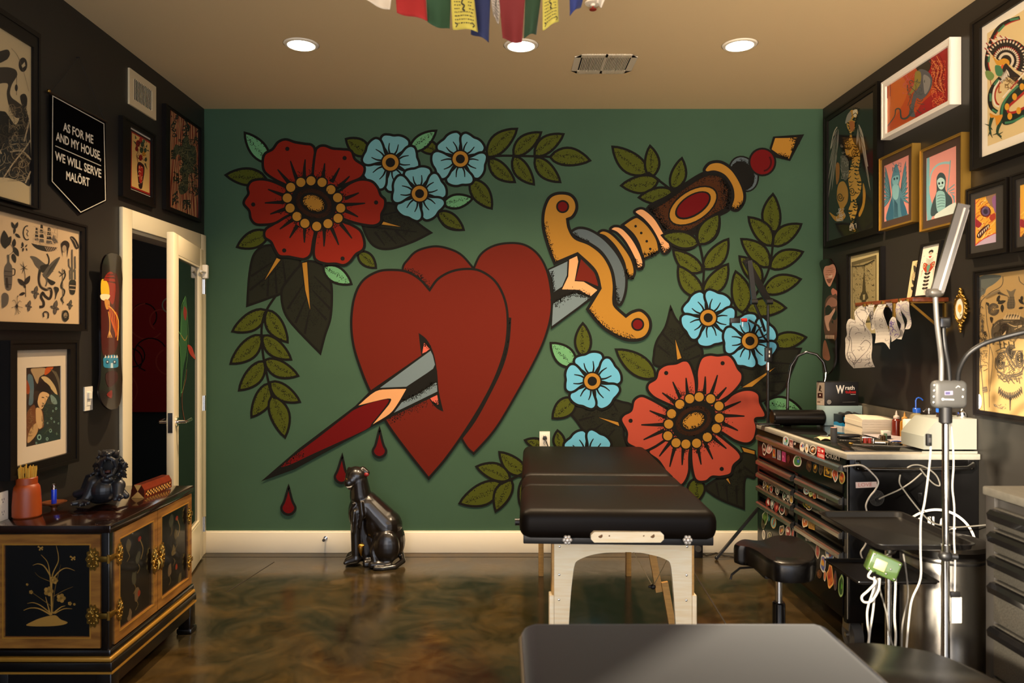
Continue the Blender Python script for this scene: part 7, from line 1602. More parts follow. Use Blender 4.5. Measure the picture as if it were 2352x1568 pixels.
RSt = [[(blob(795, 860, 42, 58, 9, .15), (W8, '#6f8a8c', W8, '#8a2a2a'), 35, zK2), (blob(862, 905, 32, 40, 8, .25), ('#8a9a4a', '#c0b87a', Gn), 36, zK2), (blob(915, 915, 26, 62, 8, .2), ('#c9a25a', '#8a3a24', Rd, W8), 37, zK2), (rect(952, 885, 1078, 960), (W8, '#7a5a3a', '#b09a7a', '#8a2a24'), 38, zK2)],
       [(blob(795, 1050, 42, 45, 8, .2), ('#8a8a2c', '#3a3a14', Ye), 39, zK2), (blob(835, 1095, 46, 40, 8, .2), (W8, '#1c1a16', Ye), 40, zK2)],
       [(blob(775, 1300, 44, 88, 9, .15), ('#e0cfae', Og, '#e6dcc6', '#b4501c'), 41, zK2), (rect(828, 1295, 915, 1395), (Ye, '#8a5a1c', '#b4862e'), 42, zK2)],
       [(rect(390, 345, 420, 395), (W8, '#6a6a64', '#9aa09a'), 43, zK3), (rect(430, 370, 480, 405), ('#a9b4ae', '#6f7a74', W8), 44, zK3), (blob(575, 560, 32, 120, 9, .15), ('#c9b9a2', '#8a5a4a', Rd), 45, zK3), (blob(750, 620, 66, 92, 10, .2), (W8, '#3f6aa8', Rd, W8, Bl), 46, zK3), (blob(660, 740, 44, 120, 9, .2), (W8, '#4a5a9a', Og, Ye), 47, zK3), (blob(682, 930, 18, 85, 8, .1), (W8, Og, '#b4501c'), 48, zK3), (blob(762, 940, 52, 160, 11, .22), ('#d9a25a', '#a8502a', Rd, Og), 49, zK3), (blob(840, 1010, 26, 150, 8, .12), ('#4a3f44', '#3a2a2c', '#7a3a30'), 50, zK3), (blob(925, 1080, 42, 160, 10, .14), ('#8aa46a', '#2c4a24', '#5aa03a', '#1f3a1a'), 51, zK3), (blob(600, 900, 40, 60, 8, .2), ('#5a3416', '#3a2412', '#7a4a20'), 52, zK3)]]
zb = [.655, .578, .492, .17]
for k in range(4):
    top = (HZ[k] + .022); drawer(3.968, TY1 - .030, zb[k] if k < 3 else .175, top, HZ[k], LSt[k]); drawer(TY0 + .032, 3.922, zb[k] if k < 3 else .175, top, HZ[k], RSt[k])
# stickers and badge along the top rail
band = MB().box(TX - .003, TY0 + .004, TT - .070, TX + .0, TY1 - .004, TT - .030).build('top_rail', CB, ch)
for pts, cols, sd in ((blob(498, 140, 44, 78, 9, .2), (W8, '#7aa0b4', Rd, W8, Gn), 60), (rect(552, 108, 606, 215), ('#c9b4ae', '#7a3a3a', W8, '#a87a7a'), 61), (blob(632, 180, 16, 22, 7, .2), (W8, '#6a605a', W8), 62), (blob(735, 225, 34, 70, 12, .02), (W8, W8, Rd, Bl), 63), (blob(803, 246, 28, 64, 12, .02), (W8, W8, Ye, Og), 64), (blob(890, 270, 48, 68, 9, .15), (W8, '#4a3420', Og, W8), 65)):
    sticker(band, pts, cols, sd, zK2)
a = Art(cfx, (-1, 0, 0), .00006); a.poly(zK2([(955, 215), (1062, 250), (1060, 400), (950, 360)]), '#c01f1c')
letters(a, 'GO', zK2([(963, 290)])[0][:2], zK2([(1000, 302)])[0][:2], (0, -9), '#e8e2d6', off=.02); letters(a, 'YOURSELF', zK2([(960, 352)])[0][:2], zK2([(1054, 384)])[0][:2], (0, -6.5), '#e8e2d6', off=.02)
hq = [(1030, 262), (1042, 272), (1040, 292), (1028, 310), (1016, 285), (1017, 262)]; a.poly(zK2([(1028, 312, 1), (1014, 285), (1016, 264), (1028, 272, 1), (1040, 272), (1044, 292)]), '#e8e2d6', 3)
a.build('sticker', STICKM, band)
a = Art(cfx, (-1, 0, 0), .00006); letters(a, 'HUSKY', zK2([(1118, 385)])[0][:2], zK2([(1285, 430)])[0][:2], (0, -12), '#8a857c', off=.02); a.line(zK2([(1082, 300), (1100, 330), (1078, 350), (1108, 385)]), 2.4, '#8a857c'); a.build('badge', STICKM, band)
# side towards the viewer: handle, labels, decals
SF = lambda px, py: at(px, py, TY0 - .0006)
m = MB(); hp = [at(1970, 1066, TY0), at(1972, 1070, TY0 - .04), at(1985, 1078, TY0 - .06), at(2100, 1079, TY0 - .06), at(2222, 1075, TY0 - .06), at(2234, 1068, TY0 - .04), at(2234, 1062, TY0)]
m.tube(hp, .0105, 12); m.build('push_handle', BLACKG, ch)
for px in (1970, 2230):
    m = MB(); p = at(px, 1064, TY0); m.box(p.x - .014, TY0 - .004, p.z - .03, p.x + .014, TY0, p.z + .03, .002); m.build('handle_mount', BLACKG, ch)
    m = MB(); 
    for dz__ in (.022, -.022): m.ell((p.x, TY0 - .005, p.z + dz__), .0035, nu=8, nv=6)
    m.build('screw', CHROME, ch)
a = Art(SF, (0, -1, 0), .00006); a.poly(zR3([(998, 935), (1168, 930), (1170, 975), (1000, 982)]), '#cdb9b2'); letters(a, 'LOVE', zR3([(1020, 970)])[0][:2], zR3([(1130, 966)])[0][:2], (0, -8), '#b5655c'); a.build('sticker', STICKM, ch)
a = Art(SF, (0, -1, 0), .00006); c_ = zR3([(1168, 1062)])[0]; a.ell(c_, 18, 18.5, 0, '#3a3937'); a.ell(c_, 16, 16.5, 0, '#2c2b2a')
for k in range(7): a.line([c_[:2], (c_[0] + 15 * math.cos(k * .9), c_[1] + 15 * math.sin(k * .9))], 1.2, '#43423f')
a.build('cable_port', STICKM, ch)
m = MB(); p = at(2015, 1147, TY0); m.cyl(p, p + V((0, -.012, 0)), .010); m.build('port_plug', BLACKP, ch)
a = Art(SF, (0, -1, 0), .00006); cc = (2150, 1262); R0 = 92
a.ell(cc, R0 * .93, R0 * .93, 0, '#0c0b0b')
for t0, t1 in ((3.52, 3.95), (4.02, 5.98)): a.line([(cc[0] + R0 * math.cos(t0 + (t1 - t0) * k / 20), cc[1] + R0 * math.sin(t0 + (t1 - t0) * k / 20)) for k in range(21)], 5.5, '#d8d2c8')
for pts in ([(2098, 1195), (2112, 1188), (2118, 1192), (2116, 1200), (2104, 1200)], [(2131, 1186), (2138, 1186), (2138, 1206), (2131, 1206)], [(2141, 1186), (2146, 1186), (2146, 1206), (2141, 1206)], [(2160, 1192), (2166, 1186), (2170, 1206), (2158, 1206)], [(2178, 1214), (2196, 1211), (2196, 1215), (2180, 1217)]): a.poly(pts, '#d8d2c8')
a.build('round_decal', STICKM, ch)
m = MB(); p = at(2113, 1142, TY0); m.box(p.x - .009, TY0 - .006, p.z - .022, p.x + .009, TY0, p.z + .022, .003); m.build('latch', BLACKG, ch)
m = MB(); m.box(TX + .001, TY0 - .0015, .17, TX + .0045, TY0 + .001, TT - .05); m.build('edge_strip', mat('edge_pale', '#a39b8c', .4, .5), ch)
for x in (TX + .07, XE - .08):
    for y in (TY0 + .09, TY1 - .09):
        m = MB(); m.cyl((x - .022, y, .064), (x + .022, y, .064), .064, n=24); w_ = m.build('caster', RUBBER, ch)
        m = MB(); m.box(x - .034, y - .03, .09, x - .026, y + .03, .15).box(x + .026, y - .03, .09, x + .034, y + .03, .15).box(x - .04, y - .045, .142, x + .04, y + .045, .151); m.cyl((x - .036, y, .064), (x + .036, y, .064), .012); m.build('caster_fork', STEEL, w_)
# ================================================================ ON THE WORKTOP
TZ = TT + .005
def bx(name, label, cat, x0, y0, z0, x1, y1, z1, mt, bev=.002, part='box_body'):
    root = thing(name, ((x0 + x1) / 2, (y0 + y1) / 2, z0), label, cat); MB().box(x0, y0, z0, x1, y1, z1, bev).build(part, mt, root); return root
CARDK = mat('card_black', '#141212', .45); CARDG = mat('card_grey', '#8ba0a0', .6); CARDB = mat('card_blue', '#145f8c', .45)
# stacked supply boxes in the corner
gb_ = bx('supply_box', 'pale grey carton under the black box on the worktop', 'box', 1.935, 4.42, TT + .005, 2.16, 4.535, 1.045, CARDG)
wb = bx('tube_box', 'black carton with white and red lettering on top of the pale grey carton', 'box', 1.935, 4.42, 1.0455, 2.137, 4.53, 1.187, CARDK)
a = Art(lambda px, py: at(px, py, 4.4195), (0, -1, 0), .00006)
letters(a, 'W', zK1([(470, 335)])[0][:2], zK1([(625, 335)])[0][:2], (0, -18), '#ddd6ca', off=.03); letters(a, 'rath', zK1([(640, 270)])[0][:2], zK1([(806, 270)])[0][:2], (0, -9), '#ddd6ca', off=.02); letters(a, 'tubes', zK1([(640, 335)])[0][:2], zK1([(830, 335)])[0][:2], (0, -7), '#b01a16', off=.025)
a.line(zK1([(735, 356), (825, 356)]), 1.0, '#b8b2a8'); a.line(zK1([(590, 497), (820, 492)]), .8, '#6a665f')
c_ = zK1([(348, 493)])[0]; a.ell(c_, 4.6, 4.8, 0, '#b8b2a8'); a.ell(c_, 3.6, 3.8, 0, '#141212'); a.ell(c_, 2.4, 2.5, 0, '#b8b2a8'); a.ell(c_, 1.3, 1.3, 0, '#141212'); a.build('front_print', STICKM, wb)
a = Art(lambda px, py: onx(px, py, 1.9345), (-1, 0, 0), .00006)
a.poly(zK1([(122, 140), (266, 145), (262, 556), (122, 546)]), '#9a8f82'); a.poly(zK1([(140, 330), (232, 332), (230, 425), (140, 418)]), '#2a1714'); a.ell(zK1([(186, 370)])[0], 1.4, 2, 0, '#d8d0c4'); a.line(zK1([(170, 300), (185, 200), (200, 240), (180, 270), (215, 310)]), 2.4, '#3c352e', smooth=3); a.poly(zK1([(125, 440), (262, 445), (262, 550), (124, 540)]), '#b5a99a'); a.line(zK1([(135, 490), (190, 494)]), 3, '#5a4a3c'); a.line(zK1([(135, 460), (230, 466)]), .8, '#6a5a4a'); a.build('side_print', STICKM, wb)
ph = bx('glove_box', 'small blue and black glove box in front of the pale grey carton', 'box', 1.985, 4.30, TZ, 2.13, 4.41, 1.000, CARDK, .001)
a = Art(lambda u, v: V((u, 4.2994, v)), (0, -1, 0), .00006)
a.poly([(1.985, TZ), (2.13, TZ), (2.13, 1.0), (1.985, 1.0)], '#10161c'); a.poly([(1.985, TZ), (2.13, TZ), (2.13, TZ + .028)] + [(2.13 - k * .0075, TZ + .028 + .006 * math.sin(k * 1.7)) for k in range(1, 20)] + [(1.985, TZ + .03)], '#1f8fc8')
a.poly([(1.985, TZ), (2.13, TZ), (2.13, TZ + .008), (2.06, TZ + .012), (2.02, TZ + .007), (1.985, TZ + .010)], '#cfd6d8'); letters(a, 'PHANTOM', (1.992, TZ + .044), (2.12, TZ + .044), (0, .020), '#2aa0d8', off=.02); a.build('front_print', STICKM, ph)
a = Art(lambda u, v: V((1.9844, u, v)), (-1, 0, 0), .00006); a.poly([(4.30, TZ), (4.41, TZ), (4.41, 1.0), (4.30, 1.0)], '#10161c'); a.poly([(4.30, TZ), (4.41, TZ), (4.41, TZ + .024), (4.37, TZ + .03), (4.33, TZ + .024), (4.30, TZ + .03)], '#1f7fb0'); a.poly([(4.30, TZ), (4.41, TZ), (4.41, TZ + .006), (4.30, TZ + .009)], '#cfd6d8'); a.build('side_print', STICKM, ph)
m = MB(); m.grid(lambda u, v: V((1.995 + .115 * u, 4.33 + .045 * v, 1.0015 + .004 + .024 * max(0, math.sin(u * 4.2 + .2)) * (1 - abs(v - .5)) * u + .006 * math.sin(u * 17) * v)), 20, 8); m.build('glove_tip', mat('nitrile_black', '#1b1a1c', .45), ph, solid=.0025)
# bolster
bo = thing('bolster', (1.76, 4.47, TZ), 'black cylindrical vinyl bolster lying on the far end of the worktop', 'bolster')
m = MB(); m.lathe([(0, 0), (.040, .001), (.046, .008), (.047, .03), (.047, .28), (.046, .302), (.040, .309), (0, .31)], (0, 0, 0), 32, Matrix.Translation((1.62, 4.425, TZ + .0475)) @ Matrix.Rotation(PI / 2, 4, 'Y')); m.build('cushion', VINYL, bo)
m = MB(); m.box(1.535, 4.395, TZ + .003, 1.66, 4.455, TZ + .012, .004); m.tube([(1.535, 4.395, TZ + .010), (1.525, 4.425, TZ + .012), (1.535, 4.455, TZ + .010)], .006); m.build('strap', BLACKP, bo)
# stack of folded towels
TWM = mat('towel_white', '#d8cdb8', .9, bump=.8, bscale=220)
TR = Matrix.Translation((2.055, 4.13, 0)) @ Matrix.Rotation(math.radians(-4), 4, 'Z')
for k in range(6):
    z0_ = TZ + k * .0135; root = thing('folded_towel', (2.055, 4.13, z0_), 'white folded paper towel in the stack on the worktop', 'towel', 'white towels stacked on the worktop')
    m = MB(); jx, jy = rng.uniform(-.004, .004), rng.uniform(-.004, .004)
    def tf(u, v, top, k=k): 
        x = -.088 + .176 * u + jx; y = -.12 + .24 * v + jy; z = z0_ + (.0128 if top else .0)
        if k == 5 and top: z += .016 * math.sin(PI * v) * (1 - u * .7)
        return TR @ V((x, y, z + .0006 * math.sin(u * 30 + k)))
    m.grid(lambda u, v: tf(u, v, True), 10, 10); m.grid(lambda u, v: tf(1 - u, v, False), 10, 10)
    for e_ in (lambda t, s: tf(t, 0, s), lambda t, s: tf(1, t, s), lambda t, s: tf(1 - t, 1, s), lambda t, s: tf(0, 1 - t, s)):
        m.grid(lambda u, v, e_=e_: e_(u, v > .5), 10, 1)
    m.build('cloth', TWM, root)
# squeeze bottles
def squeeze(x, y, col, capc, label, r=.023, h=.092):
    root = thing('squeeze_bottle', (x, y, TZ), label, 'bottle', 'squeeze bottles on the worktop')
    MB().lathe([(0, 0), (r, .0), (r, .004), (r, h * .78), (r * .94, h * .9), (r * .55, h), (r * .5, h + .004)], (x, y, TZ), 24).build('bottle', mat('bottle_' + col[1:], col, .25, coat=.4), root)
    MB().lathe([(r * .62, h + .001), (r * .66, h + .004), (r * .62, h + .014), (r * .30, h + .018), (r * .24, h + .026), (r * .10, h + .042), (0, h + .043)], (x, y, TZ), 20).build('nozzle_cap', mat('cap_' + capc[1:], capc, .4), root)
squeeze(2.112, 3.95, '#6a2012', '#d9c9bc', 'dark red squeeze bottle with a white nozzle beside the towels'); squeeze(2.118, 3.88, '#a9731f', '#c9954a', 'amber squeeze bottle with an amber nozzle beside the dark red one'); squeeze(2.150, 3.83, '#2a1c14', '#5f605c', 'dark brown squeeze bottle behind the amber one')
wbo = thing('wash_bottle', (2.105, 3.745, TZ), 'clear wash bottle with a bent blue spout on the worktop', 'bottle')
MB().lathe([(0, 0), (.031, .0), (.033, .004), (.033, .118), (.028, .134), (.016, .142), (.015, .15)], (2.105, 3.745, TZ), 28).build('bottle', mat('cloudy_plastic', '#8d8160', .22, coat=.4), wbo)
BLUEP = mat('blue_plastic', '#1d57c0', .3, coat=.3)
MB().lathe([(0, .168), (.016, .168), (.0185, .165), (.0185, .146), (.017, .145)], (2.105, 3.745, TZ), 24).build('screw_cap', BLUEP, wbo)
m = MB(); m.tube([V((2.100, 3.745, TZ + z)) + V((dx_, 0, 0)) for dx_, z in ((0, .166), (0, .205), (.004, .216), (.014, .221), (.026, .217), (.036, .207))], .0035, 8); m.build('spout', BLUEP, wbo)
so = thing('soap_bottle', (2.10, 3.63, TZ), 'chrome topped pump bottle beside the white dispenser', 'bottle')
MB().lathe([(0, 0), (.024, 0), (.026, .004), (.026, .10), (.020, .115), (.012, .12)], (2.10, 3.63, TZ), 24).build('bottle', mat('dark_chrome', '#5a524c', .12, .9), so)
m = MB(); m.lathe([(.014, .118), (.016, .12), (.016, .135), (.006, .138), (.005, .165), (.012, .168), (.012, .178), (0, .18)], (2.10, 3.63, TZ), 18); m.tube([(2.10, 3.63, TZ + .172), (2.075, 3.62, TZ + .172), (2.066, 3.616, TZ + .164)], .004); m.build('pump_head', CHROME, so)
# pale dispenser with a slanted corner
dp = thing('dispenser', (2.05, 3.45, TT), 'pale grey dispenser box with one slanted corner at the near end of the worktop', 'dispenser')
Dd = 3.385; prof = [(xx(p[0], Dd), zz(p[1], Dd)) for p in zK7([(322, 1108), (320, 950), (350, 905), (488, 752), (505, 744), (960, 741), (974, 752), (976, 1108)])]
prof = [(min(x, XE), max(z, TT + .001)) for x, z in prof]
m = MB(); m.prism(prof, lambda u, v, w: V((u, w, v)), Dd, Dd + .19); m.build('body', mat('pale_grey_plastic', '#85867c', .5), dp, sharp=25)
m = MB(); m.box(xx(2122, 3.37), 3.379, TT, XE, 3.386, TT + .010); m.build('base_lip', MATS['pale_grey_plastic'], dp)
m = MB(); m.box(1.962, 3.58, TT + .005, 2.03, 3.62, 1.055, .008); m.build('back_flap', WHITEP, dp)
zt_ = max(p[1] for p in prof)
for x, y, lab in ((2.060, 3.47, 'small blue capped jar standing on the pale dispenser nearest its slanted corner'), (2.108, 3.49, 'small blue capped jar standing on the pale dispenser next to the glass dome')):
    r = thing('jar', (x, y, zt_), lab, 'jar', 'blue capped jars on the dispenser'); MB().lathe([(0, 0), (.016, 0), (.017, .003), (.017, .02), (.014, .024)], (x, y, zt_), 18).build('glass', mat('jar_brown', '#20140f', .12, coat=.6), r); MB().lathe([(.0165, .022), (.0175, .024), (.0175, .040), (0, .042)], (x, y, zt_), 18).build('lid', BLUEP, r)
r = thing('glass_dome', (2.150, 3.45, zt_), 'small chrome knobbed glass dome jar on the pale dispenser by the wall', 'jar'); MB().lathe([(0, 0), (.020, 0), (.021, .012), (.018, .024), (.008, .030), (.006, .034)], (2.150, 3.45, zt_), 20).build('bowl', CHROME, r); MB().ell((2.150, 3.45, zt_ + .038), .006).build('knob', CHROME, r)
# flat goods
r = thing('work_pad', (2.02, 3.86, TZ), 'pale lilac absorbent pad with a blue edge lying beside the squeeze bottles', 'pad')
m = MB(); m.grid(lambda u, v: V((1.955 + .15 * u, 3.70 + .30 * v, TZ + .004 + .004 * math.sin(v * 5) * u + (.02 * (1 - abs(u - .5) * 2) * (1 - v) * v * 4 * .4))), 10, 14); m.build('sheet', mat('pad_lilac', '#a9a0a4', .8), r, solid=.003)
m = MB(); m.tube([V((1.953 + .15 * t / 10, 3.698, TZ + .005 + .002 * math.sin(t))) for t in range(11)], .0028, 6); m.build('blue_edge', BLUEP, r)
r = thing('grey_tube', (1.672, 3.715, TZ), 'dark grey grip tube standing upright near the worktop front edge', 'tube'); MB().lathe([(0, 0), (.0155, 0), (.016, .002), (.016, .070), (.0155, .0725), (0, .0725)], (1.672, 3.715, TZ), 24).build('sleeve', RUBBER, r); MB().lathe([(0, .073), (.0145, .0728), (.0145, .074), (0, .0745)], (1.672, 3.715, TZ), 20).build('pink_rim', mat('rim_pink', '#b98a80', .6), r)
r = thing('black_glove', (1.80, 3.88, TZ), 'pair of black gloves lying flat in front of the towel stack', 'glove'); m = MB()
for a_, b_, w_ in (((1.72, 3.90), (1.78, 3.86), .02), ((1.76, 3.88), (1.86, 3.85), .024), ((1.78, 3.86), (1.88, 3.87), .016)): m.ell(((a_[0] + b_[0]) / 2, (a_[1] + b_[1]) / 2, TZ + .012), (abs(b_[0] - a_[0]) / 1.7, w_ * 1.4, .011))
m.build('nitrile', MATS['nitrile_black'], r, remesh=.005, smooth=4)
r = thing('paper_wipe', (1.66, 3.80, TZ), 'crumpled beige paper wipe behind the dark grey tube', 'wipe'); m = MB(); m.grid(lambda u, v: V((1.625 + .09 * u, 3.76 + .08 * v, TZ + .002 + .010 * abs(math.sin(u * 5 + v * 3)))), 10, 8); m.build('paper', mat('wipe_beige', '#c9ac84', .9), r, solid=.001)
# tattoo machines
def machine(x, y, yaw, label, body, coil):
    root = thing('tattoo_machine', (x, y, TZ), label, 'tattoo machine', 'tattoo machines on the worktop'); M_ = Matrix.Translation((x, y, TZ)) @ Matrix.Rotation(yaw, 4, 'Z')
    m = MB(); m.box(-.032, -.008, .0, .030, .008, .006, .002, M=M_).box(.022, -.008, .0, .030, .008, .040, .002, M=M_); m.build('frame', body, root)
    for k in (-.012, .008):
        m = MB(); m.cyl(M_ @ V((k, 0, .006)), M_ @ V((k, 0, .030)), .009, n=16); m.build('coil', coil, root)
    m = MB(); m.box(-.024, -.005, .031, .022, .005, .035, .001, M=M_); m.cyl(M_ @ V((-.03, 0, .03)), M_ @ V((-.03, 0, .004)), .004); m.build('armature_bar', CHROME, root)
    m = MB(); m.cyl(M_ @ V((-.035, 0, .011)), M_ @ V((-.095, .004, .011)), .010, n=16); m.cyl(M_ @ V((-.095, .004, .011)), M_ @ V((-.115, .005, .010)), .004); m.build('grip', STEEL, root)
machine(1.80, 3.64, 2.9, 'tattoo machine wrapped in red wire lying near the worktop front edge', mat('dark_brass', '#4a3a22', .3, .8), mat('coil_red', '#a02814', .4))
machine(1.925, 3.73, .6, 'green and bronze tattoo machine in front of the lilac pad', mat('bronze_green', '#5f7a5c', .35, .6), mat('coil_bronze', '#5e4420', .3, .7))
r = bx('ink_box', 'small white carton behind the green tattoo machine', 'box', 1.945, 3.765, TZ, 1.985, 3.79, TZ + .050, WHITEP, .002)
MB().box(1.957, 3.762, TZ + .008, 1.985, 3.7655, TZ + .026, .002).build('dark_label', BLACKP, r)
r = thing('power_puck', (1.915, 3.60, TZ), 'flat black oval power unit lying among the tattoo machines', 'power unit'); MB().lathe([(0, 0), (.034, 0), (.038, .005), (.034, .014), (0, .016)], (0, 0, 0), 26, Matrix.Translation((1.915, 3.60, TZ)) @ Matrix.Diagonal((1.2, .8, 1, 1))).build('case', BLACKG, r); MB().ell((1.915, 3.60, TZ + .016), (.014, .010, .003)).build('dial', CHROME, r)
r = thing('cup', (2.035, 3.655, TZ), 'small cream cup in front of the clear wash bottle', 'cup'); MB().lathe([(0, .002), (.020, 0), (.0255, .004), (.0255, .040), (.0235, .040), (.0235, .006), (0, .006)], (2.035, 3.655, TZ), 26).build('wall', mat('cup_cream', '#d9cdb0', .45), r)
for x, y, c_, lab in ((1.955, 3.575, '#c9a06a', 'tan ink cap near the power unit'), (1.985, 3.59, '#a9692c', 'amber ink cap in front of the cream cup'), (2.015, 3.575, '#5e150e', 'dark red ink cap in front of the cream cup')):
    r = thing('ink_pot', (x, y, TZ), lab, 'ink pot', 'ink pots on the worktop'); MB().lathe([(0, 0), (.011, 0), (.012, .002), (.010, .018), (.013, .020), (.013, .022), (.009, .022), (.008, .006), (0, .005)], (x, y, TZ), 18).build('cap', mat('ink_' + c_[1:], c_, .35), r)
r = thing('clip_cord', (1.86, 3.56, TZ), 'thin pale clip cord lying loose on the worktop', 'cord'); m = MB(); m.tube([V((1.72, 3.62, TZ + .003)), V((1.76, 3.58, TZ + .004)), V((1.83, 3.57, TZ + .004)), V((1.88, 3.545, TZ + .004)), V((1.95, 3.54, TZ + .004)), V((2.0, 3.53, TZ + .004))], .0025, 8); m.build('wire', CABLEG, r)
m = MB(); m.ell((1.715, 3.624, TZ + .006), (.012, .008, .006)); m.build('clip', GOLD, r)

# arched gooseneck lamp clamped behind the bolster
gl = thing('arch_lamp', (1.745, 4.50, TZ), 'thin black arched lamp rising from behind the bolster', 'lamp')
m = MB(); ap = [at(1808, 955, 4.50), at(1810, 880, 4.50), at(1817, 840, 4.50), at(1832, 817, 4.48), at(1853, 808, 4.46), at(1876, 814, 4.44), at(1892, 832, 4.42), at(1897, 855, 4.41)]
ap = [V((p.x, p.y, p.z)) for p in ap]; ap[0].z = TZ + .01; sp_ = ap; m.tube([sp_[0]] + sp_[1:], .0085, 12); m.build('neck', BLACKG, gl)
m = MB(); m.tube([ap[-1], at(1896, 868, 4.408), at(1894, 876, 4.408)], [.006, .004, .003]); m.build('chrome_tip', CHROME, gl)
m = MB(); m.box(ap[0].x - .02, 4.483, TZ, ap[0].x + .02, 4.525, TZ + .02, .004); m.build('clamp', BLACKP, gl)

# slim black light stand with tripod, behind the chest
LS = at(1764, 1000, 4.80); ls = thing('light_stand', (LS.x, 4.80, 0), 'tall slim black tripod stand with phone clamp in front of the mural', 'light stand')
m = MB(); m.cyl((LS.x, 4.80, .18), at(1764, 700, 4.80), .010, .0085); m.build('pole', BLACKP, ls)
m = MB(); m.cyl(at(1764, 850, 4.80), at(1764, 832, 4.80), .012); m.build('pole_joint', CHROME, ls)
for tip in (at(1646, 1264, 4.86), None, None):
    t0 = V((LS.x, 4.80, .42))
    e_ = V((xx(1646, 4.84), 4.84, .012)) if tip is not None else (V((LS.x + .30, 4.62, .012)) if tip is None and not ls.get('_k') else V((LS.x + .30, 4.95, .012)))
    if tip is None: ls['_k'] = 1
    m = MB(); m.bar(t0, e_, .026, .014); m.ell(e_ + V((0, 0, .002)), .013); m.build('tripod_leg', BLACKP, ls)
if '_k' in ls: del ls['_k']
m = MB(); m.bar(at(1764, 690, 4.79), at(1712, 597, 4.70), .040, .022, (0, 1, 0)); m.build('upper_arm', BLACKP, ls)
m = MB(); m.bar(at(1721, 598, 4.69), at(1732, 692, 4.72), .030, .020, (0, 1, 0)); m.build('fore_arm', BLACKP, ls)
m = MB()
for px, py in ((1766, 693), (1731, 693), (1716, 603)): m.cyl(at(px - 6, py, 4.71), at(px + 8, py, 4.71), .017)
m.build('joint_knob', BLACKP, ls)
m = MB(); m.tube([at(1733, 695, 4.72), at(1745, 725, 4.73), at(1757, 760, 4.78)], .009); m.build('link_rod', BLACKP, ls)
m = MB(); m.tube([at(1720, 735, 4.70), at(1742, 748, 4.72), at(1752, 770, 4.74), at(1763, 785, 4.79)], .007); m.build('side_arm', BLACKP, ls)
m = MB(); p = at(1688, 736, 4.70); m.box(p.x - .032, p.y - .012, p.z - .016, p.x + .032, p.y + .012, p.z + .016, .004); m.build('phone_clamp', BLACKP, ls)
m = MB(); m.cyl(at(1703, 735, 4.70), at(1715, 735, 4.70), .012); m.build('red_knob', mat('red_plastic', '#b01c14', .3, coat=.3), ls)
m = MB(); m.cyl(at(1706, 738, 4.70), at(1706, 750, 4.70), .004); m.build('thumb_screw', CHROME, ls)
m = MB(); p = at(1764.5, 814, 4.78); m.box(p.x - .022, p.y - .014, p.z - .045, p.x + .022, p.y + .012, p.z + .045, .004); cbx = m.build('control_box', BLACKP, ls)
a = Art(lambda px, py: at(px, py, 4.7655), (0, -1, 0), .0001)
for py in (808, 817): a.poly([(1766, py - 3), (1768.5, py - 3), (1768.5, py + 3), (1766, py + 3)], '#d8d4cc')
a.build('button', STICKM, cbx)
fc = thing('floor_cord', (1.28, 4.92, 0), 'thin black cord lying on the floor below the mural baseboard', 'cord'); m = MB(); m.tube([onz(1610, 1268, .004), onz(1622, 1275, .004), onz(1645, 1269, .004), onz(1665, 1275, .004), onz(1690, 1279, .004), onz(1735, 1275, .004)], .003, 6); m.build('wire', CABLEK, fc)
bs = thing('speaker_box', (xx(1603, 4.9), 4.93, 0), 'small black box on the floor under the far end of the massage table', 'box'); m = MB(); m.box(xx(1592, 4.9), 4.88, .0, xx(1613, 4.9), 4.98, .12, .006); m.build('case', BLACKP, bs)
m = MB(); m.cyl((xx(1602, 4.9), 4.881, .06), (xx(1602, 4.9), 4.876, .06), .02); m.build('speaker_cone', RUBBER, bs)

# ================================================================ STAINLESS BIN, TRAY STAND, LAMP STAND, SECOND CHEST
BC = V((1.868, 3.12, 0)); tb = thing('trash_can', BC, 'round stainless steel trash can with a black rim beside the tool chest', 'trash can')
MB().lathe([(0, .012), (.158, .012), (.164, .02), (.164, .555), (.162, .56), (0, .56)], BC, 48).build('body', STEEL, tb)
MB().lathe([(.164, 0), (.168, .004), (.166, .03), (.160, .032), (0, .0)][:4], BC, 40).build('base_ring', BLACKP, tb)
MB().lathe([(.162, .552), (.169, .556), (.170, .585), (.160, .600), (.10, .612), (0, .616)], BC, 48).build('lid', mat('lid_black', '#191716', .35, coat=.2), tb)
MB().lathe([(.1655, .535), (.1668, .540), (.1655, .545)], BC, 48).build('rim_line', BLACKP, tb)

ts = thing('tray_stand', (1.37, 2.60, 0), 'black instrument tray on a slim chrome post beside the stool', 'tray stand')
def tray(x0, y0, z, x1, y1, h, name, r=.03):
    P = []
    for cx_, cy_, a0 in ((x1 - r, y1 - r, 0), (x0 + r, y1 - r, 90), (x0 + r, y0 + r, 180), (x1 - r, y0 + r, 270)):
        P += [(cx_ + r * math.cos(math.radians(a0 + t)), cy_ + r * math.sin(math.radians(a0 + t))) for t in range(0, 91, 15)]
    n = len(P); cx_, cy_ = (x0 + x1) / 2, (y0 + y1) / 2; m = MB()
    rows = [(.93, -h), (.985, -h * .7), (1.0, 0), (1.03, .002), (1.025, .005), (.985, .003), (.95, -h * .7), (.90, -h * .85)]
    for s_, z_ in rows: m.v += [V((cx_ + (p[0] - cx_) * s_, cy_ + (p[1] - cy_) * s_, z + z_)) for p in P]
    for k in range(len(rows) - 1): m.f += [(k * n + i, k * n + (i + 1) % n, (k + 1) * n + (i + 1) % n, (k + 1) * n + i) for i in range(n)]
    m.f += [tuple(reversed(range(n))), tuple(range((len(rows) - 1) * n, len(rows) * n))]; m.mi += [0] * len(m.f)
    return m.build(name, mat('tray_black', '#0b0908', .32, 0.0), ts, sharp=40)
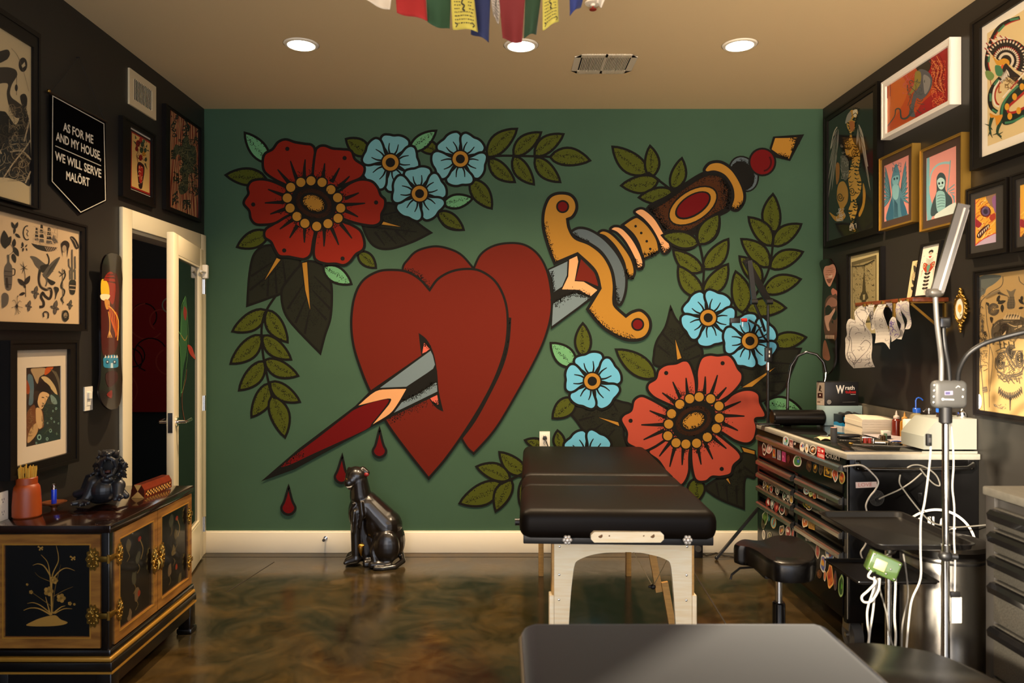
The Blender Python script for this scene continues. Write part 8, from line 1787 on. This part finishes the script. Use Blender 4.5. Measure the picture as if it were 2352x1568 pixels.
tray(1.312, 2.57, .728, 1.652, 3.06, .022, 'tray'); tray(1.305, 2.70, .556, 1.60, 2.98, .010, 'lower_tray', .012)
m = MB(); m.cyl((1.372, 2.62, .03), (1.372, 2.62, .70), .0115, n=16); m.build('post', CHROME, ts)
m = MB(); m.bar((1.372, 2.62, .697), (1.50, 2.80, .697), .02, .012).bar((1.372, 2.62, .54), (1.46, 2.82, .54), .02, .008); m.build('support_arm', CHROME, ts)
m = MB(); m.bar((1.372, 2.62, .03), (1.372, 2.80, .025), .03, .02).bar((1.372, 2.62, .03), (1.62, 2.62, .025), .03, .02).bar((1.372, 2.62, .03), (1.372, 2.35, .025), .03, .02); m.build('base', BLACKG, ts)
# green power supply hanging under the tray
pw = thing('power_supply', (1.31, 2.50, .58), 'small green power supply hanging with a bundle of cables below the tray', 'power supply')
PM = Matrix.Translation(at(2027, 1297, 2.50)) @ Matrix.Rotation(math.radians(22), 4, 'Y') @ Matrix.Rotation(math.radians(-18), 4, 'Z')
GREEN = mat('green_case', '#3a4f22', .25, coat=.5, trans=.0)
MB().box(-.048, -.03, -.034, .048, .03, .034, .006, 3, M=PM).build('case', GREEN, pw)
MB().box(-.030, -.032, -.018, .005, -.0295, .016, .002, M=PM).build('face_plate', mat('plate_gold', '#cdb979', .4, .3), pw)
m = MB()
for x, z in ((-.040, .026), (.040, .026), (-.040, -.026), (.040, -.026), (.02, .0), (.012, -.02)): m.ell(PM @ V((x, -.031, z)), .004, nu=8, nv=6)
m.build('jack', CHROME, pw)
m = MB(); m.tube([PM @ V((0, 0, .034)), V(PM @ V((0, 0, .034))).lerp(V((1.40, 2.60, .70)), .6), V((1.39, 2.60, .71))], .004); m.build('hanger', CHROME, pw)
def cable(label, pts, r, mt, name='cable', D=None, floor=False):
    P = [at(p[0], p[1], p[2] if len(p) > 2 else D) for p in pts]; S_ = []
    for i in range(len(P) - 1):
        p0, p1, p2, p3 = P[max(i - 1, 0)], P[i], P[i + 1], P[min(i + 2, len(P) - 1)]
        for k in range(5):
            t = k / 5; S_.append(0.5 * ((2 * p1) + (p2 - p0) * t + (2 * p0 - 5 * p1 + 4 * p2 - p3) * t * t + (3 * p1 - p0 - 3 * p2 + p3) * t ** 3))
    S_.append(P[-1])
    if floor: S_ += [V((S_[-1].x, S_[-1].y, .05)), V((S_[-1].x + .03, S_[-1].y, r + .001)), V((S_[-1].x + .12, S_[-1].y + .03, r + .001))]
    m = MB(); m.tube(S_, r * .72, 8); o = m.build(name, mt, None); return tag(o, label, 'cable')
Z4 = lambda pts: zR4(pts)
for lab, pts, mt, D_, r_, fl_ in (
    ('white looped cable hanging from the green power supply', [(920, 830), (900, 870), (950, 900), (900, 960), (858, 1000), (870, 1035), (920, 1030), (965, 960), (975, 880)], CABLEW, 2.44, .005, False),
    ('white cable running down from the power supply, closest to the stool', [(940, 870), (935, 950), (895, 1080), (895, 1180), (905, 1260), (895, 1330)], CABLEW, 2.45, .0045, True),
    ('second white cable running down from the power supply', [(960, 880), (945, 960), (930, 1100), (910, 1230), (900, 1340)], CABLEW, 2.47, .0045, True),
    ('grey cable crossing behind the chrome tray post', [(975, 890), (975, 950), (1020, 1110), (1035, 1230), (1065, 1340)], CABLEG, 2.55, .004, True),
    ('white cable hanging straight down beside the chrome tray post', [(1080, 830), (1078, 950), (1072, 1130), (1080, 1250), (1075, 1350)], CABLEW, 2.50, .005, True),
    ('grey cable hanging down in front of the steel trash can', [(1130, 720), (1150, 850), (1160, 1000), (1125, 1180), (1118, 1340)], CABLEG, 2.62, .004, True),
    ('white cable with an inline switch hanging beside the lamp pole', [(1307, -70), (1310, 20), (1300, 150), (1270, 380), (1245, 500), (1243, 700), (1243, 880), (1190, 1010), (1170, 1120), (1150, 1340)], CABLEW, 2.41, .0042, True),
    ('white cable hanging along the far side of the lamp pole with a tag', [(1440, -150), (1455, 0), (1460, 140), (1452, 280), (1465, 420), (1463, 620), (1470, 760), (1468, 965)], CABLEW, 2.47, .0038, False),
    ('white cord coming out of the top drawer and looping down the chest side', [(735, 148), (790, 140), (860, 140), (925, 190), (965, 245), (945, 300), (905, 350), (884, 400), (890, 440), (905, 500), (905, 580), (880, 660), (850, 710), (862, 752)], CABLEW, 3.30, .005, False),
    ('grey cable drooping from the chest handle towards the big round decal', [(1110, 200), (1105, 255), (1140, 310), (1185, 370), (1250, 450), (1300, 500), (1350, 525), (1450, 545), (1560, 540), (1670, 530)], CABLEG, 3.27, .0045, False),
    ('pale cable running from the round port up to the chest handle', [(968, 362), (1010, 340), (1100, 300), (1180, 250), (1250, 190)], CABLEG, 3.28, .0045, False),
    ('pale cable looped over the chest push handle', [(1155, 155), (1190, 138), (1240, 138), (1300, 165), (1350, 210), (1370, 270), (1330, 260), (1280, 210), (1240, 160)], CABLEG, 3.26, .0045, False)):
    cable(lab, Z4(pts), r_, mt, D=D_, floor=fl_)
sw = thing('inline_switch', at(2133, 1010, 2.405), 'small dark inline switch on the white cable beside the lamp pole', 'switch')
m = MB(); p = at(2133, 1010, 2.41); m.box(p.x - .008, p.y - .007, p.z - .020, p.x + .008, p.y + .007, p.z + .020, .003); m.build('case', BLACKP, sw)
m = MB(); m.box(p.x - .004, p.y - .0085, p.z - .008, p.x + .004, p.y - .006, p.z + .008, .001); m.build('slider', RUBBER, sw)
tg = thing('cable_tag', at(2194, 1395, 2.46), 'white card tag hanging by the lamp pole in front of the steel trash can', 'tag')
m = MB(); p0, p1 = at(2184, 1371, 2.465), at(2208, 1430, 2.465); m.box(p0.x, 2.462, p1.z, p1.x, 2.467, p0.z, .001); m.build('card', WHITEP, tg)
m = MB(); p0, p1 = at(2181, 1358, 2.465), at(2204, 1371, 2.465); m.box(p0.x, 2.459, p1.z, p1.x, 2.470, p0.z, .002); m.build('clip', BLACKP, tg)

# multi-arm light stand
PX, PY = xx(2171.5, 2.45), 2.45
la = thing('lamp_stand', (PX, PY, 0), 'chrome lamp stand with grey control panel and several goosenecks before the trash can', 'lamp stand')
GN = mat('gooseneck_black', '#1c1b1a', .4, .4, bump=.3, bscale=900); GNG = mat('gooseneck_grey', '#8f8b84', .35, .7)
m = MB(); m.cyl((PX, PY, .22), (PX, PY, zz(1250, PY)), .0135, n=20); m.build('lower_pole', CHROME, la)
m = MB(); m.cyl((PX, PY, zz(1255, PY)), (PX, PY, zz(935, PY)), .0105, n=20); m.build('upper_pole', CHROME, la)
m = MB(); c_ = at(2172, 1276, PY); m.ell((PX, PY, c_.z), (.022, .020, .020)); m.cyl((PX, PY, c_.z), (PX + .034, PY - .01, c_.z), .010); m.build('height_knob', BLACKP, la)
m = MB(); m.lathe([(.012, 0), (.020, .005), (.020, .055), (.012, .06)], (PX, PY, zz(973, PY)), 18); m.build('top_collar', BLACKP, la)
m = MB(); m.lathe([(.014, 0), (.022, .004), (.022, .05), (.014, .054)], (PX, PY, .205), 18); m.build('lower_collar', BLACKP, la)
m = MB(); m.cyl((PX, PY, .16), (PX + .03, PY - .015, .22), .010); m.build('lower_knob', BLACKP, la)
for t in (2.6, 4.7, .75):
    e_ = V((PX + .17 * math.cos(t), PY + .17 * math.sin(t), .025)); m = MB(); m.bar((PX, PY, .20), e_, .022, .012); w_ = m.build('tripod_leg', CHROME, la)
    m = MB(); m.cyl(e_ + V((0, -.01, 0)), e_ + V((0, .01, 0)), .024); m.build('caster', RUBBER, w_)
cbp0, cbp1 = at(2140, 873, PY), at(2218, 937.5, PY)
m = MB(); m.box(cbp0.x, PY - .020, cbp1.z, cbp1.x, PY + .022, cbp0.z, .018, 4); cb_ = m.build('control_panel', mat('panel_grey', '#4b4a47', .5, .1), la)
a = Art(lambda px, py: at(px, py, PY - .0204), (0, -1, 0), .0001)
for x, y in ((449, 335), (447, 400), (443, 472), (440, 540), (795, 388), (790, 475)): a.ell(zK7([(x, y)])[0], 2.0, 2.2, 0, '#d9d6d0', 10)
a.build('indicator_light', STICKM, cb_); a = Art(lambda px, py: at(px, py, PY - .0204), (0, -1, 0), .0001)
a.poly(zK7([(572, 408), (672, 405), (672, 452), (575, 455)]), '#8d86a0'); a.poly(zK7([(582, 418), (640, 416), (640, 446), (584, 448)]), '#4a466a'); a.line(zK7([(545, 505), (685, 510)]), 2.6, '#e3ded6'); a.ell(zK7([(552, 505)])[0], 3, 3, 0, '#e3ded6', 10); a.line(zK7([(708, 368), (735, 345), (758, 360)]), 1.5, '#c4c0b8')
a.build('panel_mark', STICKM, cb_)
# light bar
bA, bB = at(2212, 471, 2.42), at(2151, 672, 2.42); d_ = (bB - bA).normalized(); 
m = MB(); m.bar(bA, bB, .036, .026, (.35, 1, 0)); lb_ = m.build('light_bar', mat('lamp_grey', '#5a554e', .35, .5), la)
nb = V((.35, -1, 0)); nb = (nb - d_ * nb.dot(d_)).normalized(); sd_ = d_.cross(nb).normalized()
if sd_.x < 0: sd_ = -sd_
o_ = nb * .0135 + sd_ * .004; m = MB(); m.bar(bA + d_ * .012 + o_, bB - d_ * .008 + o_, .022, .003, nb); m.build('diffuser', mat('diffuser_white', '#d8cfc4', .35), lb_)
m = MB(); h_ = at(2148, 672, 2.42); m.ell(h_, (.028, .018, .016)); m.cyl(h_ + V((-.026, 0, .0)), h_ + V((.012, 0, 0)), .013); m.build('swivel_head', MATS['lamp_grey'], la)
def neck(name, pts, r, mt):
    P = [at(*p) for p in pts]; S_ = []
    for i in range(len(P) - 1):
        p0, p1, p2, p3 = P[max(i - 1, 0)], P[i], P[i + 1], P[min(i + 2, len(P) - 1)]
        for k in range(6):
            t = k / 6; S_.append(0.5 * ((2 * p1) + (p2 - p0) * t + (2 * p0 - 5 * p1 + 4 * p2 - p3) * t * t + (3 * p1 - p0 - 3 * p2 + p3) * t ** 3))
    S_.append(P[-1]); m = MB(); m.tube(S_, r, 12); m.build(name, mt, la)
neck('gooseneck', [(2162, 875, 2.45), (2162, 830, 2.45), (2158, 790, 2.44), (2152, 740, 2.43), (2148, 676, 2.42)], .0078, GNG)
neck('gooseneck', [(2181, 875, 2.45), (2178, 840, 2.45), (2171, 800, 2.45), (2167, 760, 2.46), (2168, 742, 2.46)], .0078, GN)
neck('gooseneck', [(2200, 876, 2.45), (2203, 850, 2.44), (2222, 815, 2.42), (2258, 790, 2.40), (2300, 776, 2.38), (2355, 762, 2.35), (2410, 750, 2.33)], .0078, GN)
m = MB(); h_ = at(2167, 742, 2.46); m.box(h_.x - .018, h_.y - .014, h_.z - .016, h_.x + .018, h_.y + .014, h_.z + .020, .006); m.build('lamp_head', BLACKG, la)
m = MB(); h_ = at(2410, 748, 2.33); m.bar(h_, h_ + V((.03, .02, .24)), .036, .026, (.35, 1, 0)); m.build('light_bar', MATS['lamp_grey'], la)

# second, grey-fronted tool chest by the wall
G0, G1, GZ = 1.655, 2.52, zz(1116, 2.52)
g2 = thing('tool_chest', ((G0 + XR) / 2, 2.2, 0), 'grey fronted tool chest with black drawer pulls closest to the viewer at the wall', 'tool chest')
GREYM = mat('hammered_grey', '#5a564e', .38, .4, bump=.9, bscale=330, var=.6, vscale=220); GDK = mat('chest_dark_grey', '#3b3835', .4, .4)
MB().box(G0 + .01, 1.75, .14, XR - .018, G1, GZ - .03, .004).build('body', GDK, g2)
MB().box(G0 - .010, 1.74, GZ - .03, XR - .018, G1 + .010, GZ, .006).build('worktop', mat('worktop_speckle', '#57534a', .55, var=.2, vscale=60), g2)
m = MB(); m.box(G0 - .004, G1 - .045, .14, G0 + .012, G1, GZ - .03, .003); m.build('face_frame', GDK, g2)
zs = [zz(p, xx(2283, 1) and G0 * F / (2283 - CX)) for p in (1172, 1222, 1278, 1338, 1438, 1560)]
prev = GZ - .06
for k in range(6):
    zt = zs[k]; zb_ = zs[k + 1] + .022 if k < 5 else .16; zb_ = max(.16, zb_)
    d = MB().box(G0 - .010, 1.78, zb_, G0 + .012, G1 - .048, zt + .014, .003).build('drawer', GREYM, g2)
    m = MB(); m.prism([(-.004, -.020), (-.026, -.016), (-.030, .004), (-.018, .016), (-.004, .018)], lambda u, v, w: V((G0 - .008 + u, w, zt + v - .008)), 1.80, G1 - .055); m.build('pull', BLACKG, d, sharp=25)
for x in (G0 + .08, XR - .10):
    for y in (1.85, G1 - .09):
        m = MB(); m.cyl((x - .02, y, .06), (x + .02, y, .06), .06, n=24); w_ = m.build('caster', RUBBER, g2); MB().box(x - .035, y - .04, .125, x + .035, y + .04, .142).build('caster_plate', STEEL, w_)

# ================================================================ LIGHT AND CAMERA
world = bpy.data.worlds.new('sky'); scene.world = world; world.use_nodes = True
nt = world.node_tree; bg = nt.nodes['Background']
# evening sky: even daylight plus a warm glow below the horizon, added to brighten the ceiling
tcw = nt.nodes.new('ShaderNodeTexCoord'); dt = nt.nodes.new('ShaderNodeVectorMath'); dt.operation = 'DOT_PRODUCT'; dt.inputs[1].default_value = V((-.66, -.75, -.62)).normalized()
cl_ = nt.nodes.new('ShaderNodeMath'); cl_.operation = 'MAXIMUM'; cl_.inputs[1].default_value = 0
pw_ = nt.nodes.new('ShaderNodeMath'); pw_.operation = 'POWER'; pw_.inputs[1].default_value = 5
mxw = nt.nodes.new('ShaderNodeMix'); mxw.data_type = 'RGBA'; mxw.inputs[6].default_value = (2.3, 2.6, 3.1, 1); mxw.inputs[7].default_value = (26, 21, 16, 1)
nt.links.new(tcw.outputs['Generated'], dt.inputs[0]); nt.links.new(dt.outputs['Value'], cl_.inputs[0]); nt.links.new(cl_.outputs[0], pw_.inputs[0]); nt.links.new(pw_.outputs[0], mxw.inputs[0]); nt.links.new(mxw.outputs[2], bg.inputs['Color'])
bg.inputs['Strength'].default_value = 1.0
sd = V((.66, .75, -.30)).normalized()
sl = bpy.data.lights.new('sun', 'SUN'); sl.energy = 16.0; sl.color = (1, .87, .68); sl.angle = math.radians(2.2)
so_ = bpy.data.objects.new('sun', sl); COL.objects.link(so_); so_.rotation_euler = sd.to_track_quat('-Z', 'Y').to_euler()
hl = bpy.data.lights.new('hall_fill', 'POINT'); hl.energy = 5; hl.color = (1, .7, .5); hl.shadow_soft_size = .1  # unseen fill light added so the red hall panel shows
ho = bpy.data.objects.new('hall_fill', hl); COL.objects.link(ho); ho.location = (-3.4, 4.6, 2.4)
cam = bpy.data.cameras.new('camera'); cam.sensor_width = 36; cam.lens = F / 2352 * 36; cam.shift_x = (1176 - CX) / 2352; cam.shift_y = -(784 - CY) / 2352
cam.clip_start = .05; cam.dof.use_dof = True; cam.dof.focus_distance = 4.6; cam.dof.aperture_fstop = 3.2
co = bpy.data.objects.new('camera', cam); COL.objects.link(co); co.location = (0, 0, CZ); co.rotation_euler = (PI / 2, 0, 0)
scene.camera = co
scene.view_settings.view_transform = 'Standard'; scene.view_settings.look = 'None'; scene.view_settings.gamma = 1; scene.view_settings.use_curve_mapping = False
scene.view_settings.exposure = 0.0
scene.cycles.use_denoising = True; scene.cycles.max_bounces = 8; scene.cycles.sample_clamp_indirect = 6
